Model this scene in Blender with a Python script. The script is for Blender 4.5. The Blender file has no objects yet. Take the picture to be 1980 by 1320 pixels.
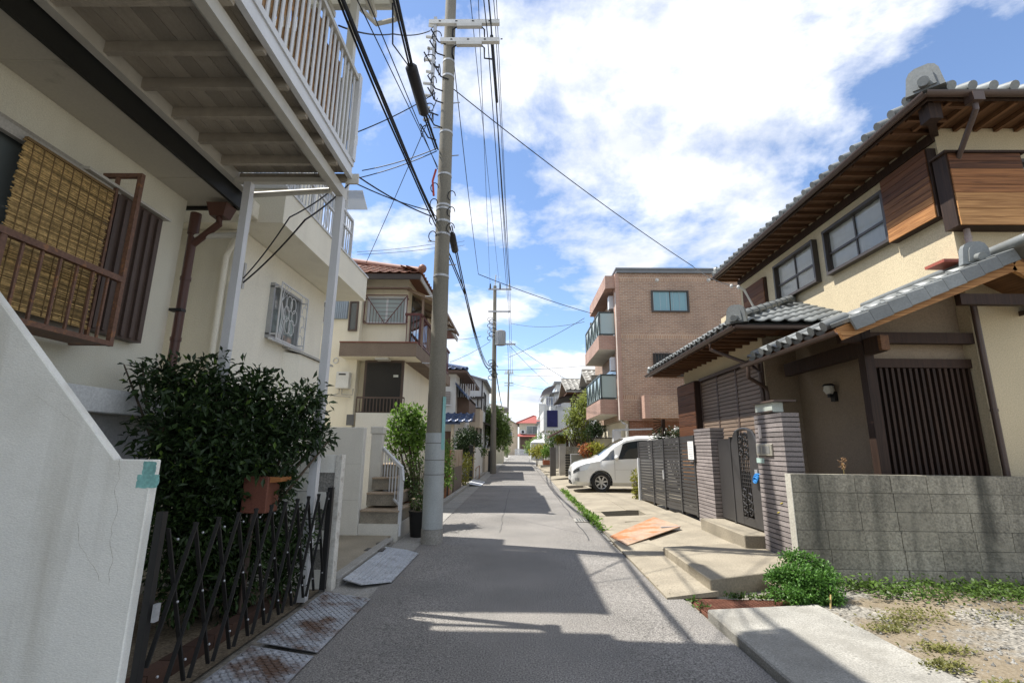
import bpy, bmesh, math, random
from mathutils import Vector, Matrix
random.seed(7)
S = bpy.context.scene
COL = S.collection
V = Vector
# ------------------------------------------------------------------ camera
CAMH = 1.5
cd = bpy.data.cameras.new('camera'); cam = bpy.data.objects.new('camera', cd); COL.objects.link(cam)
cd.lens = 17.0; cd.sensor_width = 36.0; cd.clip_start = 0.05; cd.clip_end = 3000
CXV = V((0.99980623, 0.01566863, 0.01191657)); CYV = V((-0.00828609, -0.21413791, 0.97676829)); CZV = V((0.01785641, -0.97667776, -0.21396658))
cam.matrix_world = Matrix(((CXV.x, CYV.x, CZV.x, 0), (CXV.y, CYV.y, CZV.y, 0), (CXV.z, CYV.z, CZV.z, CAMH), (0, 0, 0, 1)))
S.camera = cam
def at(px, py, ax, val):
    """photo pixel -> point on an axis-aligned plane of the place"""
    d = CXV * ((px - 990) / 935.0) + CYV * (-(py - 660) / 935.0) - CZV
    i = 'xyz'.index(ax); o = V((0, 0, CAMH))
    return o + d * ((val - o[i]) / d[i])
# ------------------------------------------------------------------ world and sun
SUNV = V((0.55, -0.13, -1.0)).normalized()
w = bpy.data.worlds.new('World'); S.world = w; w.use_nodes = True
nt = w.node_tree; nt.nodes.clear()
def N(t, **k):
    n = nt.nodes.new(t)
    for a, b in k.items(): setattr(n, a, b)
    return n
L = lambda a, b: nt.links.new(a, b)
wo = N('ShaderNodeOutputWorld'); bg = N('ShaderNodeBackground'); bg.inputs[1].default_value = 0.069
sky = N('ShaderNodeTexSky', sky_type='NISHITA'); sky.sun_disc = False
sky.sun_elevation = math.asin(-SUNV.z); sky.sun_rotation = math.atan2(-SUNV.x, -SUNV.y)
sky.air_density = 1.0; sky.dust_density = 0.25; sky.ozone_density = 1.0
tc = N('ShaderNodeTexCoord'); sep = N('ShaderNodeSeparateXYZ'); L(tc.outputs['Generated'], sep.inputs[0])
zz = N('ShaderNodeMath', operation='MAXIMUM'); L(sep.outputs[2], zz.inputs[0]); zz.inputs[1].default_value = 0.0
za = N('ShaderNodeMath', operation='ADD'); L(zz.outputs[0], za.inputs[0]); za.inputs[1].default_value = 0.16
dx = N('ShaderNodeMath', operation='DIVIDE'); L(sep.outputs[0], dx.inputs[0]); L(za.outputs[0], dx.inputs[1])
dy = N('ShaderNodeMath', operation='DIVIDE'); L(sep.outputs[1], dy.inputs[0]); L(za.outputs[0], dy.inputs[1])
cb = N('ShaderNodeCombineXYZ'); L(dx.outputs[0], cb.inputs[0]); L(dy.outputs[0], cb.inputs[1])
CLOUD_OFF = (21.0, 8.0, 5.0); CLO, CHI = 0.452, 0.555
mp = N('ShaderNodeVectorMath', operation='ADD'); L(cb.outputs[0], mp.inputs[0]); mp.inputs[1].default_value = CLOUD_OFF
n1 = N('ShaderNodeTexNoise'); n1.inputs['Scale'].default_value = 1.15; n1.inputs['Detail'].default_value = 9; n1.inputs['Roughness'].default_value = 0.6; n1.inputs['Distortion'].default_value = 0.15
L(mp.outputs[0], n1.inputs['Vector'])
rp = N('ShaderNodeValToRGB'); L(n1.outputs[0], rp.inputs[0])
rp.color_ramp.elements[0].position = CLO; rp.color_ramp.elements[0].color = (0, 0, 0, 1)
rp.color_ramp.elements[1].position = CHI; rp.color_ramp.elements[1].color = (1, 1, 1, 1)
n2 = N('ShaderNodeTexNoise'); n2.inputs['Scale'].default_value = 2.0; n2.inputs['Detail'].default_value = 5; L(mp.outputs[0], n2.inputs['Vector'])
rs = N('ShaderNodeValToRGB'); L(n2.outputs[0], rs.inputs[0])
rs.color_ramp.elements[0].position = 0.30; rs.color_ramp.elements[0].color = (7.0, 7.6, 8.8, 1)
rs.color_ramp.elements[1].position = 0.60; rs.color_ramp.elements[1].color = (12.5, 12.5, 12.5, 1)
# pale haze towards the horizon
hz = N('ShaderNodeMapRange'); L(sep.outputs[2], hz.inputs[0]); hz.inputs[1].default_value = 0.0; hz.inputs[2].default_value = 0.22; hz.inputs[3].default_value = 0.60; hz.inputs[4].default_value = 0.03
mh = N('ShaderNodeMixRGB'); L(hz.outputs[0], mh.inputs[0]); mh.inputs[2].default_value = (8.0, 9.0, 10.0, 1)
br = N('ShaderNodeMixRGB', blend_type='MULTIPLY'); br.inputs[0].default_value = 1.0; br.inputs[2].default_value = (1.65, 1.80, 2.02, 1); L(sky.outputs[0], br.inputs[1])
L(br.outputs[0], mh.inputs[1])
mx = N('ShaderNodeMixRGB'); L(rp.outputs[0], mx.inputs[0]); L(mh.outputs[0], mx.inputs[1]); L(rs.outputs[0], mx.inputs[2])
L(mx.outputs[0], bg.inputs[0]); L(bg.outputs[0], wo.inputs[0])
sd = bpy.data.lights.new('sun', 'SUN'); sd.energy = 5.0; sd.angle = math.radians(0.53); sd.color = (1.0, 0.955, 0.88)
sun = bpy.data.objects.new('sun', sd); COL.objects.link(sun); sun.rotation_euler = SUNV.to_track_quat('-Z', 'Y').to_euler()
S.render.engine = 'CYCLES'
S.view_settings.view_transform = 'Standard'; S.view_settings.look = 'None'; S.view_settings.gamma = 1.0
S.view_settings.exposure = 0.70
# ------------------------------------------------------------------ materials
MATS = {}
def nodes_of(name):
    m = bpy.data.materials.new(name); m.use_nodes = True; t = m.node_tree; t.nodes.clear()
    o = t.nodes.new('ShaderNodeOutputMaterial'); b = t.nodes.new('ShaderNodeBsdfPrincipled'); t.links.new(b.outputs[0], o.inputs[0])
    return m, t, b, o
def mul_tex(t, colsock, fac_sock, lo, hi, prev):
    pass
def M(name, base, rough=0.8, var=0.12, scale=3.0, fine=0.08, fscale=60.0, bump=0.0, bscale=120.0, metal=0.0, spec=0.3,
      streak=0.0, scol=(0.12, 0.11, 0.09), blotch=0.0, bcol=(0.2, 0.12, 0.06), bsc=2.0, bedge=(0.52, 0.62), stretch=(1, 1, 1), rnd=0.0, island=0.0, coat=0.0, bdist=0.01, stripe=None):
    if name in MATS: return MATS[name]
    m, t, b, o = nodes_of(name)
    lk = t.links.new
    def n(ty, **k):
        q = t.nodes.new(ty)
        for a, c in k.items(): setattr(q, a, c)
        return q
    geo = n('ShaderNodeNewGeometry')
    vec = geo.outputs['Position']
    mpn = n('ShaderNodeMapping'); lk(vec, mpn.inputs[0]); mpn.inputs['Scale'].default_value = stretch
    cur = n('ShaderNodeRGB'); cur.outputs[0].default_value = (*base, 1); cur = cur.outputs[0]
    def vary(sock, amt, cur):
        r = n('ShaderNodeMapRange'); lk(sock, r.inputs[0]); r.inputs[1].default_value = 0.25; r.inputs[2].default_value = 0.75
        r.inputs[3].default_value = 1 - amt; r.inputs[4].default_value = 1 + amt
        x = n('ShaderNodeMixRGB', blend_type='MULTIPLY'); x.inputs[0].default_value = 1.0; lk(cur, x.inputs[1]); lk(r.outputs[0], x.inputs[2])
        return x.outputs[0]
    if var:
        a = n('ShaderNodeTexNoise'); a.inputs['Scale'].default_value = scale; a.inputs['Detail'].default_value = 5; lk(mpn.outputs[0], a.inputs['Vector'])
        cur = vary(a.outputs[0], var, cur)
    if fine:
        a = n('ShaderNodeTexNoise'); a.inputs['Scale'].default_value = fscale; a.inputs['Detail'].default_value = 3; lk(mpn.outputs[0], a.inputs['Vector'])
        cur = vary(a.outputs[0], fine * 2, cur)
    if rnd:
        oi = n('ShaderNodeObjectInfo'); cur = vary(oi.outputs['Random'], rnd, cur)
    if island:
        cur = vary(geo.outputs['Random Per Island'], island, cur)
    if stripe:
        ax, per, wd, sc2 = stripe
        sp = n('ShaderNodeSeparateXYZ'); lk(vec, sp.inputs[0])
        dv = n('ShaderNodeMath', operation='DIVIDE'); lk(sp.outputs['xyz'.index(ax)], dv.inputs[0]); dv.inputs[1].default_value = per
        fr = n('ShaderNodeMath', operation='FRACT'); lk(dv.outputs[0], fr.inputs[0])
        ls = n('ShaderNodeMath', operation='LESS_THAN'); lk(fr.outputs[0], ls.inputs[0]); ls.inputs[1].default_value = wd
        x = n('ShaderNodeMixRGB'); lk(ls.outputs[0], x.inputs[0]); lk(cur, x.inputs[1]); x.inputs[2].default_value = (*sc2, 1); cur = x.outputs[0]
    if streak:
        m2 = n('ShaderNodeMapping'); lk(vec, m2.inputs[0]); m2.inputs['Scale'].default_value = (5, 5, 0.35)
        a = n('ShaderNodeTexNoise'); a.inputs['Scale'].default_value = 1.0; a.inputs['Detail'].default_value = 6; lk(m2.outputs[0], a.inputs['Vector'])
        r = n('ShaderNodeMapRange'); lk(a.outputs[0], r.inputs[0]); r.inputs[1].default_value = 0.5; r.inputs[2].default_value = 0.78; r.inputs[3].default_value = 0; r.inputs[4].default_value = streak
        x = n('ShaderNodeMixRGB'); lk(r.outputs[0], x.inputs[0]); lk(cur, x.inputs[1]); x.inputs[2].default_value = (*scol, 1); cur = x.outputs[0]
    if blotch:
        a = n('ShaderNodeTexNoise'); a.inputs['Scale'].default_value = bsc; a.inputs['Detail'].default_value = 8; a.inputs['Roughness'].default_value = 0.65; lk(vec, a.inputs['Vector'])
        r = n('ShaderNodeMapRange'); lk(a.outputs[0], r.inputs[0]); r.inputs[1].default_value = bedge[0]; r.inputs[2].default_value = bedge[1]; r.inputs[3].default_value = 0; r.inputs[4].default_value = blotch
        x = n('ShaderNodeMixRGB'); lk(r.outputs[0], x.inputs[0]); lk(cur, x.inputs[1]); x.inputs[2].default_value = (*bcol, 1); cur = x.outputs[0]
    lk(cur, b.inputs['Base Color'])
    b.inputs['Roughness'].default_value = rough; b.inputs['Metallic'].default_value = metal
    b.inputs['Specular IOR Level'].default_value = spec; b.inputs['Coat Weight'].default_value = coat
    if bump:
        a = n('ShaderNodeTexNoise'); a.inputs['Scale'].default_value = bscale; a.inputs['Detail'].default_value = 4; lk(mpn.outputs[0], a.inputs['Vector'])
        q = n('ShaderNodeBump'); q.inputs['Strength'].default_value = bump; q.inputs['Distance'].default_value = bdist; lk(a.outputs[0], q.inputs['Height']); lk(q.outputs[0], b.inputs['Normal'])
    MATS[name] = m
    return m
def leafmat(name, c, var=0.5, trans=0.35, rough=0.45):
    m, t, b, o = nodes_of(name); lk = t.links.new
    g = t.nodes.new('ShaderNodeNewGeometry'); r = t.nodes.new('ShaderNodeValToRGB'); lk(g.outputs['Random Per Island'], r.inputs[0])
    r.color_ramp.elements[0].color = (*[v * (1 - var) for v in c], 1); r.color_ramp.elements[1].color = (c[0] * (1 + var * 1.3), c[1] * (1 + var), c[2] * (1 + var * .6), 1)
    lk(r.outputs[0], b.inputs['Base Color']); b.inputs['Roughness'].default_value = rough; b.inputs['Specular IOR Level'].default_value = 0.35
    tr = t.nodes.new('ShaderNodeBsdfTranslucent'); lk(r.outputs[0], tr.inputs[0])
    mxs = t.nodes.new('ShaderNodeMixShader'); mxs.inputs[0].default_value = trans; lk(b.outputs[0], mxs.inputs[1]); lk(tr.outputs[0], mxs.inputs[2]); lk(mxs.outputs[0], o.inputs[0])
    return m
def glassmat(name, c, rough=0.03, alpha=0.0, spec=0.9):
    m, t, b, o = nodes_of(name)
    b.inputs['Base Color'].default_value = (*c, 1); b.inputs['Roughness'].default_value = rough; b.inputs['Specular IOR Level'].default_value = spec; b.inputs['Coat Weight'].default_value = 0.6
    if alpha:
        tr = t.nodes.new('ShaderNodeBsdfTransparent'); mxs = t.nodes.new('ShaderNodeMixShader'); mxs.inputs[0].default_value = alpha
        t.links.new(b.outputs[0], mxs.inputs[1]); t.links.new(tr.outputs[0], mxs.inputs[2]); t.links.new(mxs.outputs[0], o.inputs[0])
    return m
def brickmat(name, c1, c2, mortar, bw, bh, ms, rough=0.75):
    m, t, b, o = nodes_of(name); lk = t.links.new
    g = t.nodes.new('ShaderNodeNewGeometry'); s = t.nodes.new('ShaderNodeSeparateXYZ'); lk(g.outputs['Position'], s.inputs[0])
    ad = t.nodes.new('ShaderNodeMath'); lk(s.outputs[0], ad.inputs[0]); lk(s.outputs[1], ad.inputs[1])
    c = t.nodes.new('ShaderNodeCombineXYZ'); lk(ad.outputs[0], c.inputs[0]); lk(s.outputs[2], c.inputs[1])
    k = t.nodes.new('ShaderNodeTexBrick'); lk(c.outputs[0], k.inputs['Vector'])
    k.inputs['Color1'].default_value = (*c1, 1); k.inputs['Color2'].default_value = (*c2, 1); k.inputs['Mortar'].default_value = (*mortar, 1)
    k.inputs['Scale'].default_value = 1.0; k.inputs['Mortar Size'].default_value = ms; k.inputs['Brick Width'].default_value = bw; k.inputs['Row Height'].default_value = bh
    k.inputs['Bias'].default_value = -0.1
    a = t.nodes.new('ShaderNodeTexNoise'); a.inputs['Scale'].default_value = 0.8; a.inputs['Detail'].default_value = 6; lk(g.outputs['Position'], a.inputs['Vector'])
    r = t.nodes.new('ShaderNodeMapRange'); lk(a.outputs[0], r.inputs[0]); r.inputs[1].default_value = .25; r.inputs[2].default_value = .75; r.inputs[3].default_value = .8; r.inputs[4].default_value = 1.2
    x = t.nodes.new('ShaderNodeMixRGB'); x.blend_type = 'MULTIPLY'; x.inputs[0].default_value = 1; lk(k.outputs[0], x.inputs[1]); lk(r.outputs[0], x.inputs[2])
    lk(x.outputs[0], b.inputs['Base Color']); b.inputs['Roughness'].default_value = rough
    q = t.nodes.new('ShaderNodeBump'); q.inputs['Strength'].default_value = 0.6; q.inputs['Distance'].default_value = 0.008; q.invert = True
    lk(k.outputs['Fac'], q.inputs['Height']); lk(q.outputs[0], b.inputs['Normal'])
    return m
def woodmat(name, dark, light, axis, rnd=0.2, rough=0.65):
    m, t, b, o = nodes_of(name); lk = t.links.new
    g = t.nodes.new('ShaderNodeNewGeometry'); mpn = t.nodes.new('ShaderNodeMapping'); lk(g.outputs['Position'], mpn.inputs[0])
    sc = {'x': (1.5, 30, 45), 'y': (30, 1.5, 45), 'z': (40, 40, 1.5)}[axis]; mpn.inputs['Scale'].default_value = sc
    a = t.nodes.new('ShaderNodeTexNoise'); a.inputs['Scale'].default_value = 1; a.inputs['Detail'].default_value = 5; a.inputs['Distortion'].default_value = 1.2; lk(mpn.outputs[0], a.inputs['Vector'])
    oi = t.nodes.new('ShaderNodeObjectInfo'); ad = t.nodes.new('ShaderNodeMath'); ad.operation = 'MULTIPLY_ADD'; lk(oi.outputs['Random'], ad.inputs[0]); ad.inputs[1].default_value = rnd; lk(a.outputs[0], ad.inputs[2])
    r = t.nodes.new('ShaderNodeValToRGB'); lk(ad.outputs[0], r.inputs[0]); r.color_ramp.elements[0].position = .35; r.color_ramp.elements[1].position = .68 + rnd * .5
    r.color_ramp.elements[0].color = (*dark, 1); r.color_ramp.elements[1].color = (*light, 1)
    lk(r.outputs[0], b.inputs['Base Color']); b.inputs['Roughness'].default_value = rough; b.inputs['Specular IOR Level'].default_value = .3
    q = t.nodes.new('ShaderNodeBump'); q.inputs['Strength'].default_value = .25; q.inputs['Distance'].default_value = .004; lk(a.outputs[0], q.inputs['Height']); lk(q.outputs[0], b.inputs['Normal'])
    return m
# ------------------------------------------------------------------ mesh helpers
W = {}
class MB:
    def __init__(s): s.v = []; s.f = []
    def add(s, vs, fs):
        k = len(s.v); s.v += [tuple(p) for p in vs]; s.f += [tuple(i + k for i in f) for f in fs]; return s
    def box(s, x0, x1, y0, y1, z0, z1):
        x0, x1 = min(x0, x1), max(x0, x1); y0, y1 = min(y0, y1), max(y0, y1); z0, z1 = min(z0, z1), max(z0, z1)
        return s.add([(x0, y0, z0), (x1, y0, z0), (x1, y1, z0), (x0, y1, z0), (x0, y0, z1), (x1, y0, z1), (x1, y1, z1), (x0, y1, z1)],
                     [(0, 3, 2, 1), (4, 5, 6, 7), (0, 1, 5, 4), (1, 2, 6, 5), (2, 3, 7, 6), (3, 0, 4, 7)])
    def bar(s, p0, p1, wd, ht, up=(0, 0, 1)):
        p0, p1 = V(p0), V(p1); d = (p1 - p0).normalized(); u = V(up)
        if abs(d.dot(u)) > .98: u = V((0, 1, 0))
        a = d.cross(u).normalized(); b = a.cross(d).normalized(); a *= wd / 2; b *= ht / 2
        return s.add([p0 - a - b, p0 + a - b, p0 + a + b, p0 - a + b, p1 - a - b, p1 + a - b, p1 + a + b, p1 - a + b],
                     [(0, 1, 2, 3), (7, 6, 5, 4), (0, 4, 5, 1), (1, 5, 6, 2), (2, 6, 7, 3), (3, 7, 4, 0)])
    def tube(s, pts, r, n=8, cap=True):
        pts = [V(p) for p in pts]; k = len(s.v); m = len(pts)
        rr = r if isinstance(r, (list, tuple)) else [r] * m
        for i, p in enumerate(pts):
            d = (pts[min(i + 1, m - 1)] - pts[max(i - 1, 0)]).normalized()
            u = V((0, 0, 1)) if abs(d.z) < .9 else V((0, 1, 0))
            a = d.cross(u).normalized(); b = a.cross(d).normalized()
            for j in range(n):
                t = 2 * math.pi * j / n; s.v.append(tuple(p + (a * math.cos(t) + b * math.sin(t)) * rr[i]))
        for i in range(m - 1):
            for j in range(n):
                q = (j + 1) % n; s.f.append((k + i * n + j, k + i * n + q, k + (i + 1) * n + q, k + (i + 1) * n + j))
        if cap:
            s.f.append(tuple(k + j for j in range(n))[::-1]); s.f.append(tuple(k + (m - 1) * n + j for j in range(n)))
        return s
    def prism(s, poly, vec):
        n = len(poly); a = [V(p) for p in poly]; vec = V(vec)
        return s.add(a + [p + vec for p in a], [tuple(range(n))[::-1], tuple(range(n, 2 * n))] + [(i, (i + 1) % n, n + (i + 1) % n, n + i) for i in range(n)])
    def grid(s, rows):
        n = len(rows[0]); fs = []
        for i in range(len(rows) - 1):
            for j in range(n - 1): fs.append((i * n + j, i * n + j + 1, (i + 1) * n + j + 1, (i + 1) * n + j))
        return s.add([p for r in rows for p in r], fs)
    def ball(s, c, r, n=8, m=6):
        rx, ry, rz = r if isinstance(r, (tuple, list)) else (r, r, r)
        rows = [[(c[0] + rx * math.sin(math.pi * i / m) * math.cos(2 * math.pi * j / n), c[1] + ry * math.sin(math.pi * i / m) * math.sin(2 * math.pi * j / n), c[2] + rz * math.cos(math.pi * i / m)) for j in range(n + 1)] for i in range(m + 1)]
        return s.grid(rows)
    def mesh(s, name, smooth=False):
        me = bpy.data.meshes.new(name); me.from_pydata(s.v, [], s.f); me.validate()
        b = bmesh.new(); b.from_mesh(me); bmesh.ops.recalc_face_normals(b, faces=b.faces); b.to_mesh(me); b.free()
        if smooth: me.polygons.foreach_set('use_smooth', [True] * len(me.polygons))
        return me
    def build(s, name, mat, parent=None, smooth=False, bevel=0.0, auto=True):
        me = s.mesh(name, smooth)
        if bevel:
            b = bmesh.new(); b.from_mesh(me); bmesh.ops.bevel(b, geom=b.edges[:], offset=bevel, segments=1, affect='EDGES', clamp_overlap=True); b.to_mesh(me); b.free()
        if smooth and auto:
            try: me.set_sharp_from_angle(angle=math.radians(40))
            except Exception: pass
        return link(name, me, mat, parent)
def link(name, me, mat, parent=None, mw=None):
    if mat is not None and not me.materials: me.materials.append(mat)
    o = bpy.data.objects.new(name, me); COL.objects.link(o)
    mw = mw if mw is not None else Matrix.Identity(4)
    if parent is not None:
        o.parent = parent; o.matrix_parent_inverse = W[parent].inverted()
    o.matrix_basis = mw; W[o] = mw
    return o
def tag(o, label, cat, group=None):
    o['label'] = label; o['category'] = cat
    if group: o['group'] = group
    return o
def thing(name, label, cat, loc, group=None):
    o = bpy.data.objects.new(name, None); COL.objects.link(o); o.empty_display_size = .2
    o.location = loc; W[o] = Matrix.Translation(V(loc)); return tag(o, label, cat, group)
def struct(o): o['kind'] = 'structure'; return o
def stuff(o): o['kind'] = 'stuff'; return o
def box(name, mat, parent, x0, x1, y0, y1, z0, z1, bevel=0.0): return MB().box(x0, x1, y0, y1, z0, z1).build(name, mat, parent, bevel=bevel)
UNIT = {}
def slat(name, mat, parent, c, size, rot=None):
    """a piece sharing one unit-box mesh per material"""
    if mat.name not in UNIT:
        UNIT[mat.name] = MB().box(-.5, .5, -.5, .5, -.5, .5).mesh('piece_' + mat.name); UNIT[mat.name].materials.append(mat)
    mw = Matrix.Translation(V(c)) @ (rot.to_4x4() if rot is not None else Matrix.Identity(4)) @ Matrix.Diagonal((*size, 1))
    return link(name, UNIT[mat.name], None, parent, mw)
def slatp(name, mat, parent, p0, p1, wd, ht, up=(0, 0, 1)):
    p0, p1 = V(p0), V(p1); d = (p1 - p0); ln = d.length; d.normalize(); u = V(up)
    if abs(d.dot(u)) > .98: u = V((0, 1, 0))
    a = d.cross(u).normalized(); b = a.cross(d).normalized()
    rot = Matrix((a, d, b)).transposed()
    return slat(name, mat, parent, (p0 + p1) / 2, (wd, ln, ht), rot)
def leaves(name, mat, parent, blobs, n, size, wid=.45, shell=.55, droop=.3, rng=None):
    rg = rng or random.Random(n * 7 + int(size * 1e4) + len(blobs)); mb = MB()
    wts = [b[3] * b[4] * b[5] for b in blobs]
    for i in range(n):
        b = rg.choices(blobs, wts)[0]
        u = V((rg.gauss(0, 1), rg.gauss(0, 1), rg.gauss(0, 1))).normalized()
        rad = shell + (1 - shell) * rg.random() if rg.random() < .8 else rg.random()
        rad *= 1 + rg.gauss(0, .07)
        c = V((b[0] + u.x * b[3] * rad, b[1] + u.y * b[4] * rad, b[2] + u.z * b[5] * rad))
        ln = size * rg.uniform(.65, 1.3); d = (u * .7 + V((rg.gauss(0, 1), rg.gauss(0, 1), rg.gauss(0, 1) - droop)) * .6).normalized()
        q = d.cross(V((rg.gauss(0, .6), rg.gauss(0, .6), 1))).normalized() * ln * wid * .5
        nrm = q.cross(d).normalized() * ln * .12
        mb.add([c, c + d * ln * .5 + q + nrm, c + d * ln, c + d * ln * .5 - q + nrm], [(0, 1, 2), (0, 2, 3)])
    me = bpy.data.meshes.new(name); me.from_pydata(mb.v, [], mb.f)
    return link(name, me, mat, parent)
def branches(name, mat, parent, base, blobs, r=.03, n=10, seed=1):
    rg = random.Random(seed); mb = MB(); base = V(base)
    for i in range(n):
        b = blobs[i % len(blobs)]
        e = V((b[0] + rg.uniform(-.6, .6) * b[3], b[1] + rg.uniform(-.6, .6) * b[4], b[2] + rg.uniform(-.3, .6) * b[5]))
        mid = base.lerp(e, .45) + V((rg.uniform(-.1, .1), rg.uniform(-.1, .1), .08))
        mb.tube([base + V((rg.uniform(-.05, .05), rg.uniform(-.05, .05), 0)), mid, e], [r, r * .6, r * .2], 5)
    return mb.build(name, mat, parent, smooth=True)
def window(parent, plane, val, a0, a1, z0, z1, out, frame_m, glass_m, panes=2, fw=.04, dep=.06, curtain=None, name='window'):
    """a sash window on plane x=val or y=val; out = outward sign"""
    def bx(mb, u0, u1, d0, d1, w0, w1):
        d0 = val + out * d0; d1 = val + out * d1
        if plane == 'x': mb.box(d0, d1, u0, u1, w0, w1)
        else: mb.box(u0, u1, d0, d1, w0, w1)
    a0, a1 = min(a0, a1), max(a0, a1)
    mb = MB()
    bx(mb, a0, a1, -.02, dep, z0, z0 + fw); bx(mb, a0, a1, -.02, dep, z1 - fw, z1)
    bx(mb, a0, a0 + fw, -.02, dep - .004, z0 + fw, z1 - fw); bx(mb, a1 - fw, a1, -.02, dep - .004, z0 + fw, z1 - fw)
    f = mb.build(name, frame_m, parent)
    for i in range(panes):
        u0 = a0 + fw + (a1 - a0 - 2 * fw) * i / panes; u1 = a0 + fw + (a1 - a0 - 2 * fw) * (i + 1) / panes
        o = .012 if i % 2 else .026
        mb = MB(); bx(mb, u0, u1, o, o + .006, z0 + fw, z1 - fw); mb.build('pane', glass_m, f)
        if panes > 1:
            mb = MB(); bx(mb, u0, u0 + .025, o - .004, o + .016, z0 + fw, z1 - fw); mb.build('sash_stile', frame_m, f); mb = MB(); bx(mb, u1 - .025, u1, o - .004, o + .016, z0 + fw, z1 - fw); mb.build('sash_stile', frame_m, f)
    if curtain:
        bx_m = MB(); k = 24
        rows = []
        for zc in (z0 + fw, z1 - fw):
            rows.append([((val + out * (.004 + .003 * math.sin(j * 1.9)), a0 + fw + (a1 - a0 - 2 * fw) * j / k, zc) if plane == 'x' else (a0 + fw + (a1 - a0 - 2 * fw) * j / k, val + out * (.004 + .003 * math.sin(j * 1.9)), zc)) for j in range(k + 1)])
        bx_m.grid(rows).build('curtain', curtain, f)
    return f
def wire(name, label, pts, r, mat, sag=0.0, n=14, group=None, cat='cable'):
    path = []
    for a, b in zip(pts[:-1], pts[1:]):
        a, b = V(a), V(b)
        for i in range(n + (1 if b == V(pts[-1]) else 0)):
            t = i / n; p = a.lerp(b, t); p.z -= sag * 4 * t * (1 - t); path.append(p)
    o = MB().tube(path, r, 6).build(name, mat, None, smooth=True); return tag(o, label, cat, group)
# ------------------------------------------------------------------ palette
asphalt = M('asphalt', (.212, .20, .184), rough=.9, var=.22, scale=.8, fine=.42, fscale=85, bump=.8, bscale=90, bdist=.012, blotch=.45, bcol=(.15, .147, .142), bsc=.7, bedge=(.5, .7))
concrete = M('concrete', (.285, .25, .19), rough=.85, var=.2, scale=1.6, fine=.12, fscale=50, bump=.3, bscale=70, blotch=.45, bcol=(.17, .15, .115), bsc=1.7, bedge=(.48, .68))
conc_gutter = M('concrete_gutter', (.30, .29, .265), rough=.9, var=.2, scale=2.5, fine=.2, fscale=70, bump=.4, bscale=80, blotch=.4, bcol=(.13, .12, .10), bsc=2.5, bedge=(.5, .66))
conc_rough = M('concrete_slab_rough', (.29, .28, .25), rough=.92, var=.25, scale=2.5, fine=.2, fscale=90, bump=.5, bscale=95, bdist=.006, blotch=.5, bcol=(.19, .18, .155), bsc=3.2, bedge=(.46, .64))
gravel_m = M('gravel', (.23, .215, .185), rough=.95, var=.22, scale=2, fine=.5, fscale=38, bump=1, bscale=38, bdist=.02, blotch=.8, bcol=(.21, .165, .105), bsc=1.1, bedge=(.47, .56))
soil = M('soil', (.16, .13, .09), rough=.95, var=.25, scale=3, fine=.3, fscale=60, bump=.6, bscale=60)
ground_m = M('packed_ground', (.22, .205, .175), rough=.95, var=.25, scale=.7, fine=.2, fscale=30, bump=.4, bscale=40)
white_wall = M('white_stucco', (.88, .87, .80), rough=.88, var=.05, scale=1.5, fine=.05, fscale=90, bump=.3, bscale=75, bdist=.012, streak=.55, scol=(.42, .38, .29), stretch=(1, 1, 2.4), blotch=.25, bcol=(.5, .47, .38), bsc=1.3, bedge=(.55, .75))
house1_wall = M('pale_yellow_stucco', (.70, .675, .56), rough=.9, var=.06, scale=1.2, fine=.05, fscale=90, bump=.5, bscale=80, streak=.12, scol=(.35, .3, .2))
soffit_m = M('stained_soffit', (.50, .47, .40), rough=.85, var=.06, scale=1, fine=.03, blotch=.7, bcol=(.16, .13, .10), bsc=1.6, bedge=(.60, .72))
cream = M('cream_stucco', (.82, .785, .67), rough=.88, var=.05, scale=1, fine=.05, fscale=80, bump=.35, bscale=90, streak=.16, scol=(.42, .37, .28))
cream2 = M('warm_cream_stucco', (.79, .725, .57), rough=.88, var=.06, scale=1, fine=.06, fscale=70, bump=.45, bscale=80, streak=.18, scol=(.38, .33, .25))
white_metal = M('white_aluminium', (.62, .63, .64), rough=.45, var=.05, scale=4, fine=.02, spec=.5, streak=.2, scol=(.32, .28, .22))
bone_metal = M('bone_aluminium', (.56, .54, .48), rough=.5, var=.06, scale=4, fine=.02, spec=.5, streak=.25, scol=(.3, .26, .2))
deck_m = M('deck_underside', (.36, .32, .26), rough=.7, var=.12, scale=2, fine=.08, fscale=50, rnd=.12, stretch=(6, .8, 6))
black_paint = M('black_paint', (.018, .018, .016), rough=.5, var=.15, scale=2, fine=.05)
brown_rail = M('rusty_brown_paint', (.16, .085, .055), rough=.6, var=.15, scale=6, fine=.15, fscale=50, blotch=.75, bcol=(.32, .15, .06), bsc=14, bedge=(.56, .64), spec=.4)
brown_metal = M('dark_brown_metal', (.085, .058, .046), rough=.5, var=.12, scale=4, fine=.06, spec=.4)
brown_pipe = M('brown_pvc', (.085, .034, .022), rough=.42, var=.12, scale=3, fine=.05, spec=.5)
reed_m = M('reed', (.40, .27, .11), rough=.8, var=.15, scale=8, fine=.2, fscale=40, island=.35)
cord_m = M('blind_cord', (.20, .13, .06), rough=.9, var=.1, fine=.1)
bamboo_old = M('weathered_bamboo', (.33, .19, .09), rough=.8, var=.3, scale=6, fine=.25, fscale=25, blotch=.6, bcol=(.50, .42, .30), bsc=9, rnd=.3)
teal_tape = M('teal_tape', (.22, .46, .43), rough=.5, var=.25, scale=12, fine=.12, fscale=60)
checker = M('checker_plate', (.40, .41, .43), rough=.38, var=.15, scale=5, fine=.15, metal=.5, blotch=.9, bcol=(.15, .085, .05), bsc=4.0, bedge=(.47, .62))
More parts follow.
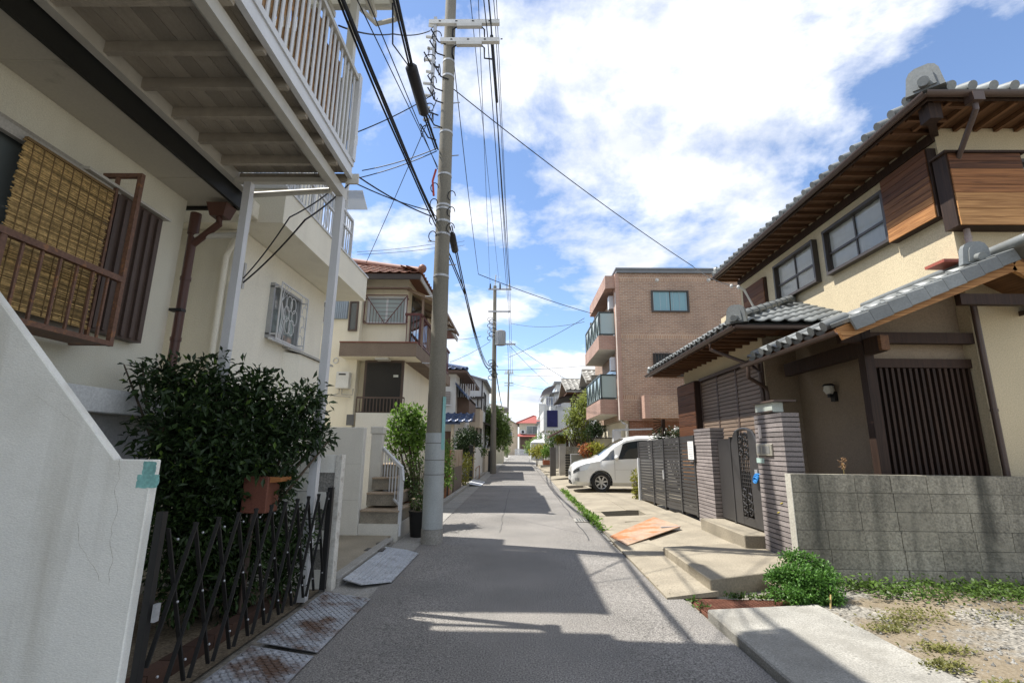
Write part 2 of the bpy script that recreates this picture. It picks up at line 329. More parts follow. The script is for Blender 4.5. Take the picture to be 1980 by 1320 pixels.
alu = M('worn_aluminium', (.55, .57, .60), rough=.45, var=.12, scale=4, fine=.15, fscale=50, metal=.5, blotch=.4, bcol=(.25, .25, .26), bsc=6)
bark = M('bark', (.11, .085, .06), rough=.9, var=.3, scale=12, fine=.2, fscale=60, bump=.6, bscale=60)
leaf_dark = leafmat('dark_leaf', (.026, .052, .018), .45, .25, .42)
leaf_mid = leafmat('mid_leaf', (.075, .14, .030), .5, .35)
leaf_bright = leafmat('bright_leaf', (.13, .24, .045), .45, .45)
leaf_yellow = leafmat('yellow_green_leaf', (.26, .28, .05), .5, .45)
leaf_far = leafmat('far_leaf', (.16, .25, .07), .45, .35)
terracotta = M('terracotta', (.30, .11, .06), rough=.75, var=.18, scale=5, fine=.12)
glass_dark = glassmat('dark_glass', (.045, .055, .058), .03)
glass_mid = glassmat('grey_glass', (.13, .15, .15), .05)
glass_frost = glassmat('frosted_glass', (.30, .36, .36), .3, spec=.5)
glass_clear = glassmat('clear_glass', (.04, .05, .05), .02, alpha=.80)
curtain_m = M('lace_curtain', (.80, .80, .74), rough=.9, var=.08, scale=6, fine=.05, stretch=(14, 14, .5))
grey_pole = M('pole_concrete', (.205, .19, .155), rough=.88, var=.12, scale=1.5, fine=.1, fscale=60, bump=.2, streak=.25, scol=(.16, .15, .12))
sheath_m = M('pole_sheath', (.36, .385, .385), rough=.6, var=.1, scale=2.5, fine=.06, streak=.3, scol=(.2, .2, .18))
galv = M('galvanised', (.42, .43, .44), rough=.5, var=.12, scale=6, fine=.08, metal=.4)
cable_m = M('cable_black', (.016, .016, .018), rough=.6, var=.1, fine=.05)
insul_m = M('insulator', (.55, .55, .53), rough=.3, var=.1, fine=.05)
dark_iron = M('dark_iron', (.017, .0165, .016), rough=.5, var=.15, fine=.05, spec=.4)
gate_metal = M('charcoal_aluminium', (.046, .044, .044), rough=.42, var=.12, scale=3, fine=.06, spec=.5, rnd=.08)
rust_plate = M('rusted_steel', (.40, .28, .20), rough=.75, var=.2, scale=4, fine=.15, blotch=.9, bcol=(.42, .16, .06), bsc=2.6, bedge=(.46, .58), metal=.1)
rust_grate = M('rust_grate', (.19, .085, .055), rough=.8, var=.2, scale=6, fine=.15)
kawara = M('silver_kawara', (.18, .19, .185), rough=.42, var=.14, scale=3, fine=.08, fscale=40, rnd=.18, spec=.5, blotch=.3, bcol=(.13, .13, .11), bsc=5)
kawara_blue = M('blue_kawara', (.03, .055, .125), rough=.35, var=.12, scale=3, fine=.06, rnd=.15, spec=.6)
kawara_brown = M('brown_kawara', (.22, .10, .065), rough=.5, var=.18, scale=4, fine=.1, rnd=.25)
kawara_far = M('grey_kawara', (.33, .32, .29), rough=.6, var=.18, scale=2, fine=.1, rnd=.15)
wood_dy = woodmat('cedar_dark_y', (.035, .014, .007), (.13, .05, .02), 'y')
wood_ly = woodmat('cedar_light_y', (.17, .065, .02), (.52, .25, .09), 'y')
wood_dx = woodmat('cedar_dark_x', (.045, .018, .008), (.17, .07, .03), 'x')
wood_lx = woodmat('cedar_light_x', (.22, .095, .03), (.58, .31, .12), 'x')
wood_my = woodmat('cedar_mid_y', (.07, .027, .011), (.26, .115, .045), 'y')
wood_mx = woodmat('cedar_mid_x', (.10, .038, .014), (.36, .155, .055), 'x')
wood_trim = woodmat('trim_brown_z', (.018, .010, .007), (.05, .027, .017), 'z')
wood_raft = woodmat('rafter_wood', (.06, .028, .014), (.17, .085, .042), 'x')
wood_barge = woodmat('barge_wood', (.08, .036, .018), (.22, .11, .05), 'y')
# ------------------------------------------------------------------ ground, road, pavements
g = MB()
X0, X1, Y0, Y1 = -400, 400, -60, 900
hx0, hx1, hy0, hy1 = 1.62, 2.9, 8.0, 30.0
GZ = -0.02
for q in [(X0, hx0, Y0, Y1), (hx1, X1, Y0, Y1), (hx0, hx1, Y0, hy0), (hx0, hx1, hy1, Y1)]:
    g.add([(q[0], q[2], GZ), (q[1], q[2], GZ), (q[1], q[3], GZ), (q[0], q[3], GZ)], [(0, 1, 2, 3)])
g.add([(hx0, hy0, -.6), (hx1, hy0, -.6), (hx1, hy1, -.6), (hx0, hy1, -.6)], [(0, 1, 2, 3)])
for a, b in [((hx0, hy0), (hx1, hy0)), ((hx1, hy0), (hx1, hy1)), ((hx1, hy1), (hx0, hy1)), ((hx0, hy1), (hx0, hy0))]:
    g.add([(a[0], a[1], -.6), (b[0], b[1], -.6), (b[0], b[1], GZ), (a[0], a[1], GZ)], [(0, 1, 2, 3)])
struct(g.build('ground', ground_m))
rd = MB(); rows = []
for y, a, b in [(-12, -1.52, 1.80), (3, -1.50, 1.74), (5.4, -1.52, 1.70), (6.5, -1.54, 1.60), (8.2, -1.55, 1.50), (12, -1.55, 1.47), (24, -1.58, 1.42), (45, -1.6, 1.45), (96, -1.7, 1.6), (96.01, -60, 60), (99.5, -60, 60)]:
    rows.append([(a + (b - a) * i / 8, y, 0.012 * (1 - ((i - 4) / 4) ** 2)) for i in range(9)])
rd.grid(rows); rdo = struct(rd.build('road', asphalt))
seam_m = M('tar_seam', (.07, .068, .066), rough=.8, var=.2, fine=.2)
rgs = random.Random(14)
for (x_, ya, yb, w_) in [(1.18, 8.6, 46, .012), (-.35, 9.2, 19, .006)]:
    pts_ = []; yy_ = ya; xx_ = x_
    while yy_ < yb:
        xx_ = x_ + .4 * (xx_ - x_) + rgs.uniform(-.02, .02); zz_ = .012 * (1 - (abs(xx_) / 1.55) ** 2) + .0035
        pts_.append([(xx_ - w_ * rgs.uniform(.5, 1.3), yy_, zz_), (xx_ + w_ * rgs.uniform(.5, 1.3), yy_, zz_)]); yy_ += .35
    MB().grid(pts_).build('seam', seam_m, rdo)
# gutters: cast channel pieces, one joint every 0.6 m along the near part
gl = struct(MB().add([(-1.95, -12, -.006), (-1.5, -12, -.006), (-1.56, 96, -.006), (-2.15, 96, -.006)], [(0, 1, 2, 3)]).build('gutter', conc_gutter))
for i in range(26):
    y = 7.6 + i * .62
    box('gutter_block', conc_gutter, gl, -1.95, -1.545, y, y + .608, -.05, .006 + .002 * (i % 3))
gr = struct(MB().add([(1.40, 8.4, -.008), (1.70, 8.4, -.008), (1.70, 96, -.008), (1.40, 96, -.008)], [(0, 1, 2, 3)]).build('gutter', conc_gutter))
for i in range(30):
    y = 8.6 + i * .62
    box('gutter_block', conc_gutter, gr, 1.475 - .002 * i if i < 20 else 1.43, 1.66, y, y + .606, -.05, .012 + .002 * (i % 3))
# kerb along the left lots
kb = struct(box('kerb', conc_gutter, None, -2.08, -1.955, 5.66, 8.0, -.05, .10, bevel=.012))
box('kerb_stone', conc_gutter, kb, -2.08, -1.955, 11.6, 20.3, -.05, .11, bevel=.012); box('kerb_stone', conc_gutter, kb, -2.1, -1.975, 20.31, 28.6, -.05, .11, bevel=.012)
# left pavement pad in front of the entrance stair
pad = struct(MB().prism([(-3.6, 5.66, -.05), (-2.085, 5.66, -.05), (-2.085, 8.9, -.05), (-3.6, 8.9, -.05)], (0, 0, .13)).build('pavement', concrete))
for (px, py, r, nm) in [(618, 1100, .17, 'manhole_cover'), (741, 1050, .11, 'manhole_cover'), (640, 1053, .10, 'manhole_cover')]:
    p = at(px, py, 'z', .08); mb = MB().tube([(p.x, p.y, .075), (p.x, p.y, .086)], r, 20); mb.build(nm, M('iron_lid', (.10, .09, .075), rough=.7, fine=.15), pad)
p = at(725, 1062, 'z', .08); box('meter_lid', M('iron_lid2', (.085, .078, .07), rough=.7, fine=.2), pad, p.x - .13, p.x + .13, p.y - .09, p.y + .09, .075, .087)
# right: concrete apron, platform, steps
ap = struct(MB().prism([(1.52, 5.42, 0.0), (2.1, 5.55, 0.0), (2.1, 5.55, .055), (1.52, 5.42, .02)], (0, 4.9, .03)).build('apron', concrete))
MB().prism([(2.08, 7.7, -.05), (3.46, 7.7, -.05), (3.46, 7.7, .17), (2.08, 7.7, .05)], (0, 3.4, .0)).build('slab', concrete, ap)
pl = MB().prism([(2.03, 5.58, -.05), (2.75, 5.90, -.05), (3.46, 6.15, -.05), (3.46, 7.75, -.05), (2.03, 7.3, -.05)], (0, 0, .21)).build('platform', concrete, ap, bevel=.008)
box('step', concrete, ap, 3.18, 4.2, 7.30, 9.0, -.05, .33, bevel=.008)
MB().prism([(1.52, 10.35, -.04), (3.46, 10.35, -.04), (3.46, 10.35, .13), (1.52, 10.35, .04)], (0, .8, 0)).build('slab', concrete, ap)
MB().prism([(1.5, 11.17, -.04), (1.9, 11.17, -.04), (1.9, 11.17, .06), (1.5, 11.17, .045)], (0, .72, 0)).build('kerb_piece', concrete, ap)
MB().prism([(2.78, 11.17, -.04), (3.46, 11.17, -.04), (3.46, 11.17, .13), (2.78, 11.17, .11)], (0, .72, 0)).build('slab', concrete, ap)
dr = struct(MB().prism([(1.47, 11.92, -.04), (2.5, 11.92, -.04), (2.5, 11.92, .10), (1.47, 11.92, .035)], (0, 6.6, 0)).build('driveway', concrete))
box('slab', concrete, dr, 2.503, 9.5, 14.3, 20.3, -.05, .102); box('slab', concrete, dr, 2.503, 3.46, 11.92, 14.29, -.05, .106)
MB().prism([(1.47, 18.53, -.04), (1.8, 18.53, -.04), (1.8, 18.53, .06), (1.47, 18.53, .035)], (0, 1.2, 0)).build('kerb_piece', concrete, dr)
for y0, y1 in [(19.75, 23.4), (23.9, 27.2), (27.6, 30.2), (31, 36), (36.5, 44)]:
    MB().prism([(1.47, y0, -.04), (2.95, y0, -.04), (2.95, y0, .22 if y0 > 23 else .12), (1.47, y0, .035)], (0, y1 - y0, 0)).build('slab', concrete, dr)
# the side slab of the gravel lot
sl = struct(MB().prism([(1.735, -8, -.05), (2.75, -8, -.05), (2.75, -8, .13), (1.735, -8, .07)], (0, 12.9, 0)).build('pavement', conc_rough, bevel=.012))
lot = MB(); rows = []
rg = random.Random(3)
for i in range(34):
    y = -6 + i * .36
    rows.append([(2.70 + j * .3, min(y, 5.85), .10 + .035 * math.sin(j * .9 + i * .5) * min(1, j / 3) + rg.uniform(0, .02)) for j in range(28)])
lot.grid(rows); struct(lot.build('gravel_lot', gravel_m, smooth=True))
# loose stones on the lot
mb = MB()
for i in range(5200):
    x = rg.uniform(2.75, 7.5); y = rg.uniform(1.5, 5.6)
    dd = (x - 2.75) * .55 + (5.4 - y) * .6
    if rg.random() > min(1, max(.05, (dd - .5) / 1.4)): continue
    r = rg.uniform(.007, .019); zc = .10 + .035 * math.sin((x - 2.7) / .3 * .9 + (y + 6) / .36 * .5) * min(1, (x - 2.7) / .9) + .012
    a, b, c = [r * rg.uniform(.6, 1.2) for _ in range(3)]; t = rg.uniform(0, 3.1); ca, sa = math.cos(t), math.sin(t)
    mb.add([(x + ca * a, y + sa * a, zc), (x - sa * b, y + ca * b, zc), (x - ca * a, y - sa * a, zc), (x + sa * b, y - ca * b, zc), (x, y, zc + c), (x, y, zc - c)],
           [(0, 1, 4), (1, 2, 4), (2, 3, 4), (3, 0, 4), (1, 0, 5), (2, 1, 5), (3, 2, 5), (0, 3, 5)])
gs = mb.build('gravel', M('loose_stone', (.21, .205, .19), rough=.9, var=.1, fine=.05, island=.4)); stuff(gs); tag(gs, 'loose grey gravel scattered over the bare lot', 'gravel')
# ------------------------------------------------------------------ white stair parapet, near left
sp = thing('stair_parapet', 'white stuccoed stair parapet with a sloping top and teal tape on its end', 'wall', (-2.6, 2.85, 0))
WX = at(313, 888, 'y', 2.84); WU = at(222, 884, 'y', 2.78); WT = at(0, 578, 'y', 2.78)
sl45 = (WT.z - WU.z) / (WU.x - WT.x)
MB().prism([(WX.x, 2.78, -.02), (WX.x, 2.78, WX.z), (WU.x, 2.78, WX.z), (WU.x - 1.75, 2.78, WX.z + 1.75 * sl45), (WU.x - 1.75, 2.78, -.02)], (0, .06, 0)).build('parapet_body', white_wall, sp, bevel=.006)
rgt = random.Random(6)
for (q0, q1) in [((278, 892), (298, 918)), ((266, 917), (303, 943))]:
    a, b = at(*q0, 'y', 2.776), at(*q1, 'y', 2.776); pts_ = []
    for (ua, va, ub, vb) in [(0, 0, 1, 0), (1, 0, 1, 1), (1, 1, 0, 1), (0, 1, 0, 0)]:
        for k in range(7):
            t = k / 7; u = ua + (ub - ua) * t; v = va + (vb - va) * t
            pts_.append((a.x + (b.x - a.x) * (u + rgt.uniform(-.035, .035)), 2.7775, b.z + (a.z - b.z) * (v + rgt.uniform(-.04, .04))))
    MB().prism(pts_, (0, .004, 0)).build('tape_patch', teal_tape, sp)
# hairline cracks and a run of grime below the parapet shoulder
crk = M('crack_dark', (.50, .47, .39), rough=.9, fine=.2)
for (px, py, n, dxp, dyp) in [(232, 886, 26, -1.0, 9.5), (60, 760, 16, 7, 5), (150, 1010, 14, 3, 9)]:
    pts_ = []; x_, y_ = px, py
    for k in range(n):
        p = at(x_, y_, 'y', 2.7788); w_ = .0006 + .0008 * rgt.random(); pts_.append([(p.x - w_, p.y, p.z), (p.x + w_, p.y, p.z)]); x_ += dxp + rgt.uniform(-4, 4); y_ += dyp + rgt.uniform(-2, 2)
    MB().grid(pts_).build('crack', crk, sp)
# ------------------------------------------------------------------ first house, left
h1 = thing('yellow_house', 'pale yellow stuccoed house with a black eave fascia and a bamboo blind at its window', 'house', (-5.5, 2, 0))
HX = -3.9; HYF = 5.1
box('wall', house1_wall, h1, -9, HX, -6, HYF, 1.75, 4.26)
box('base_wall', M('grey_base', (.42, .43, .43), rough=.85, streak=.2), h1, -9, HX + .06, -6, HYF - .02, -.02, 1.75)
box('sill_band', M('white_band', (.60, .61, .60), rough=.7, var=.05, streak=.15), h1, HX + .061, HX + .26, -6, HYF + .02, 1.755, 1.965, bevel=.006)
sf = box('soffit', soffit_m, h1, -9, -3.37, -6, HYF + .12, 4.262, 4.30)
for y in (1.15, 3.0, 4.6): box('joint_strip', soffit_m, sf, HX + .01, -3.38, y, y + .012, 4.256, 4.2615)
box('fascia', black_paint, h1, -3.368, -3.33, -6, HYF + .14, 4.22, 4.66); box('fascia', black_paint, h1, -9, -3.369, HYF + .121, HYF + .155, 4.22, 4.66)
box('upper_wall', house1_wall, h1, -9, -3.5, -6, HYF, 4.31, 7.1); 
box('roof', M('flat_roof_grey', (.3, .3, .3), rough=.8), h1, -9.2, -3.2, -6.2, HYF + .25, 7.1, 7.25)
# window of the first house
wf = MB(); wf.box(HX, HX + .07, .4, 4.02, 3.80, 3.86).box(HX, HX + .07, .4, 4.02, 2.42, 2.48).box(HX, HX + .07, 4.02, 4.08, 2.42, 3.86)
wn = wf.build('window', M('grey_sash', (.34, .32, .28), rough=.5), h1)
box('track', M('grey_track', (.42, .40, .36), rough=.5), wn, HX + .071, HX + .12, .4, 4.1, 3.72, 3.80)
box('pane', glass_mid, wn, HX + .01, HX + .018, .4, 4.02, 2.48, 3.80)
for y in (2.2, 3.35): box('sash', brown_metal, wn, HX + .02, HX + .05, y, y + .05, 2.48, 3.80)
# shutter box with ribs
sbx = box('shutter_box', brown_metal, h1, HX, HX + .11, 3.72, 4.66, 2.47, 3.80)
for i in range(9): box('rib', brown_metal, sbx, HX + .1105, HX + .135, 3.76 + i * .102, 3.80 + i * .102, 2.49, 3.77)
MB().prism([(HX, 3.70, 3.815), (HX + .17, 3.70, 3.80), (HX + .17, 3.70, 3.825), (HX, 3.70, 3.85)], (0, 1.0, 0)).build('hood', bone_metal, sbx)
# window guard rail
LX = -3.55
gd = MB(); 
p_bl, p_br = at(33, 620, 'x', LX), at(215, 665, 'x', LX); zb = (p_bl.z + p_br.z) / 2; yg = p_br.y; zr = at(240, 545, 'x', LX).z; zt = at(275, 345, 'x', LX).z
gd.box(LX - .02, LX + .02, -1, yg, zb - .02, zb + .02).box(LX - .025, LX + .025, -1, yg - .02, zr - .02, zr + .03)
gd.box(LX - .02, LX + .02, yg - .04, yg, zb + .02, zt).box(HX, LX + .02, yg - .04, yg, zt - .002, zt + .036).box(HX, LX - .02, yg - .035, yg - .005, zb - .015, zb + .015)
gd.box(HX + .12, HX + .15, yg - .035, yg - .01, zb + .03, zt - .002).box(LX - .2, LX - .16, yg - .9, yg - .86, zb - .14, zb - .02)
gf = gd.build('guard_rail', brown_rail, h1)
box('guard_floor', brown_rail, gf, HX + .05, LX - .021, -1, yg - .05, zb - .012, zb + .004)
for i in range(16):
    y = yg - .16 - i * .145
    if y < .9: break
    wv = .042 if i == 6 else .018
    slat('bar', brown_rail, gf, (LX, y, (zb + zr) / 2), (wv, wv, zr - zb - .042))
# bamboo blind
bl = thing('bamboo_blind', 'yellow-brown reed blind hanging over the window behind the rusty guard rail', 'blind', (HX + .15, 3.2, 2.4))
b0, b1 = at(50, 265, 'x', HX + .16), at(218, 372, 'x', HX + .16); zb0 = at(180, 640, 'x', HX + .16).z
mb = MB(); rg = random.Random(5); z = zb0
while z < b1.z - .005:
    t = rg.uniform(-.006, .006)
    mb.bar((HX + .165 + rg.uniform(-.004, .004), b0.y + rg.uniform(-.02, .01), z), (HX + .165 + rg.uniform(-.004, .004), b1.y + rg.uniform(-.01, .015), z + t), .006, .0075); z += .0082
stuff(mb.build('reeds', reed_m, bl))
for i in range(9):
    y = b0.y + .06 + (b1.y - b0.y - .12) * i / 8; slat('cord', cord_m, bl, (HX + .172, y, (zb0 + b1.z) / 2), (.006, .006, b1.z - zb0))
box('head_strip', cord_m, bl, HX + .15, HX + .18, b0.y, b1.y, b1.z - .01, b1.z + .012)
# brown drainpipe and hopper
dp = MB(); PX, PY = -3.80, 5.14
dp.tube([(PX, PY, .2), (PX, PY, 3.95)], .048, 12).tube([(PX, PY, 3.3), (PX, PY, 3.34)], .056, 12).tube([(PX, PY, 2.6), (PX, PY, 2.64)], .056, 12).tube([(PX, PY, 3.86), (PX, PY, 4.12)], .058, 12)
pp = dp.build('drainpipe', brown_pipe, h1, smooth=True)
MB().tube([(PX, PY, 3.72), (PX + .16, PY - .01, 3.86), (PX + .3, PY - .02, 3.98), (PX + .3, PY - .02, 4.08)], .04, 10).build('elbow', brown_pipe, pp, smooth=True)
MB().add([(PX + .22, PY - .09, 4.06), (PX + .38, PY - .09, 4.06), (PX + .38, PY + .05, 4.06), (PX + .22, PY + .05, 4.06), (PX + .18, PY - .12, 4.21), (PX + .42, PY - .12, 4.21), (PX + .42, PY + .08, 4.21), (PX + .18, PY + .08, 4.21)],
        [(0, 3, 2, 1), (4, 5, 6, 7), (0, 1, 5, 4), (1, 2, 6, 5), (2, 3, 7, 6), (3, 0, 4, 7)]).build('hopper', brown_pipe, pp)
box('pipe_bracket', dark_iron, pp, PX - .09, PX + .05, PY - .06, PY + .02, 2.93, 2.96)
MB().tube([(PX, PY, 3.83), (-3.26, PY + .02, 3.87), (-3.2, PY + .02, 3.9), (-3.2, PY + .02, 4.33), (-3.2, PY + .0, 4.36), (-2.23, PY - .06, 4.39), (-2.19, PY - .1, 4.40)], .034, 10).build('branch_pipe', bone_metal, pp, smooth=True)
# ------------------------------------------------------------------ metal terrace
tr = thing('metal_terrace', 'white aluminium balcony terrace on slim posts, with slatted railing over the gate', 'balcony', (-2.0, 4.9, 0))
TY = 4.92; TN = -1.5
box('post', white_metal, tr, -2.14, -2.06, TY + .13, TY + .21, .02, 4.30); box('post', white_metal, tr, -3.10, -3.02, TY - .08, TY, .02, 4.36)
box('beam', bone_metal, tr, -2.14, -2.06, TN, TY + .25, 4.302, 4.42); box('beam', bone_metal, tr, -3.30, -3.22, TN, TY + .3, 4.40, 4.53)
box('cross_beam', bone_metal, tr, -3.218, -2.068, TY - .07, TY - .01, 4.362, 4.42)
MB().tube([(-2.19, TN, 4.40), (-2.19, TY + .08, 4.40)], .032, 10).build('gutter_pipe', bone_metal, tr, smooth=True)
ys = [at(px, py, 'x', -3.22).y for px, py in [(213, 65), (283, 137), (340, 197), (390, 248), (433, 292), (467, 333)]]
ys = sorted([v for v in ys] + [ys[0] - .43 * (i + 1) for i in range(9)])
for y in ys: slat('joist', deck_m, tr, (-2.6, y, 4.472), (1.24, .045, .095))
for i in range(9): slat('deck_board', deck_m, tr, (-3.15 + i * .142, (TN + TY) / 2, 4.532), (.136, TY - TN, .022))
fa = MB(); fa.box(-1.982, -1.93, TN, TY + .02, 4.46, 4.52).box(-1.98, -1.94, TN, TY + .02, 4.521, 4.60).box(-1.985, -1.925, TN, TY + .02, 4.601, 4.66); fa.build('edge_fascia', white_metal, tr)
box('corner_bracket', bone_metal, tr, -2.0, -1.86, TY + .021, TY + .05, 4.40, 4.52)
box('end_post', white_metal, tr, -1.99, -1.91, TY - .06, TY + .02, 4.662, 5.78); box('top_rail', bone_metal, tr, -1.985, -1.92, TN, TY - .062, 5.68, 5.73)
for i in range(58):
    y = TY - .13 - i * .098
    if y < TN: break
    slat('baluster', white_metal, tr, (-1.95, y, 5.17), (.012, .034, 1.018))
box('end_rail', bone_metal, tr, -3.3, -1.992, TY - .05, TY - .01, 5.68, 5.73)
for i in range(13): slat('baluster', white_metal, tr, (-2.06 - i * .1, TY - .03, 5.17), (.05, .022, 1.018))
# bamboo screen tied inside the railing
bs = thing('bamboo_screen', 'rotting brown bamboo strips tied behind the white balusters', 'screen', (-2.0, 3.4, 4.66)); rg = random.Random(9)
for i in range(20):
    y = 2.55 + i * .098 + rg.uniform(-.01, .01); zt_ = rg.uniform(5.45, 5.72)
    z0_ = 4.664 + (0 if i < 13 else rg.uniform(0, .12)); 
    mb = MB(); rows = []
    for k in range(9):
        zz_ = z0_ + (zt_ - z0_) * k / 8; wl = rg.uniform(.022, .042); wr = rg.uniform(.022, .042)
        rows.append([(-1.978, y - wl, zz_), (-1.972, y + wr, zz_)])
    ob = mb.grid(rows).build('strip', bamboo_old, bs); md = None
    me = ob.data; b = bmesh.new(); b.from_mesh(me); r_ = bmesh.ops.solidify(b, geom=b.faces[:], thickness=.006); b.to_mesh(me); b.free()
slat('tie_rail', bamboo_old, bs, (-1.99, 3.4, 5.2), (.012, 2.0, .02))
# terrace roof frame with clear sheets
rf = thing('terrace_roof', 'bone-coloured terrace roof frame with clear sheets and a gutter, high above the railing', 'roof', (-2.0, 4.9, 4.66))
p = at(683, 60, 'y', 4.86); box('roof_post', bone_metal, rf, p.x - .045, p.x + .045, 4.80, 4.88, 4.662, 6.92)
RZ = 6.92
for (x0, x1) in [(-1.98, -1.90), (-3.3, -3.22), (-2.5, -2.44)]: box('rafter_beam', bone_metal, rf, x0, x1, TN, 5.2, RZ, RZ + .08)
for y in (5.12, 4.55, 3.9, 3.2, 2.5, 1.8): box('rafter', bone_metal, rf, -3.3, -1.66, y, y + .05, RZ + .082, RZ + .13)
MB().tube([(-1.64, TN, RZ + .04), (-1.64, 5.26, RZ + .04)], .045, 10).build('gutter', bone_metal, rf, smooth=True)
MB().tube([(-1.66, 5.22, RZ - .01), (-1.9, 5.2, RZ - .10), (-2.0, 4.93, RZ - .16)], .03, 8).build('downpipe', bone_metal, rf, smooth=True)
box('clear_sheet', leafmat('polycarbonate', (.62, .62, .58), .02, .35, .4), rf, -3.3, -1.66, TN, 5.2, RZ + .131, RZ + .136)
# ------------------------------------------------------------------ expanding gate
eg = thing('expanding_gate', 'black expanding lattice gate stretched between the white parapet and white block wall', 'gate', (-2.02, 4.2, 0))
box('end_post', dark_iron, eg, -2.05, -2.01, 2.845, 2.885, .05, 1.12); box('end_post', dark_iron, eg, -2.05, -1.995, 5.36, 5.41, .05, 1.06)
box('latch', galv, eg, -1.994, -1.975, 2.855, 2.89, .55, .64)
nb = 11
for i in range(nb):
    y = 2.93 + (5.3 - 2.93) * i / (nb - 1)
    for s_, xo in ((1, -.006), (-1, .006)):
        y2 = y + s_ * .34
        ya, yb = y, y2
        t0, t1 = 0, 1
        if y2 > 5.36: t1 = (5.36 - y) / (y2 - y)
        if y2 < 2.905: t1 = (2.905 - y) / (y2 - y)
        if abs(t1) < .15: continue
        slatp('lattice_bar', dark_iron, eg, (-2.022 + xo, y, 1.02 - .0), (-2.022 + xo, y + (y2 - y) * t1, 1.02 - .92 * t1), .010, .024, up=(1, 0, 0))
mb = MB()
for i in range(nb):
    for k in range(3):
        y = 3.0 + 2.3 * i / (nb - 1) + (0 if k != 1 else .08); mb.ball((-2.008, y, .95 - k * .36), .008, 5, 4)
stuff(mb.build('rivets', galv, eg))
# white block end wall with pillar
bw = thing('white_block_wall', 'short white-painted block wall with a white end post beside the expanding gate', 'wall', (-2.6, 5.6, 0))
box('end_post', M('white_paint_flaky', (.62, .60, .54), rough=.8, var=.08, streak=.4, scol=(.3, .25, .18), blotch=.4, bcol=(.25, .2, .15), bsc=9), bw, -2.055, -1.99, 5.54, 5.66, -.02, 1.40)
for r_ in range(7):
    for c_ in range(4):
        x = -2.06 - c_ * .4 - (.2 if r_ % 2 else 0)
        slat('block', white_wall, bw, (x - .197, 5.60, r_ * .2 + .098), (.392, .10, .192))
box('mortar', conc_gutter, bw, -3.8, -2.06, 5.565, 5.635, -.02, 1.385)
# big dark shrub
sh = thing('evergreen_shrub', 'large dark glossy evergreen shrub behind the black expanding gate', 'shrub', (-2.75, 4.6, 0))
blobs = []
for (px, py, yy, r) in [(330, 740, 4.5, .30), (400, 760, 4.75, .36), (480, 780, 4.9, .38), (560, 800, 5.0, .33), (600, 770, 5.0, .22), (350, 830, 4.4, .40), (430, 850, 4.6, .42), (520, 850, 4.8, .38), (590, 850, 4.95, .24), (340, 930, 4.4, .36), (420, 930, 4.5, .40), (500, 930, 4.7, .36), (290, 720, 4.55, .13), (250, 712, 4.5, .07), (265, 735, 4.5, .09), (620, 835, 5.05, .13), (640, 850, 5.05, .07), (400, 715, 4.8, .16), (385, 695, 4.8, .07), (430, 690, 4.8, .08), (500, 730, 4.9, .16), (470, 705, 4.85, .07), (540, 735, 4.95, .09), (595, 745, 5.0, .09), (610, 765, 5.0, .07), (625, 800, 5.0, .07), (330, 705, 4.6, .08), (470, 915, 4.28, .09), (500, 905, 4.3, .10), (440, 950, 4.25, .12), (540, 905, 4.5, .12), (560, 930, 4.6, .12)]:
    p = at(px, py, 'y', yy); blobs.append((p.x, p.y, p.z, r * 1.05, r * .9, r * .9))
leaves('crown', leaf_dark, sh, blobs, 11500, .085, .42, .2)
stuff(leaves('new_shoots', leafmat('fresh_leaf', (.09, .16, .03), .4, .4), sh, blobs, 420, .075, .42, .85))
branches('trunk', bark, sh, (-2.8, 4.65, .02), blobs, .035, 18, 3)
# sprays that stick out over the top edge
low = []
for (px, py, yy, r) in [(330, 1060, 4.2, .3), (420, 1050, 4.4, .34), (500, 1050, 4.65, .34), (575, 1060, 5.0, .28), (600, 1010, 5.1, .2), (560, 1110, 5.0, .26), (470, 1130, 4.6, .28), (380, 1130, 4.3, .3), (420, 1000, 4.4, .3), (540, 1000, 4.8, .26), (360, 1000, 4.3, .3)]:
    p = at(px, py, 'y', yy); low.append((p.x - .08, p.y, max(p.z, .25), r * .8, r, r))
ls_ = thing('low_shrub', 'low leafy shrub growing inside the lot behind the black lattice bars', 'shrub', (-2.55, 4.7, 0))
leaves('crown', leafmat('low_leaf', (.03, .062, .018), .6, .3), ls_, low, 7600, .07, .4, .2); branches('stem', bark, ls_, (-2.55, 4.7, .0), low, .015, 10, 4)
# red-brown box hanging in the shrub
a = at(463, 992, 'y', 4.4); b = at(520, 922, 'y', 4.4)
lb = thing('letter_box', 'red-brown wooden box hanging among the shrub leaves above the lattice', 'box', (a.x, 4.3, a.z))
box('body', M('red_brown_wood', (.17, .065, .042), rough=.6, var=.12, scale=5, fine=.1), lb, a.x, b.x, 4.40, 4.62, a.z, b.z, bevel=.006)
MB().prism([(b.x + .002, 4.42, b.z - .05), (b.x + .10, 4.42, b.z - .04), (b.x + .10, 4.42, b.z - .005), (b.x + .002, 4.42, b.z)], (0, .2, 0)).build('flap', M('amber_wood', (.36, .15, .05), rough=.55), lb)
MB().tube([(a.x + .05, 4.52, -.02), (a.x + .05, 4.52, a.z + .01)], .025, 8).build('stand_post', brown_metal, lb)
struct(MB().add([(-3.82, 2.86, .006), (-2.1, 2.86, .006), (-2.1, 5.56, .006), (-3.82, 5.56, .006)], [(0, 1, 2, 3)]).build('garden_soil', soil))
# brick edging inside the gate
be = thing('brick_edging', 'low row of brown bricks on the shaded soil behind the lattice gate', 'edging', (-2.35, 4.0, 0))
for i in range(9): slat('brick', M('edge_brick', (.075, .042, .03), rough=.85, rnd=.25), be, (-2.33, 3.2 + i * .225, .045), (.1, .215, .11))
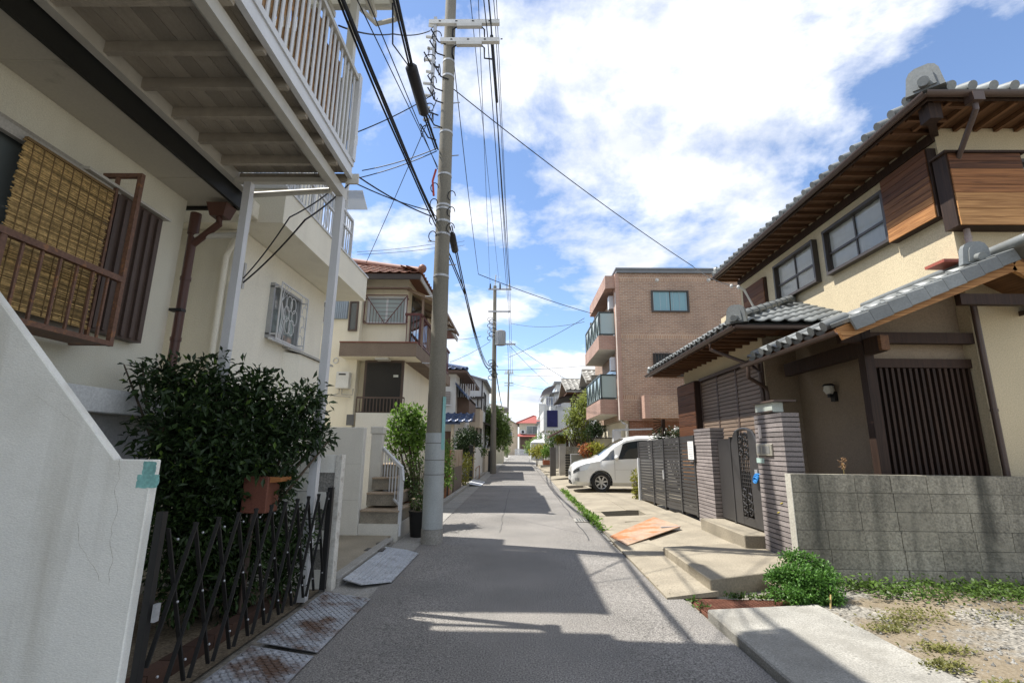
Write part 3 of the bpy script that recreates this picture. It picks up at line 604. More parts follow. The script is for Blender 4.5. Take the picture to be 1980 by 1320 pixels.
# checker plates
rgp = random.Random(2)
for (y0, y1, lab) in [(3.93, 5.22, 'rusty chequered steel gutter ramp beside the middle of the lattice gate'), (2.45, 3.86, 'rusty chequered steel gutter ramp in front of the white parapet end')]:
    t = thing('ramp_plate', lab, 'ramp', (-1.72, (y0 + y1) / 2, 0), 'steel ramps over the left gutter')
    MB().prism([(-1.47, y0, .014), (-1.93, y0, .075), (-1.93, y0, .081), (-1.47, y0, .020)], (0, y1 - y0, 0)).build('plate', checker, t)
    mb = MB(); ny = int((y1 - y0) / .034)
    for i in range(ny):
        for j in range(13):
            x = -1.90 + j * .033; y = y0 + .02 + i * .034; zo = .0015; zc = .081 + (x + 1.93) / .46 * -.061 + .001; d = .010 if (i + j) % 2 else -.010
            mb.bar((x - .013, y - d, zc + .0037), (x + .013, y + d, zc + .0003), .008, .006)
    stuff(mb.build('tread', checker, t))
t = thing('ramp_plate', 'grey aluminium gutter ramp with rounded ends in front of the stair pad', 'ramp', (-1.7, 6.5, 0))
y0, y1 = 5.62, 7.42
MB().prism([(-1.42, y0 + .22, .014), (-1.42, y1 - .12, .014), (-1.62, y1 + .02, .032), (-1.93, y1 + .05, .06), (-1.93, y0 + .1, .06), (-1.70, y0, .036)], (0, 0, .012)).build('plate', alu, t)
for i in range(7):
    x = -1.46 - i * .062; zc = .029 + (-1.42 - x) / .51 * .046
    MB().bar((x, y0 + .25 - i * .02, zc), (x, y1 - .1, zc), .016, .008).build('ridge', alu, t)
# ------------------------------------------------------------------ second house, left: cream with white ornate balcony
h2 = thing('cream_house', 'cream stuccoed house with a deep overhanging balcony and white ornate railing', 'house', (-5.5, 7.3, 0))
H2X = -3.73; BX = -3.1; BN = 5.75; BF = 9.2
box('wall', cream, h2, -9, H2X, 5.95, 8.75, -.02, 4.30); box('rear_wall', cream, h2, -9.0, H2X - .35, 8.752, 9.6, -.02, 4.30)
pl_ = MB().box(-9, BX, BN, BF, 4.31, 4.42).box(BX - .13, BX, BN, BF, 4.421, 4.79).box(-9, BX - .131, BN, BN + .13, 4.421, 4.79).box(-9, BX - .131, BF - .13, BF, 4.421, 4.79)
bal = pl_.build('balcony', cream, h2)
box('coping', white_metal, bal, BX - .15, BX + .02, BN - .02, BF + .02, 4.792, 4.825); box('coping', white_metal, bal, -5.5, BX - .151, BN - .02, BN + .14, 4.792, 4.825)
box('upper_wall', cream, h2, -9, -4.3, 6.4, 9.5, 4.43, 7.4)
window(h2, 'x', -4.3, 6.8, 8.4, 4.5, 6.4, 1, white_metal, glass_mid, 2, name='window')
MB().prism([(-9.3, 5.9, 8.5), (-3.35, 5.9, 7.46), (-3.35, 5.9, 7.58), (-9.3, 5.9, 8.65)], (0, 2.7, 0)).build('roof', M('roof_edge_cream', (.58, .55, .47), rough=.7), h2)
box('eave_board', white_metal, h2, -3.38, -3.32, 5.88, 8.62, 7.40, 7.60)
MB().prism([(-3.0, 8.25, 6.18), (-3.0, 8.6, 5.98), (-3.0, 8.6, 6.0), (-3.0, 8.25, 6.2)], (-.8, 0, 0)).build('awning', glassmat('milky_sheet', (.75, .75, .72), .4, alpha=.35, spec=.3), h2)
ry0, ry1, rz0, rz1 = BN + .06, 8.32, 4.85, 5.62
box('roof_post', white_metal, h2, -3.37, -3.31, 8.32, 8.38, 4.426, 7.40)
rl = MB().box(BX - .09, BX - .04, ry0, ry1, rz1 - .04, rz1).box(BX - .085, BX - .045, ry0, ry1, rz0, rz0 + .03).box(BX - .085, BX - .045, ry0, ry1, rz0 + .47, rz0 + .50)
rl = rl.build('railing', white_metal, h2)
MB().box(-5.2, BX - .09, BN + .04, BN + .08, rz1 - .04, rz1).box(-5.2, BX - .09, BN + .04, BN + .08, rz0, rz0 + .03).build('end_railing', white_metal, h2)
for y in (ry0, ry0 + .85, ry0 + 1.7, ry1): box('rail_post', white_metal, rl, BX - .09, BX - .04, y - .02, y + .02, 4.826, rz1 - .041)
for i in range(26):
    y = ry0 + .05 + i * (ry1 - ry0 - .1) / 25
    slat('baluster', white_metal, rl, (BX - .065, y, (rz0 + rz1) / 2), (.014, .016, rz1 - rz0 - .07))
def ring(mb, c, ru, rv, ax, r=.007, n=14, a0=0, a1=2 * math.pi):
    pts = []
    for i in range(n + 1):
        t = a0 + (a1 - a0) * i / n; u, v_ = ru * math.cos(t), rv * math.sin(t)
        pts.append((c[0], c[1] + u, c[2] + v_) if ax == 'x' else (c[0] + u, c[1], c[2] + v_))
    return mb.tube(pts, r, 5)
for i in range(8):
    y = ry0 + .16 + i * .31
    ring(MB(), (BX - .065, y, rz0 + .25), .05, .18, 'x').build('scroll', white_metal, rl)
mb = MB()
for i in range(24):
    mb.bar((-3.2 - i * .055, BN + .06, rz0 + .03), (-3.2 - i * .055 - .35, BN + .06, rz0 + .38), .004, .006); mb.bar((-3.2 - i * .055 - .35, BN + .062, rz0 + .03), (-3.2 - i * .055, BN + .062, rz0 + .38), .004, .006)
stuff(mb.build('mesh_panel', white_metal, h2))
# hopper and white pipes
hp = box('hopper', cream, h2, -3.62, -3.42, BN - .15, BN - .001, 4.34, 4.56, bevel=.01)
MB().tube([(-3.52, BN - .08, 4.34), (-3.52, BN - .08, 4.22), (-3.78, BN + .1, 4.05), (-3.86, BN + .13, 3.9), (-3.86, BN + .13, .1)], .04, 10).build('downpipe', cream, hp, smooth=True)
MB().tube([(-3.775, 5.9, 3.55), (-3.775, 5.9, 1.0)], .012, 6).build('conduit', white_metal, h2)
# window with an ornate white grille
wy0, wy1, wz0, wz1 = 6.80, 7.72, 3.02, 3.86
wo2 = window(h2, 'x', H2X, wy0, wy1, wz0, wz1, 1, M('silver_sash', (.4, .41, .42), rough=.4, metal=.3), glass_mid, 2, dep=.07)
box('sill', white_metal, wo2, H2X + .071, H2X + .11, wy0 - .03, wy1 + .03, wz0 - .03, wz0)
gx = H2X + .17; mb = MB()
mb.box(gx - .008, gx + .008, wy0, wy1, wz0 - .02, wz0).box(gx - .008, gx + .008, wy0, wy1, wz1, wz1 + .02).box(gx - .008, gx + .008, wy0, wy0 + .02, wz0, wz1).box(gx - .008, gx + .008, wy1 - .02, wy1, wz0, wz1)
for y in (wy0, wy1 - .02): mb.box(H2X, gx - .009, y, y + .02, wz0 + .05, wz0 + .07).box(H2X, gx - .009, y, y + .02, wz1 - .07, wz1 - .05)
gf2 = mb.build('grille', white_metal, h2)
cy, cz = wy0 + .36, (wz0 + wz1) / 2
for k in range(6):
    t = k * math.pi / 3
    ring(MB(), (gx, cy + .13 * math.cos(t), cz + .2 * math.sin(t)), .085, .12, 'x').build('petal', white_metal, gf2)
for k in range(5):
    ring(MB(), (gx, wy1 - .16 + .06 * (k % 2), wz0 + .1 + k * .165), .08, .10, 'x', a0=-1.2, a1=3.4).build('scroll', white_metal, gf2)
for k in range(3): MB().tube([(gx, wy0 + .06 + k * .03, wz0), (gx, wy0 + .1 + .05 * k, cz - .1), (gx, wy0 + .05, cz + .15), (gx, wy0 + .12 + .1 * k, wz1)], .006, 5).build('scroll', white_metal, gf2)
# lower projecting bay of the cream house
MB().prism([(H2X, 7.35, 2.98), (H2X + .22, 7.55, 2.93), (H2X + .22, 8.9, 2.93), (H2X, 8.9, 2.98)], (0, 0, .035)).build('bay_cap', M('grey_cap', (.42, .41, .38), rough=.7), h2)
MB().prism([(H2X + .001, 7.4, .05), (H2X + .18, 7.6, .05), (H2X + .18, 8.85, .05), (H2X + .001, 8.85, .05)], (0, 0, 2.875)).build('bay', cream, h2)
# service wires tied to the cream house
br_ = V((-3.70, 6.02, 3.62))
MB().box(-3.73, -3.66, 5.99, 6.03, 3.5, 3.85).build('wire_bracket', insul_m, h2)
wire('service_wire', 'thin black service wire sagging from the terrace post to the cream house bracket', [br_, at(560, 420, 'y', 5.4), at(668, 345, 'y', 6.2), (-1.62, 7.9, 5.6)], .009, cable_m, .05, 8)
wire('service_wire', 'lower of the twin black service wires running to the cream house bracket', [br_ + V((0, 0, -.06)), at(590, 425, 'y', 5.5), at(690, 340, 'y', 6.3), (-1.60, 7.92, 5.5)], .011, cable_m, .05, 8)
# ------------------------------------------------------------------ entrance stair of the third house
st = thing('entrance_stair', 'white-walled concrete entrance stair with a white handrail beside the utility pole', 'stairs', (-2.5, 8.5, 0))
stw = M('stair_white', (.63, .61, .55), rough=.85, var=.05, fine=.05, bump=.3, bscale=80, streak=.15, scol=(.4, .36, .28))
tread_m = M('stair_tread', (.36, .28, .20), rough=.8, var=.2, fine=.15, rnd=.1); riser_m = M('stair_riser', (.27, .24, .19), rough=.88, var=.22, scale=4, fine=.14, streak=.3)
SY = 8.30
a = at(640, 825, 'y', SY); b = at(705, 828, 'y', SY); zt_ = a.z
sw_ = box('side_wall', stw, st, -3.9, b.x, SY, SY + .14, .07, zt_, bevel=.01)
for z in (.62, 1.2): box('joint', M('joint_grey', (.45, .43, .38), rough=.9), sw_, -3.4, b.x - .02, SY - .0015, SY + .002, z, z + .006)
a2 = at(712, 838, 'y', SY + .75); b2 = at(740, 838, 'y', SY + .75)
box('inner_wall', stw, st, b.x - .1, b2.x, SY + .75, SY + .9, .07, a2.z, bevel=.01); box('wall_cap', stw, st, b.x - .12, b2.x + .02, SY + .73, SY + .92, a2.z + .001, a2.z + .13, bevel=.01)
xr = -1.98
box('bottom_riser', stw, st, b.x + .005, xr, SY + .02, SY + 1.6, -.02, .25)
for i, (dy, z) in enumerate([(.08, .25), (.36, .50), (.62, .74), (.9, .96)]):
    x0 = b.x + .01; x1 = xr - .02 - i * .11
    s_ = box('step', riser_m, st, x0, x1, SY + dy, SY + 1.8, z + .001, z + .205 - .02)
    box('tread', tread_m, s_, x0 - .0, x1 + .015, SY + dy - .025, SY + 1.8, z + .186, z + .212)
# handrail
r0 = at(788, 1035, 'x', xr); r1 = at(790, 905, 'x', xr); 
p0 = V((xr, SY + .12, .10)); top0 = V((xr, SY + .12, at(795, 905, 'y', SY + .12).z)); 
tl = at(737, 862, 'y', SY + 1.0); top1 = V((tl.x, SY + 1.0, tl.z)); bl0 = at(782, 978, 'y', SY + .12); bl1 = at(734, 935, 'y', SY + 1.0)
box('rail_post', white_metal, st, xr - .03, xr + .03, SY + .09, SY + .15, .06, top0.z - .02)
hr = MB().bar(top0, top1, .05, .05).build('handrail', white_metal, st)
MB().bar(top0 + V((0, 0, 0)), top0 + V((.06, -.12, -.2)), .03, .03).build('rail_end', white_metal, hr)
lo0 = V((xr, SY + .12, bl0.z)); lo1 = V((top1.x, SY + 1.0, bl1.z)); MB().bar(lo0, lo1, .035, .035).build('lower_rail', white_metal, hr)
for i in range(1, 8):
    t = i / 8; slatp('baluster', white_metal, hr, lo0.lerp(lo1, t), top0.lerp(top1, t), .018, .018)
# ------------------------------------------------------------------ third house: cream with brown slab and tiled roof
h3 = thing('brown_slab_house', 'warm cream house with a brown balcony slab, dark door and red-brown tiled roof', 'house', (-5, 16, 0))
UY = 13.2; SLY = 12.4
UXR = at(790, 560, 'y', UY).x
box('wall', cream2, h3, -8, UXR, UY, 20.5, -.02, at(790, 540, 'y', UY).z)
box('wing_wall', cream2, h3, -8.5, at(702, 640, 'y', UY - .001).x, UY - .3, UY - .002, -.02, 6.2)
slab_m = M('brown_roughcast', (.20, .155, .12), rough=.95, var=.12, fine=.25, fscale=60, bump=.8, bscale=60)
sa, sb_ = at(655, 688, 'y', SLY), at(806, 663, 'y', SLY)
slb = MB().box(sa.x, sb_.x, SLY, UY - .31, sa.z, sb_.z).box(UXR + .002, sb_.x, UY - .309, 18.7, sa.z, sb_.z).box(sa.x, UXR, UY - .309, UY - .003, sa.z + .002, sb_.z - .002)
so = slb.build('balcony_slab', slab_m, h3); box('slab_cap', M('cap_red', (.20, .07, .05), rough=.6), so, sa.x - .01, sb_.x + .01, SLY - .02, SLY + .08, sb_.z + .001, sb_.z + .03)
box('slab_soffit', cream2, so, sa.x + .02, sb_.x - .02, SLY + .02, UY - .01, sa.z - .012, sa.z - .001)
# upper window with a V grille
a, b = at(713, 575, 'y', UY), at(785, 627, 'y', UY)
w3 = window(h3, 'y', UY, a.x, b.x, b.z, a.z, -1, white_metal, glass_frost, 2, dep=.08)
gy = UY - .16; g3 = MB()
for z in (b.z - .02, a.z + .02): g3.box(a.x - .04, b.x + .04, gy - .01, gy + .01, z - .012, z + .012)
for x in (a.x - .04, b.x + .04): g3.box(x - .012, x + .012, gy - .01, gy + .01, b.z, a.z).box(x - .012, x + .012, gy + .011, UY, b.z + .05, b.z + .07).box(x - .012, x + .012, gy + .011, UY, a.z - .07, a.z - .05)
xm = (a.x + b.x) / 2
g3.bar((a.x - .02, gy + .012, a.z), (xm - .02, gy + .012, b.z), .014, .022).bar((b.x + .02, gy + .012, a.z), (xm + .02, gy + .012, b.z), .014, .022)
g3o = g3.build('grille', M('grille_maroon', (.12, .045, .04), rough=.5), h3)
for i in range(13):
    x = a.x + (b.x - a.x) * (i + .5) / 13; t = abs(x - xm) / ((b.x - a.x) / 2); slat('bar', MATS['grille_maroon'], g3o, (x, gy, b.z + (a.z - b.z) * t / 2), (.010, .010, (a.z - b.z) * t))
for i in range(6):
    z = b.z + (a.z - b.z) * (i + .7) / 6.6; hw = (b.x - a.x) / 2 * (z - b.z) / (a.z - b.z); slat('bar', MATS['grille_maroon'], g3o, (xm, gy - .002, z), (2 * hw, .010, .010))
MB().prism([(a.x - .35, UY - .35, a.z + .17), (b.x + .12, UY - .35, a.z + .17), (b.x + .12, UY, a.z + .24), (a.x - .35, UY, a.z + .24)], (0, 0, .03)).build('window_hood', M('hood_brown', (.16, .10, .075), rough=.5), h3)
# door
a, b = at(708, 697, 'y', UY - .32), at(775, 800, 'y', UY - .32)
box('door_frame', brown_metal, h3, a.x - .02, b.x + .02, UY - .34, UY - .303, 1.2, a.z); dr3 = box('door', M('door_dark', (.022, .02, .018), rough=.4, var=.1), h3, a.x + .05, b.x - .05, UY - .36, UY - .341, 1.2, a.z - .06)
box('door_plate', M('plate_white', (.55, .55, .5), rough=.4), dr3, b.x - .25, b.x - .12, UY - .366, UY - .361, a.z - .45, a.z - .39)
box('handle', galv, dr3, b.x - .12, b.x - .09, UY - .39, UY - .361, 1.9, 2.1)
lt = MB().box(xm - .02, xm + .32, UY - .75, UY - .45, sa.z - .07, sa.z - .0125).build('porch_light', M('porch_lamp', (.5, .48, .42), rough=.4), h3)
# porch railing and low wall
a, b = at(690, 768, 'y', SLY + .1), at(780, 798, 'y', SLY + .1)
pr = MB().box(a.x, b.x, SLY + .08, SLY + .11, a.z - .02, a.z + .02).box(a.x, b.x, SLY + .08, SLY + .11, b.z, b.z + .02).build('porch_railing', brown_metal, h3)
for i in range(15): slat('bar', brown_metal, pr, (a.x + (b.x - a.x) * i / 14, SLY + .095, (a.z + b.z) / 2), (.022, .022, a.z - b.z))
box('porch_wall', stw, h3, -4.2, b.x + .05, SLY + .02, SLY + .16, -.02, b.z - .01)
box('meter_box', M('meter_grey', (.12, .12, .12), rough=.5), h3, *(lambda p, q: (p.x, q.x, SLY - .02, SLY + .019, q.z, p.z))(at(671, 801, 'y', SLY), at(683, 822, 'y', SLY)))
# water heater
a, b = at(655, 720, 'y', UY - .33), at(677, 752, 'y', UY - .33)
wh = box('water_heater', M('heater_white', (.66, .65, .60), rough=.4), h3, a.x, b.x, UY - .5, UY - .303, b.z, a.z, bevel=.012)
box('vent', dark_iron, wh, a.x + .07, b.x - .09, UY - .505, UY - .4995, a.z - .09, a.z - .05)
MB().tube([(a.x + .08, UY - .4, b.z), (a.x + .08, UY - .4, b.z - .12), (a.x - .15, UY - .4, b.z - .2)], .016, 6).tube([(a.x + .15, UY - .4, b.z), (a.x + .16, UY - .4, b.z - .15), (b.x + .1, UY - .4, b.z - .16), (b.x + .1, UY - .4, b.z)], .02, 6).tube([(a.x - .1, UY - .42, b.z - .18), (b.x + .05, UY - .42, b.z - .22)], .02, 6).build('pipes', M('pipe_cream', (.45, .42, .35), rough=.6), wh, smooth=True)
ring(MB(), (at(649, 697, 'y', UY - .31).x, UY - .31, at(649, 697, 'y', UY - .31).z), .07, .07, 'y', .012).build('vent_ring', white_metal, h3)
# wing windows
a, b = at(612, 582, 'y', UY - .3), at(638, 625, 'y', UY - .3); window(h3, 'y', UY - .3, a.x - .3, b.x, b.z, a.z, -1, white_metal, glass_mid, 2)
a, b = at(648, 582, 'y', UY - .3), at(672, 617, 'y', UY - .3); sx_ = box('shutter', M('shutter_blue', (.30, .35, .40), rough=.5), h3, a.x, b.x, UY - .36, UY - .303, b.z, a.z)
for i in range(7): slat('slat', MATS['shutter_blue'], sx_, (a.x + (b.x - a.x) * (i + .5) / 7, UY - .37, (a.z + b.z) / 2), (.03, .02, a.z - b.z))
a, b = at(612, 597, 'y', UY - .5), at(633, 622, 'y', UY - .5); mr = MATS['grille_maroon']
gr3 = MB().box(a.x - .3, b.x, UY - .52, UY - .50, a.z - .01, a.z + .02).box(a.x - .3, b.x, UY - .52, UY - .50, b.z, b.z + .02).box(b.x - .02, b.x, UY - .5, UY - .301, b.z, b.z + .02).build('window_rail', mr, h3)
for i in range(7): slat('bar', mr, gr3, (b.x - .01 - i * .08, UY - .51, (a.z + b.z) / 2), (.015, .015, a.z - b.z))
a, b = at(678, 583, 'y', UY - .31), at(690, 640, 'y', UY - .31); window(h3, 'y', UY - .3, a.x, b.x, b.z, a.z, -1, brown_metal, glass_dark, 1)
# side balcony with maroon railing
sbx_ = sb_.x - .06; zr0 = sb_.z + .03
sr = MB().box(sbx_ - .03, sbx_ + .03, UY - .2, 18.6, zr0 + .88, zr0 + .95).box(sbx_ - .02, sbx_ + .02, UY - .2, 18.6, zr0 + .04, zr0 + .08).box(UXR, sbx_ - .031, UY - .22, UY - .17, zr0 + .88, zr0 + .95).box(UXR, sbx_, UY - .22, UY - .17, zr0 + .04, zr0 + .08).build('side_railing', mr, h3)
for i in range(29): slat('bar', mr, sr, (sbx_, UY - .15 + i * .19, zr0 + .48), (.022, .03, .80))
for i in range(5): slat('bar', mr, sr, (UXR + .06 + i * .09, UY - .195, zr0 + .48), (.02, .02, .80))
box('side_window', glass_dark, h3, UXR + .001, UXR + .03, 13.7, 16, zr0 + .1, zr0 + 1.8)
# terrace awning over the side balcony
aw = thing('balcony_awning', 'brown-framed sloping terrace awning on the red-brown tiled house, behind the pole', 'awning', (-2.6, 15, 3.7))
za0, za1 = at(790, 562, 'y', UY).z, at(878, 620, 'x', -1.62).z
for y in (13.1, 14.0, 15.0, 16.0, 16.8): MB().bar((UXR, y, za0 + .0), (-2.25, y, za0 - .42), .05, .06).build('rafter', M('awning_brown', (.25, .18, .13), rough=.5), aw)
MB().bar((-2.25, 13.0, za0 - .42), (-2.25, 17.0, za0 - .42), .06, .07).build('gutter', MATS['awning_brown'], aw)
for y in (13.2, 15.0, 16.7): box('post', MATS['awning_brown'], aw, sbx_ - .03, sbx_ + .03, y, y + .06, zr0, za0 - .2)
MB().prism([(UXR, 13.0, za0 + .035), (-2.23, 13.0, za0 - .40), (-2.23, 13.0, za0 - .394), (UXR, 13.0, za0 + .041)], (0, 4.0, 0)).build('sheet', glassmat('amber_sheet', (.55, .42, .25), .3, alpha=.3, spec=.3), aw)
# tiled hip roof of the third house
def tile_field(parent, O, u, v, nu, nv, tw, tl, mat, clip=None, name='roof_tile', thick=.018, rise=.035):
    """single overlapping S-tiles over a slope: O corner at the eave, u along the eave, v up the slope"""
    u, v = V(u).normalized(), V(v).normalized(); nrm = u.cross(v).normalized()
    if nrm.z < 0: nrm = -nrm
    key = ('tile', mat.name, round(tw, 3), round(tl, 3))
    if key not in UNIT:
        prof = [(-.5, .15), (-.36, .02), (-.15, -.12), (.05, -.05), (.2, .35), (.33, .85), (.45, .8), (.52, .3)]
        mb = MB(); n = len(prof)
        for (vv, lift) in ((0, .0), (1.12, -thick * .9)):
            for (a, h) in prof: mb.v.append((a * tw, vv * tl, h * rise + lift + thick))
            for (a, h) in prof: mb.v.append((a * tw, vv * tl, h * rise + lift))
        for i in range(n - 1):
            mb.f += [(i, i + 1, 2 * n + i + 1, 2 * n + i), (n + i, 2 * n + n + i, 2 * n + n + i + 1, n + i + 1), (i, n + i, n + i + 1, i + 1)]
        UNIT[key] = mb.mesh('tile_' + mat.name, True); UNIT[key].materials.append(mat)
    rot = Matrix((u, v, nrm)).transposed().to_4x4()
    for j in range(nv):
        for i in range(nu):
            c = V(O) + u * (tw * (i + .5)) + v * (tl * j)
            if clip and not clip(c + v * tl * .4): continue
            link(name, UNIT[key], None, parent, Matrix.Translation(c + nrm * (.012)) @ rot)
EZ = at(800, 530, 'y', UY - .45).z; ey = UY - .5; ex = UXR + .45
r3 = MB(); rx0, rx1, ry0_, ry1_ = -8.4, ex, ey, 21.0; rdg = 1.55
xm_ = (rx0 + rx1) / 2; hw = 3.2
r3.add([(rx0, ry0_, EZ), (rx1, ry0_, EZ), (rx1, ry1_, EZ), (rx0, ry1_, EZ), (rx1 - hw, ry0_ + hw, EZ + rdg), (rx1 - hw, ry1_ - hw, EZ + rdg), (rx0 + hw - .4, ry0_ + hw, EZ + rdg), (rx0 + hw - .4, ry1_ - hw, EZ + rdg)],
       [(0, 1, 4, 6), (1, 2, 5, 4), (2, 3, 7, 5), (3, 0, 6, 7), (4, 5, 7, 6), (0, 3, 2, 1)])
ro = r3.build('roof', kawara_brown, h3)
tile_field(ro, (rx1 - 3.0, ry0_ - .03, EZ + .005), (1, 0, 0), (0, hw, rdg), 11, 8, .27, .25, kawara_brown, clip=lambda c: (rx1 - c.x) > (c.y - ry0_) - .15 and c.x < rx1)
MB().tube([(rx1 + .02, ry0_ - .02, EZ + .09), (rx1 - 1.2, ry0_ + 1.2, EZ + .09 + 1.2 * rdg / hw), (rx1 - hw, ry0_ + hw, EZ + rdg + .1)], .085, 10).build('hip_ridge', kawara_brown, ro, smooth=True)
MB().ball((rx1 + .03, ry0_ - .03, EZ + .13), (.12, .12, .13), 10, 8).build('end_tile', kawara_brown, ro, smooth=True)
box('eave_fascia', M('fascia_dark', (.06, .05, .045), rough=.6), ro, rx0, rx1 - .02, ry0_ + .0, ry0_ + .05, EZ - .16, EZ - .01)
MB().box(rx1 - .05, rx1 - .01, ry0_ + .051, 20.9, EZ - .16, EZ - .01).build('eave_fascia', M('fascia_grey', (.35, .34, .32), rough=.6), ro)
tile_field(ro, (rx1 + .03, ry0_, EZ + .005), (0, 1, 0), (-hw, 0, rdg), 20, 3, .27, .25, kawara_brown, clip=lambda c: (rx1 - c.x) < (c.y - ry0_) + .15)
# ------------------------------------------------------------------ potted plants and shrub beside the pole
def pot(name, label, x, y, z, r, h, mat, plant=None, n=260, size=.07, pr=.25, ph=.35, lm=None):
    t = thing(name, label, 'pot plant' if plant else 'pot', (x, y, z))
    MB().tube([(x, y, z), (x, y, z + h * .9), (x, y, z + h)], [r * .78, r, r * 1.08], 16).build('pot', mat, t, smooth=True)
    MB().tube([(x, y, z + h), (x, y, z + h + .003)], r * .95, 14).build('soil', soil, t)
    if plant:
        bl_ = [(x, y, z + h + ph * .6, pr, pr, ph * .6), (x + pr * .4, y - pr * .2, z + h + ph, pr * .7, pr * .7, ph * .5)]
        leaves('foliage', lm or leaf_mid, t, bl_, n, size); branches('stem', bark, t, (x, y, z + h), bl_, .008, 6, int(abs(x * 100)))
    return t
pot('black_tub', 'black plastic tub with a small plant, at the foot of the white handrail', -1.72, 8.72, .0, .17, .42, dark_iron, True, 240, .06, .16, .2, leaf_mid)
pot('cream_bowl_pot', 'cream bowl pot standing between the handrail and the utility pole', -1.80, 9.35, .34, .20, .22, M('cream_pot', (.5, .46, .36), rough=.6, var=.1), True, 260, .06, .2, .25, leaf_dark)
pot('cream_urn_pot', 'cream urn pot upside down under the bowl pot by the pole', -1.80, 9.35, .0, .19, .335, MATS['cream_pot'])
pot('terracotta_pot', 'terracotta pot with dark leaves behind the white handrail', -2.2, 9.7, .2, .17, .28, terracotta, True, 300, .07, .22, .3, leaf_mid)
ps = thing('leafy_shrub', 'bright green leafy shrub beside the utility pole, before the brown slab house', 'shrub', (-1.95, 10.0, 0))
bl_ = []
for (px, py, yy, r) in [(778, 815, 9.9, .30), (800, 808, 10, .30), (772, 850, 9.8, .28), (800, 850, 10, .36), (800, 880, 10, .2), (775, 795, 9.9, .16), (815, 840, 10.2, .28), (757, 838, 9.7, .14), (790, 790, 9.9, .16), (750, 860, 9.7, .12), (745, 840, 9.6, .10), (760, 815, 9.7, .12), (765, 880, 9.7, .14)]:
    p = at(px, py, 'y', yy); bl_.append((p.x, p.y, p.z, r, r, r * .9))
leaves('crown', leaf_bright, ps, bl_, 1700, .11, .5, .1); branches('trunk', bark, ps, (-2.0, 10.0, .02), bl_, .03, 14, 5)
ps2 = thing('twiggy_shrub', 'sparse twiggy shrub with small leaves below the bright one by the pole', 'shrub', (-1.9, 9.6, 0))
bl_ = [(*at(800, 930, 'y', 9.6), .25, .3, .35), (*at(806, 900, 'y', 9.6), .25, .25, .3), (*at(780, 905, 'y', 9.7), .22, .25, .25)]
leaves('crown', leaf_mid, ps2, bl_, 520, .05, .5, .2); branches('stem', bark, ps2, (-1.85, 9.6, .0), bl_, .012, 26, 6)
ps3 = thing('green_shrub', 'small bright shrub leaning out just past the utility pole', 'shrub', (-2.0, 12.3, 0))
bl_ = [(*at(862, 900, 'y', 12.2), .22, .3, .35), (*at(862, 870, 'y', 12.4), .2, .3, .3), (*at(866, 925, 'y', 12.0), .2, .25, .25)]
leaves('crown', leaf_bright, ps3, bl_, 900, .07, .5, .2); branches('stem', bark, ps3, (-2.0, 12.3, 0), bl_, .012, 8, 8)
# ------------------------------------------------------------------ utility poles
def pole(base, top, r0, r1, label, sheath=None, seed=1):
    t = thing('utility_pole', label, 'pole', base); b, e = V(base), V(top)
    sh_ = MB().tube([b + V((0, 0, -.05)), e], [r0, r1], 24).build('shaft', grey_pole, t, smooth=True)
    return t, (lambda z: b.lerp(e, (z - b.z) / (e.z - b.z))), (lambda z: r0 + (r1 - r0) * (z - b.z) / (e.z - b.z))
P1B = at(832, 1052, 'z', 0.0); P1B = V((P1B.x, P1B.y + .12, 0)); tp = at(872, 0, 'y', P1B.y + .02)
P1T = P1B + (V((tp.x, tp.y, tp.z)) - P1B) * (12.6 / tp.z)
up1, ax1, ra1 = pole(P1B, P1T, .158, .098, 'tall grey concrete utility pole with crossarms, beside the white-railed stair')
# sheath with bands on the lower part
mb = MB().tube([ax1(.22), ax1(1.72)], [ra1(.22) + .010, ra1(1.72) + .010], 24); sh1 = mb.build('sheath', sheath_m, up1, smooth=True)
for z in (1.05, 1.28, 1.55): MB().tube([ax1(z), ax1(z + .012)], ra1(z) + .0125, 24).build('band', M('band_grey', (.16, .16, .15), rough=.6), sh1)
MB().tube([ax1(-.04), ax1(.215)], [ra1(0) + .018, ra1(0) + .016], 24).build('collar', conc_gutter, up1, smooth=True)
c_ = ax1(1.75); strip = MB()
for z0_, z1_, mt in [(1.0, 2.35, 'teal')]:
    pts = [[(c_.x + (ra1(z) + .016) * math.cos(t), c_.y + (ra1(z) + .016) * math.sin(t), z) for t in [(-.75 + .55 * k / 5) for k in range(6)]] for z in (1.45, 1.75, 2.05, 2.32)]
    strip.grid(pts)
strip.build('sign_wrap', M('teal_wrap', (.22, .44, .43), rough=.5, var=.15, scale=6, fine=.08), up1, smooth=True)
def band(t, ax, ra, z, m=galv, w=.04): MB().tube([ax(z), ax(z + w)], ra(z) + .006, 20).build('band', m, t, smooth=True)
for z in (4.45, 5.25, 5.5, 5.75, 5.82, 6.45, 7.35, 8.6, 8.95, 9.35): band(up1, ax1, ra1, z)
for i, z in enumerate((2.9, 3.5, 4.1, 4.7, 5.15, 6.9, 7.5, 8.05)):
    p = ax1(z); s_ = 1 if i % 2 else -1
    MB().tube([p + V((s_ * ra1(z), 0, 0)), p + V((s_ * (ra1(z) + .13), -.02, 0))], .010, 6).build('step_bolt', galv, up1)
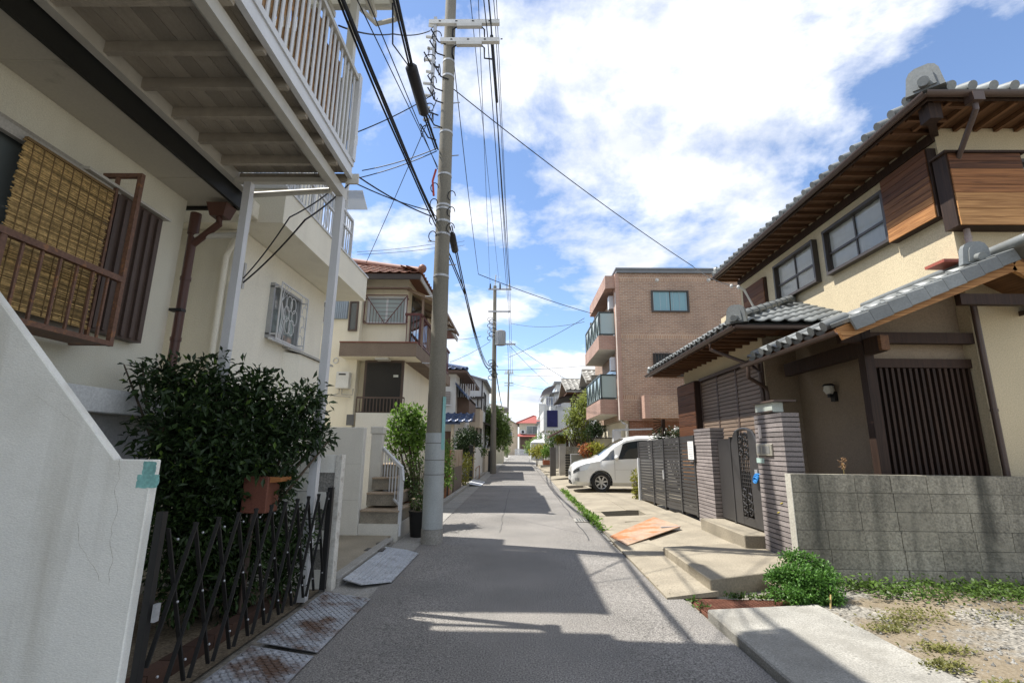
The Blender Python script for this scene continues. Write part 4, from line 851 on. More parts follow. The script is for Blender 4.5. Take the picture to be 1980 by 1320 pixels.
for (px0, px1, py, yy) in [(830, 966, 45, P1B.y - .13), (852, 966, 80, P1B.y - .13)]:
    a, b = at(px0, py, 'y', yy), at(px1, py - 1, 'y', yy); ar = MB().box(a.x, b.x, yy - .045, yy + .035, a.z - .045, a.z + .045).build('crossarm', M('arm_white', (.62, .62, .6), rough=.5, var=.06), up1)
    box('sleeve', insul_m, ar, b.x - .85, b.x - .35, yy - .05, yy + .03, a.z - .115, a.z - .047)
    MB().tube([(b.x - .85, yy, a.z - .09), (b.x - .93, yy, a.z - .16), (b.x - .93, yy, a.z - .3), (ax1(a.z).x + ra1(a.z), yy + .1, a.z - .33)], .018, 6).build('jumper', cable_m, ar, smooth=True)
    MB().tube([(b.x - .36, yy, a.z - .09), (b.x - .30, yy, a.z - .16), (b.x - .29, yy, a.z - .40), (b.x - .14, yy, a.z - .42)], .016, 6).build('jumper', cable_m, ar, smooth=True)
    for k in range(4): box('bolt', dark_iron, ar, a.x + .2 + k * .33, a.x + .24 + k * .33, yy - .052, yy - .0455, a.z - .012, a.z + .012)
ARM = at(952, 60, 'y', P1B.y - .13)
# vertical rack of low-voltage fittings on the pole's left
rk = V((ax1(8.9).x - .28, P1B.y - .12, 0)); rz0_, rz1_ = at(845, 215, 'y', rk.y).z, at(838, 35, 'y', rk.y).z
rack = MB().box(rk.x - .03, rk.x + .03, rk.y - .03, rk.y + .03, rz0_ + .4, rz1_).build('rack', galv, up1); rg = random.Random(21)
for k in range(9):
    z = rz0_ - .2 + (rz1_ - rz0_) * k / 8
    MB().tube([(rk.x - .02, rk.y, z), (rk.x - .13 - .04 * (k % 2), rk.y, z + .02)], .03, 8).build('spool_insulator', insul_m, rack)
    c = V((rk.x - .1 + rg.uniform(-.12, .18), rk.y - .05, z - .12))
    ring(MB(), c + V((.1, 0, 0)), rg.uniform(.05, .13), rg.uniform(.03, .10), 'y' if k % 3 else 'x', .008, 12, rg.uniform(0, 3), rg.uniform(3, 5.2)).build('wire_loop', cable_m, rack)
    ring(MB(), c + V((.12, .02, -.15)), rg.uniform(.05, .12), rg.uniform(.08, .16), 'x' if k % 2 else 'y', .010, 12, 0, rg.uniform(3, 5)).build('wire_loop', cable_m, rack)
    MB().tube([c, c + V((.15, .05, -.25)), c + V((.3, .06, -.3))], .014, 6).build('lead', cable_m, rack, smooth=True)
for k in range(7):
    z = 5.2 + k * .16; c = ax1(z)
    ring(MB(), c + V((.16 * (1 if k % 2 else -1), -.12, 0)), .07, .10, 'y', .009, 10, 0, 4.5).build('wire_loop', cable_m, up1)
red = MB().tube([ax1(6.55) + V((-.15, -.1, 0)), ax1(6.3) + V((-.2, -.12, 0)), ax1(6.0) + V((-.17, -.12, 0))], .02, 6).build('red_sleeve', M('red_wire', (.45, .06, .04), rough=.5), up1, smooth=True)
# second pole with transformer
P2B = V((-1.56, 29.3, 0)); t2 = at(957, 553, 'y', 29.3); P2T = V((t2.x, 29.3, t2.z))
up2, ax2, ra2 = pole(P2B, P2T, .185, .105, 'concrete utility pole carrying a grey transformer, further along the left gutter')
def arm(t, a, b, m=galv, th=.05): return MB().bar(a, b, .08, th).build('crossarm', m, t)
y2 = 29.15
for (p, q) in [((944, 559), (989, 560)), ((944, 602), (987, 602)), ((957, 665), (997, 668))]:
    a, b = at(*p, 'y', y2), at(*q, 'y', y2); arm(up2, a, V((b.x, b.y, a.z)), th=.09)
a = at(958, 545, 'y', y2); MB().tube([V(P2T), V(P2T) + V((.05, 0, .75))], .035, 8).build('top_pin', galv, up2)
for px in (948, 967, 985):
    p = at(px, 555, 'y', y2); MB().tube([(p.x, y2, p.z - .15), (p.x, y2, p.z + .22)], [.06, .04], 8).build('insulator', dark_iron if px != 985 else insul_m, up2)
p0, p1 = at(968, 640, 'y', 29.0), at(968, 667, 'y', 29.0); tz0, tz1, txc = p1.z, p0.z, p0.x
tf = MB().tube([(txc, 29.0, tz0), (txc, 29.0, tz1)], .30, 20).build('transformer', M('transformer_grey', (.36, .37, .37), rough=.5, var=.08), up2, smooth=True)
for k in range(18):
    t = 2 * math.pi * k / 18; slat('fin', MATS['transformer_grey'], tf, (txc + .31 * math.cos(t), 29.0 + .31 * math.sin(t), (tz0 + tz1) / 2), (.03, .03, tz1 - tz0 - .1))
MB().tube([(txc, 29, tz1), (txc, 29, tz1 + .08)], [.28, .1], 16).build('lid', MATS['transformer_grey'], tf)
for k in range(10):
    z = at(950, 618 + k * 4, 'y', y2).z; ring(MB(), ax2(z) + V((-.25 + .1 * (k % 3), -.2, 0)), .18, .14, 'y', .022, 10, 0, 5).build('wire_loop', cable_m if k % 2 else insul_m, up2)
for k in range(7):
    z = at(950, 700 + k * 5, 'y', y2).z; ring(MB(), ax2(z) + V((-.15 + .1 * (k % 3), -.2, 0)), .2, .13, 'y', .022, 10, 0, 5).build('wire_loop', cable_m, up2)
box('cable_cover', dark_iron, up2, P2B.x - .28, P2B.x - .16, 29.0, 29.12, .1, 1.3)
P3B = V((-1.98, 76, 0)); t3 = at(984, 715, 'y', 76); up3, ax3, ra3 = pole(P3B, V((t3.x, 76, t3.z)), .2, .12, 'distant slim utility pole standing before the beige gable house')
for py in (722, 740, 745):
    a, b = at(975, py, 'y', 75.8), at(993, py, 'y', 75.8); MB().bar(a, b, .1, .12).build('crossarm', galv, up3)
for k in range(5): MB().tube([at(978 + k * 3.2, 716, 'y', 75.8), at(978 + k * 3.2, 722, 'y', 75.8)], .08, 6).build('insulator', insul_m, up3)
# ------------------------------------------------------------------ cables
BKY = -6.0
def ext(p, q, y):   # extend the line q->p back to a given y
    p, q = V(p), V(q); t = (y - p.y) / (q.y - p.y); return p.lerp(q, t)
c1 = ax1(at(848, 420, 'y', P1B.y).z) + V((-.17, -.05, 0)); f1 = V((-1.74, 3.5, c1.z + .05)); e2 = ax2(at(950, 712, 'y', 29.2).z) + V((-.2, -.1, 0))
cab = thing('telephone_cable', 'thick bundle of black telephone cables running past the white balcony to the pole', 'cable', c1)
rg = random.Random(12)
for k in range(5):
    o_ = V((rg.uniform(-.035, .035), 0, rg.uniform(-.045, .045)))
    pts = [V((f1.x - .05, BKY, f1.z + .25)) + o_] + [f1.lerp(c1, t) + o_ + V((0, 0, -.06 * 4 * t * (1 - t) + .012 * math.sin(9 * t + k))) for t in [i / 14 for i in range(15)]]
    MB().tube(pts, .013 if k else .02, 6).build('strand', cable_m, cab, smooth=True)
    pts = [c1.lerp(e2, t) + o_ + V((.32 * min(1, 6 * t) * (1 - t), 0, -.85 * 4 * t * (1 - t))) for t in [i / 24 for i in range(25)]]
    if k < 3: MB().tube(pts, .012, 6).build('strand', cable_m, cab, smooth=True)
c2 = ax1(at(843, 292, 'y', P1B.y).z) + V((-.16, -.05, 0)); f2 = at(765, 0, 'y', 4.6); cs0, cs1 = at(795, 130, 'y', f2.y + (c2.y - f2.y) * .46), at(820, 218, 'y', f2.y + (c2.y - f2.y) * .72)
c2b = thing('splice_cable', 'black cable with a long black splice closure slung before the pole', 'cable', c2)
back = cs0 + (f2 - cs0).normalized() * 9
for k in range(3):
    o_ = V((.025 * (k - 1), 0, .03 * (k % 2)))
    MB().tube([back + o_, f2 + o_, cs0 + o_, cs1 + o_, c2 + o_], .014, 6).build('strand', cable_m, c2b, smooth=True)
dv = (cs1 - cs0).normalized()
MB().tube([cs0 - dv * .06, cs0, cs0 + dv * .02, cs1 - dv * .02, cs1, cs1 + dv * .08], [.02, .085, .095, .095, .08, .02], 10).build('closure', M('closure_black', (.02, .02, .022), rough=.45, bump=.4, bscale=60), c2b, smooth=True)
MB().tube([f2 + V((-.03, 0, -.05)), f2.lerp(cs0, .4) + V((-.12, 0, -.2)), cs0 + V((-.04, 0, .02))], .010, 6).build('loop', cable_m, c2b, smooth=True)
c3 = ax1(at(868, 440, 'y', P1B.y).z) + V((.14, -.05, 0)); e3 = e2 + V((.12, 0, .25))
c3b = thing('splice_cable', 'black cable with a short splice closure hanging from the pole down the street', 'cable', c3)
pts = [c3.lerp(e3, t) + V((0, 0, -.95 * 4 * t * (1 - t))) for t in [i / 30 for i in range(31)]]
for k in range(2): MB().tube([p + V((.03 * k, 0, .02 * k)) for p in pts], .012, 6).build('strand', cable_m, c3b, smooth=True)
MB().tube([pts[1].lerp(pts[0], .7), pts[1].lerp(pts[0], .6), pts[1].lerp(pts[2], .2), pts[1].lerp(pts[2], .3)], [.02, .07, .07, .02], 10).build('closure', MATS['closure_black'], c3b, smooth=True)
for k_ in range(3):
    wire('power_line', ['upper', 'middle', 'lower'][k_] + ' thin line strung from the transformer pole to the distant pole', [at(986 - 2 * k_, [560, 603, 667][k_], 'y', 29.15), at(992 - 3 * k_, [722, 740, 745][k_], 'y', 75.8)], .014, cable_m, .7, 20)
e4 = ax3(7.0); wire('telephone_cable', 'black cable sagging onward from the transformer pole to the distant pole', [e2 + V((.3, 0, 0)), e4], .03, cable_m, 1.6, 24)
# high-voltage group over the right arm ends
hv = [(ARM + V((-.03, 0, .15)), (986, 560)), (ARM + V((-.10, 0, -.05)), (984, 603)), (ARM + V((.0, 0, -.15)), (986, 604)), (ARM + V((.05, 0, .3)), (987, 558))]
hl = ['thick black low-voltage line over the white crossarm ends', 'black line just left of the thick line at the crossarm ends', 'black line passing under the crossarm ends to the transformer pole', 'thin line right of the thick line, toward the transformer pole']
for (a, q), lb_, r in zip(hv, hl, (.016, .010, .010, .008)):
    b = at(*q, 'y', 29.15); bk = V((a.x + (a.x - b.x) * .3 - .25, BKY, a.z + .35)); wire('power_line', lb_, [bk, a, b], r, cable_m, .28, 20)
bt = wire('line_cover', 'ragged black insulating cover wrapped on the line below the crossarms', [ARM + V((-.02, .1, -.02)), ARM.lerp(at(986, 560, 'y', 29.15), .10) + V((0, 0, -.10))], .035, cable_m, .0, 6)
for k, (px, q, lb_) in enumerate([(910, (966, 553), 'thin line left of the crossarms with a small insulator'), (960, (986, 556), 'thin line right of the crossarms toward the transformer pole'), (925, (948, 556), 'faint thin line between the pole top and crossarm ends')]):
    a = at(px, 2, 'y', 7.6); b = at(*q, 'y', 29.15); wire('power_line', lb_, [ext(a, b, BKY) if k != 1 else V((a.x, BKY, a.z + .2)), a, b], .007, cable_m, .12, 18)
# drops to houses
wire('service_drop', 'long black service drop from the pole to the tiled house eave', [ax1(at(884, 172, 'y', P1B.y).z) + V((.12, 0, 0)), at(1340, 515, 'x', 4.9), at(1428, 553, 'x', 5.2)], .010, cable_m, .12, 18)
wire('service_drop', 'service drop across the sky from the mid-span clamp to the brick apartment block', [at(925, 530, 'y', 18), at(1145, 606, 'y', 22.5)], .014, cable_m, .08, 16)
wire('power_line', 'thin line dropping from the pole to the mid-span clamp', [ax1(9.0) + V((.1, 0, 0)), at(925, 530, 'y', 18)], .009, cable_m, .15, 16)
wire('service_drop', 'black service drop curving from the pole rack to the white balcony', [(rk.x - .1, rk.y, at(838, 60, 'y', rk.y).z), at(760, 66, 'y', 6.2), at(655, 50, 'y', 4.7)], .010, cable_m, .06, 12)
wire('service_drop', 'straight service drop slanting from the pole fittings down past the balcony post', [at(842, 180, 'y', P1B.y - .1), at(690, 256, 'y', 6.8)], .010, cable_m, .05, 12)
wire('service_drop', 'upper of two service drops from the pole toward the cream house', [at(845, 287, 'y', P1B.y - .1), at(700, 330, 'y', 8.3)], .009, cable_m, .05, 12)
wire('service_drop', 'lower of two service drops from the pole toward the cream house', [at(845, 292, 'y', P1B.y - .1), at(690, 345, 'y', 8.4)], .009, cable_m, .05, 12)
wire('service_drop', 'steep thin drop from the pole down to the brown slab house roof', [at(846, 190, 'y', P1B.y - .1), at(708, 508, 'y', 12.7)], .008, cable_m, .04, 12)
for k, (a, b, lb_) in enumerate([((0, 0), (0, 0), 'pair')]): pass
for k in range(2):
    a = ax1(at(840, 328 + 4 * k, 'y', P1B.y).z) + V((-.12, -.1, 0)); f = at(705 + 18 * k, 30, 'y', 4.2); wire('power_line', ['twisted thin wire right of the cable bundle by the balcony', 'second twisted thin wire beside the first above the balcony'][k], [f + (f - a) * 1.2, f, a], .007, cable_m, 0, 10)
for k, (p, q, y, lb_) in enumerate([((690, 487), (838, 472), 20, 'pale line behind the pole above the brown tiled roof'), ((690, 492), (838, 480), 20, 'lower pale line behind the pole above the brown tiled roof')]):
    wire('power_line', lb_, [at(*p, 'y', y), at(*q, 'y', y), at(q[0] + 60, q[1] - 6, 'y', y + 6)], .010, cable_m, .05, 8)
yb = 29.1
for k, (p, q, yq, lb_) in enumerate([((955, 715), (1160, 704), 31, 'dark line crossing the street from the transformer pole to the right houses'), ((870, 700), (948, 660), 28, 'line from the transformer pole toward the blue-tiled house'), ((985, 660), (1115, 745), 34, 'line slanting from the transformer to the grey-tiled gable house'),
        ((860, 655), (930, 650), 26, 'short drop left of the transformer pole'), ((985, 690), (1130, 615), 23, 'thin line rising from the transformer pole to the apartment block'), ((988, 625), (1130, 622), 24, 'sagging pair of lines from the transformer pole rightward'), ((985, 668), (1060, 742), 45, 'thin line from the transformer arm to the far right houses'),
        ((985, 725), (1070, 726), 70, 'distant line across the far end of the street'), ((985, 740), (1050, 752), 72, 'distant drop near the far pole'), ((984, 792), (1044, 793), 78, 'low distant line across the street by the red-roofed house')]):
    wire('service_drop', lb_, [at(*p, 'y', yb if k < 7 else 75), at(*q, 'y', yq)], .012 if k < 7 else .022, cable_m, .25 if k == 5 else .1, 14)
# ------------------------------------------------------------------ block wall of the gravel lot
blk = M('old_block', (.27, .25, .20), rough=.92, var=.42, scale=.8, fine=.2, fscale=45, bump=.8, bscale=50, streak=1.0, scol=(.05, .05, .042), blotch=.6, bcol=(.33, .305, .24), bsc=1.9, bedge=(.54, .66), rnd=.10)
WY = 5.72
bwl = thing('block_wall', 'weathered grey concrete block wall with dark stains at the edge of the gravel lot', 'wall', (5.5, WY, .1))
XL = at(1530, 917, 'y', WY).x; ztop = at(1700, 918, 'y', WY).z
zrow = [ztop - .02 - .2 * k for k in range(7)]
rg = random.Random(4)
for r_ in range(6):
    z1 = ztop - .2 * r_; z0 = z1 - .193
    if z0 < -.05: z0 = -.05
    off = [.0, .0, .02, 0, .0, .01][r_]; x = XL + .0; first = True
    while x < 9.0:
        wd = (.30 + .012 * r_) if first else .4
        first = False
        slat('block', blk, bwl, (x + wd / 2, WY + .06 + rg.uniform(-.004, .004), (z0 + z1) / 2), (wd - .006, .11, z1 - z0 + .001)); x += wd
box('mortar', M('mortar_grey', (.14, .135, .11), rough=.95, fine=.2, streak=.5, scol=(.06, .06, .05)), bwl, XL + .02, 9.0, WY + .012, WY + .108, -.05, ztop - .006)
box('end_render', M('end_render', (.45, .43, .37), rough=.9, var=.15, scale=5, fine=.1, bump=.4, bscale=40), bwl, XL - .012, XL - .0035, WY, WY + .12, -.05, ztop)
# ------------------------------------------------------------------ tiled gate pillars
brk = M('pillar_brick', (.255, .225, .215), rough=.8, var=.12, scale=6, fine=.12, fscale=70, rnd=.12, bump=.2, bscale=90)
joint_m = M('pillar_joint', (.035, .033, .032), rough=.95, var=.1)
def pillar(label, x0, x1, y0, y1, z0, z1, pitch, cat='gate pillar'):
    t = thing('gate_pillar', label, cat, ((x0 + x1) / 2, (y0 + y1) / 2, z0))
    box('core', joint_m, t, x0 + .012, x1 - .012, y0 + .012, y1 - .012, z0, z1 - .01)
    n = int((z1 - z0) / pitch)
    for i in range(n):
        z = z1 - (i + .5) * pitch
        o = .37 + .26 * ((i * .618) % 1)
        ym = y0 + (y1 - y0) * o
        slat('brick', brk, t, ((x0 + x1) / 2, (y0 + ym) / 2, z), (x1 - x0, ym - y0 - .003, pitch - .013)); slat('brick', brk, t, ((x0 + x1) / 2, (ym + y1) / 2, z), (x1 - x0, y1 - ym, pitch - .013))
    return t
pL = pillar('brown-grey thin-brick gate pillar between the slatted folding gate and arched gate', 3.45, 3.70, 8.98, 9.82, .05, 1.90, .0635)
pR = pillar('brown-grey thin-brick gate pillar with a lamp box and mail slot, by the block wall', 3.45, 3.68, 6.50, 7.27, .08, 2.0, .0635)
# fittings on the right pillar
mp_ = thing('lamp_box', 'pale metal lamp box with a brown lid on top of the brick pillar', 'lamp', (3.5, 7.0, 2.0))
box('body', M('lamp_pane', (.50, .54, .48), rough=.35), mp_, 3.45, 3.60, 6.72, 7.20, 2.02, 2.15); box('foot', brown_metal, mp_, 3.48, 3.6, 6.85, 7.1, 1.99, 2.0195)
box('lid', brown_metal, mp_, 3.42, 3.72, 6.60, 7.24, 2.152, 2.175); box('frame', brown_metal, mp_, 3.444, 3.4495, 6.71, 7.21, 2.02, 2.04)
a, b = at(1464, 858, 'x', 3.446), at(1496, 881, 'x', 3.446)
ms = box('mail_slot', M('mail_silver', (.42, .40, .34), rough=.4, metal=.4), pR, 3.425, 3.449, b.y, a.y, b.z, a.z, bevel=.004)
box('slot_plate', M('slot_grey', (.2, .2, .19), rough=.4), ms, 3.421, 3.4245, b.y + .05, a.y - .18, b.z + .03, a.z - .03)
box('intercom', M('intercom', (.25, .25, .24), rough=.5), ms, 3.419, 3.4245, a.y - .13, a.y - .03, b.z + .03, a.z - .03)
a, b = at(1466, 822, 'x', 3.446), at(1473, 847, 'x', 3.446); nps = box('name_plate', M('name_stone', (.58, .52, .48), rough=.5, var=.2, fine=.1), pR, 3.438, 3.449, b.y, a.y, b.z, a.z)
a, b = at(1463, 885, 'x', 3.446), at(1478, 895, 'x', 3.446); box('sticker', M('mint_sticker', (.42, .55, .50), rough=.5), pR, 3.443, 3.449, b.y, a.y, b.z, a.z)
for k, (px, py) in enumerate([(1511, 973), (1505, 991)]): a = at(px, py, 'x', 3.444); MB().bar((3.4445, a.y - .03, a.z + .015), (3.4445, a.y + .03, a.z - .005), .003, .012).build('yellow_mark', M('yellow_mark', (.5, .4, .08), rough=.7), pR)
# ------------------------------------------------------------------ arched wrought gate
ag = thing('arched_gate', 'dark metal garden gate with an arched top and wrought scroll panel', 'gate', (3.56, 7.9, .33))
GX = 3.56; gy0, gy1, gz0 = 7.50, 8.40, .36; gzs, gzt = 1.60, 1.84
def arch(y): t = (y - (gy0 + gy1) / 2) / ((gy1 - gy0) / 2); return gzs + (gzt - gzs) * math.sqrt(max(0, 1 - (t * 1.0) ** 2)) if abs(t) < .7 else gzs - .0 + (gzt - gzs) * .714 * max(0, (1 - abs(t)) / .3)
ys_ = [gy0 + (gy1 - gy0) * i / 24 for i in range(25)]
wy_a, wy_b = 7.76, 8.16
for s0, s1 in ((0, 7), (17, 24)):
    poly = [(GX, ys_[s0], gz0)] + [(GX, ys_[i], arch(ys_[i])) for i in range(s0, s1 + 1)] + [(GX, ys_[s1], gz0)]
    MB().prism(poly, (.04, 0, 0)).build('side_panel', gate_metal, ag)
MB().tube([(GX + .02, ys_[i], arch(ys_[i])) for i in range(25)], .024, 8).build('top_rail', gate_metal, ag, smooth=True)
box('bottom_rail', gate_metal, ag, GX + .002, GX + .038, ys_[7], ys_[17], gz0, gz0 + .12)
for i in range(6): slat('bar', gate_metal, ag, (GX + .02, wy_a + .04 + i * .064, 1.15), (.014, .014, 1.25))
for k in range(9): slat('cross_bar', gate_metal, ag, (GX + .02, (wy_a + wy_b) / 2, .95 + k * .06), (.012, wy_b - wy_a, .010))
rg = random.Random(8)
for k in range(14):
    zc = 1.42 + (k % 7) * .05 if k < 7 else .52 + (k - 7) * .055; yc = (wy_a + wy_b) / 2 + (.09 if k % 2 else -.09)
    ring(MB(), (GX + .005, yc, zc), .07, .055, 'x', .010, 14, rg.uniform(0, 3), rg.uniform(4.5, 6.5)).build('scroll', gate_metal, ag)
    ring(MB(), (GX + .008, yc + .03, zc + .02), .03, .025, 'x', .009, 10).build('scroll', gate_metal, ag)
box('lock_plate', galv, ag, GX - .018, GX - .001, 7.51, 7.60, 1.06, 1.22)
box('hinge_post', gate_metal, ag, GX - .01, GX + .05, 7.30, 7.37, .33, 1.74); box('fixed_leaf', gate_metal, ag, GX + .0, GX + .035, 8.46, 8.95, .36, 1.68); box('hinge_post', gate_metal, ag, GX - .01, GX + .05, 8.405, 8.455, .33, 1.72)
mb = MB().prism([(GX, 7.372, gz0), (GX, 7.495, gz0), (GX, 7.495, 1.62), (GX, 7.44, 1.55), (GX, 7.372, 1.74)], (.035, 0, 0)).build('narrow_leaf', gate_metal, ag)
rp_ = thing('blue_rope', 'bright blue rope knotted round the lock of the arched gate', 'rope', (GX - .03, 7.5, 1.1))
blue_m = M('blue_rope', (.03, .22, .55), rough=.7)
for k in range(6): ring(MB(), (GX - .03 - .005 * k, 7.50 + .012 * (k % 3), 1.13 - .012 * k), .055 + .008 * (k % 3), .03 + .012 * (k % 2), 'x', .009, 12).build('loop', blue_m, rp_)
MB().tube([(GX - .03, 7.56, 1.15), (GX - .035, 7.46, 1.16), (GX - .03, 7.36, 1.15)], .011, 6).build('tail', blue_m, rp_, smooth=True)
hs = wire('blue_hose', 'blue hose end hanging behind the dark leaf of the arched gate', [(GX + .09, 8.42, .38), (GX + .10, 8.43, .62), (GX + .09, 8.40, .95)], .018, blue_m, 0, 6, cat='hose')
# ------------------------------------------------------------------ folding slat gate
fg = thing('folding_gate', 'dark grey folding driveway gate of horizontal slats in four leaves', 'gate', (3.45, 12, .1))
fy = [at(px, 900, 'x', 3.46).y for px in (1240, 1263, 1288, 1315, 1344)]; fy[-1] = 9.84
fx = [3.42, 3.47, 3.43, 3.48, 3.46]
def fz0(y): return .10 + (14.1 - y) * .028
def fz1(y): return 1.70 + (14.1 - y) * .018
for i, (x, y) in enumerate(zip(fx, fy)):
    box('stile', gate_metal, fg, x - .03, x + .03, y - .035, y + .035, fz0(y) + .02, fz1(y))
    if 0 < i < 4: MB().tube([(x - .03, y, fz0(y) - .02), (x + .03, y, fz0(y) - .02)], .04, 10).build('caster', dark_iron, fg)
for i in range(4):
    a, b = V((fx[i], fy[i] - .036, 0)), V((fx[i + 1], fy[i + 1] + .036, 0))
    for k in range(21):
        za_, zb_ = fz0(a.y) + .08, fz1(a.y) - .03; zc_, zd_ = fz0(b.y) + .08, fz1(b.y) - .03
        t = k / 20; slatp('slat', gate_metal, fg, (a.x, a.y, za_ + (zb_ - za_) * t), (b.x, b.y, zc_ + (zd_ - zc_) * t), .024, .060 if k not in (0, 20) else .075)
box('pull_handle', M('handle_white', (.6, .6, .6), rough=.4), fg, fx[2] - .055, fx[2] - .031, fy[2] - .02, fy[2] + .02, .82, 1.02)
box('post', white_metal, fg, 3.36, 3.44, 14.2, 14.28, .0, 1.25)
a, b = at(1329, 853, 'x', 3.40), at(1342, 888, 'x', 3.40)
nt_ = thing('paper_notice', 'white paper notice taped to the folding gate beside the brick pillar', 'notice', (3.4, a.y, b.z)); box('sheet', M('paper', (.72, .72, .70), rough=.7), nt_, 3.398, 3.402, b.y, a.y, b.z, a.z)
for k in range(11): box('text_line', M('print_grey', (.35, .35, .36), rough=.8), nt_, 3.3968, 3.3978, b.y + .04, a.y - .04 - .06 * (k % 3 == 1), a.z - .05 - k * .034, a.z - .042 - k * .034)
# rusted steel ramp across the gutter
rpk = thing('rusted_ramp', 'rusty orange steel plate ramp laid askew across the right gutter', 'ramp', (2.2, 9.2, 0))
A_, D_ = at(1180, 1037, 'z', .045), at(1212, 1055, 'z', .045); B_, C_ = at(1264, 1000, 'z', .17), at(1316, 1018, 'z', .17)
MB().prism([A_, D_, C_, B_], (0, 0, .012)).build('plate', rust_plate, rpk); MB().bar(C_ + V((-.35, -.02, -.03)), C_ + V((-.02, 0, -.02)), .05, .06).build('bracket', galv, rpk)
gd_ = thing('drain_grate', 'red-brown rusty drain grate between the driveway slab and lot slab', 'grate', (2.2, 5.1, 0))
box('tray', rust_grate, gd_, 1.74, 2.72, 4.905, 5.36, -.01, .018)
for k in range(12): slat('bar', rust_grate, gd_, (2.23, 4.925 + k * .038, .024), (.97, .012, .018))
for k in range(24): slat('cross_bar', rust_grate, gd_, (1.76 + k * .0405, 5.13, .022), (.008, .44, .012))
# street drain on the road's right edge
d = at(1130, 1005, 'z', .02); sg = thing('street_drain', 'small concrete-framed drain grille at the right edge of the road', 'drain', (d.x, d.y, 0))
box('frame', conc_gutter, sg, d.x - .22, d.x + .16, d.y - .22, d.y + .22, .0, .022)
for k in range(6): slat('bar', dark_iron, sg, (d.x - .15 + k * .055, d.y, .025), (.02, .36, .008))
# ------------------------------------------------------------------ tiled house, right
hr_ = thing('tiled_house', 'two-storey beige stuccoed house with grey tiled roofs and cedar shutter boxes', 'house', (7.5, 9, 0))
beige = M('beige_stucco', (.56, .475, .32), rough=.92, var=.06, scale=1.2, fine=.1, fscale=70, bump=.6, bscale=70, streak=.10, scol=(.3, .25, .17))
RX, RY = 5.78, 6.1; EZ_W = 5.95
box('wall', beige, hr_, RX, 15, RY, 12.25, -.02, EZ_W); box('rear_wall', beige, hr_, RX, 15, 12.251, 13.6, -.02, 5.2)
box('lean_to_wall', beige, hr_, 4.2, RX - .001, 8.30, 12.4, -.02, 3.60)
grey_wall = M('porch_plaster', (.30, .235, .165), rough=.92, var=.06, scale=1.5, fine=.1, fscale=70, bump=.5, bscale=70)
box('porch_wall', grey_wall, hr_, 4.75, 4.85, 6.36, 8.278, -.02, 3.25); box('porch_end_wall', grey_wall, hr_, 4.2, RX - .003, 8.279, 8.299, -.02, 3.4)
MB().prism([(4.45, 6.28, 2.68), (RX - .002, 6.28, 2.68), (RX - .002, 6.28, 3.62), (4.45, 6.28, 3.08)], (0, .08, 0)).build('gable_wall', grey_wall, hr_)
box('porch_post', wood_trim, hr_, 4.36, 4.48, 6.10, 6.22, .05, 3.05)
# lattice door
ld = MB().box(4.50, RX - .002, 6.2, 6.27, 2.56, 2.675).build('lattice_door', wood_trim, hr_); box('bottom_rail', wood_trim, ld, 4.50, RX - .002, 6.22, 6.27, .2, .32)
for i in range(17): slat('lattice_bar', wood_trim, ld, (4.55 + i * .0745, 6.235, 1.44), (.034, .045, 2.23))
box('door_back', M('door_black', (.02, .018, .016), rough=.7), ld, 4.5, RX - .003, 6.30, 6.33, .05, 2.56)
lm = thing('porch_lamp', 'round white porch lamp on a black bracket on the shaded porch wall', 'lamp', (4.7, 7.3, 2.1))
p = at(1607, 755, 'x', 4.69); box('bracket', dark_iron, lm, 4.70, 4.749, p.y - .05, p.y + .05, p.z - .16, p.z - .02)
MB().tube([(4.66, p.y, p.z - .05), (4.66, p.y, p.z + .0), (4.66, p.y, p.z + .07)], [.045, .075, .065], 14).build('globe', M('lamp_globe', (.62, .60, .52), rough=.3), lm, smooth=True); MB().tube([(4.66, p.y, p.z + .07), (4.66, p.y, p.z + .10)], [.085, .06], 14).build('cap', dark_iron, lm); MB().tube([(4.66, p.y, p.z - .10), (4.66, p.y, p.z - .05)], .03, 10).build('stem', dark_iron, lm)
# ---- slatted shutters of the lean-to
lv = M('shutter_brown', (.185, .135, .10), rough=.55, var=.1, scale=3, fine=.06, rnd=.08)
ly = [8.36, 9.27, 10.18, 11.08]; box('shutter_back', brown_metal, hr_, 4.168, 4.199, 8.32, 11.1, .35, 3.02)
for i in range(3):
    s_ = box('shutter_panel', brown_metal, hr_, 4.12, 4.167, ly[i + 1] - .03, ly[i + 1] + .03, .35, 3.02)
    for k in range(35): slat('louvre', lv, s_, (4.140, (ly[i] + ly[i + 1]) / 2, .40 + k * .075), (.022, ly[i + 1] - ly[i] - .065, .064), Matrix.Rotation(.12, 3, 'Y'))
box('shutter_head', brown_metal, hr_, 4.10, 4.199, 8.32, 11.12, 3.022, 3.09)
wb = box('cedar_panel', wood_trim, hr_, 4.0, 4.199, 11.12, 12.35, .3, 3.05)
for k in range(11): slat('board', wood_ly if k < 5 else wood_dy, wb, (3.992, 11.735, .45 + k * .245), (.015, 1.2, .235))
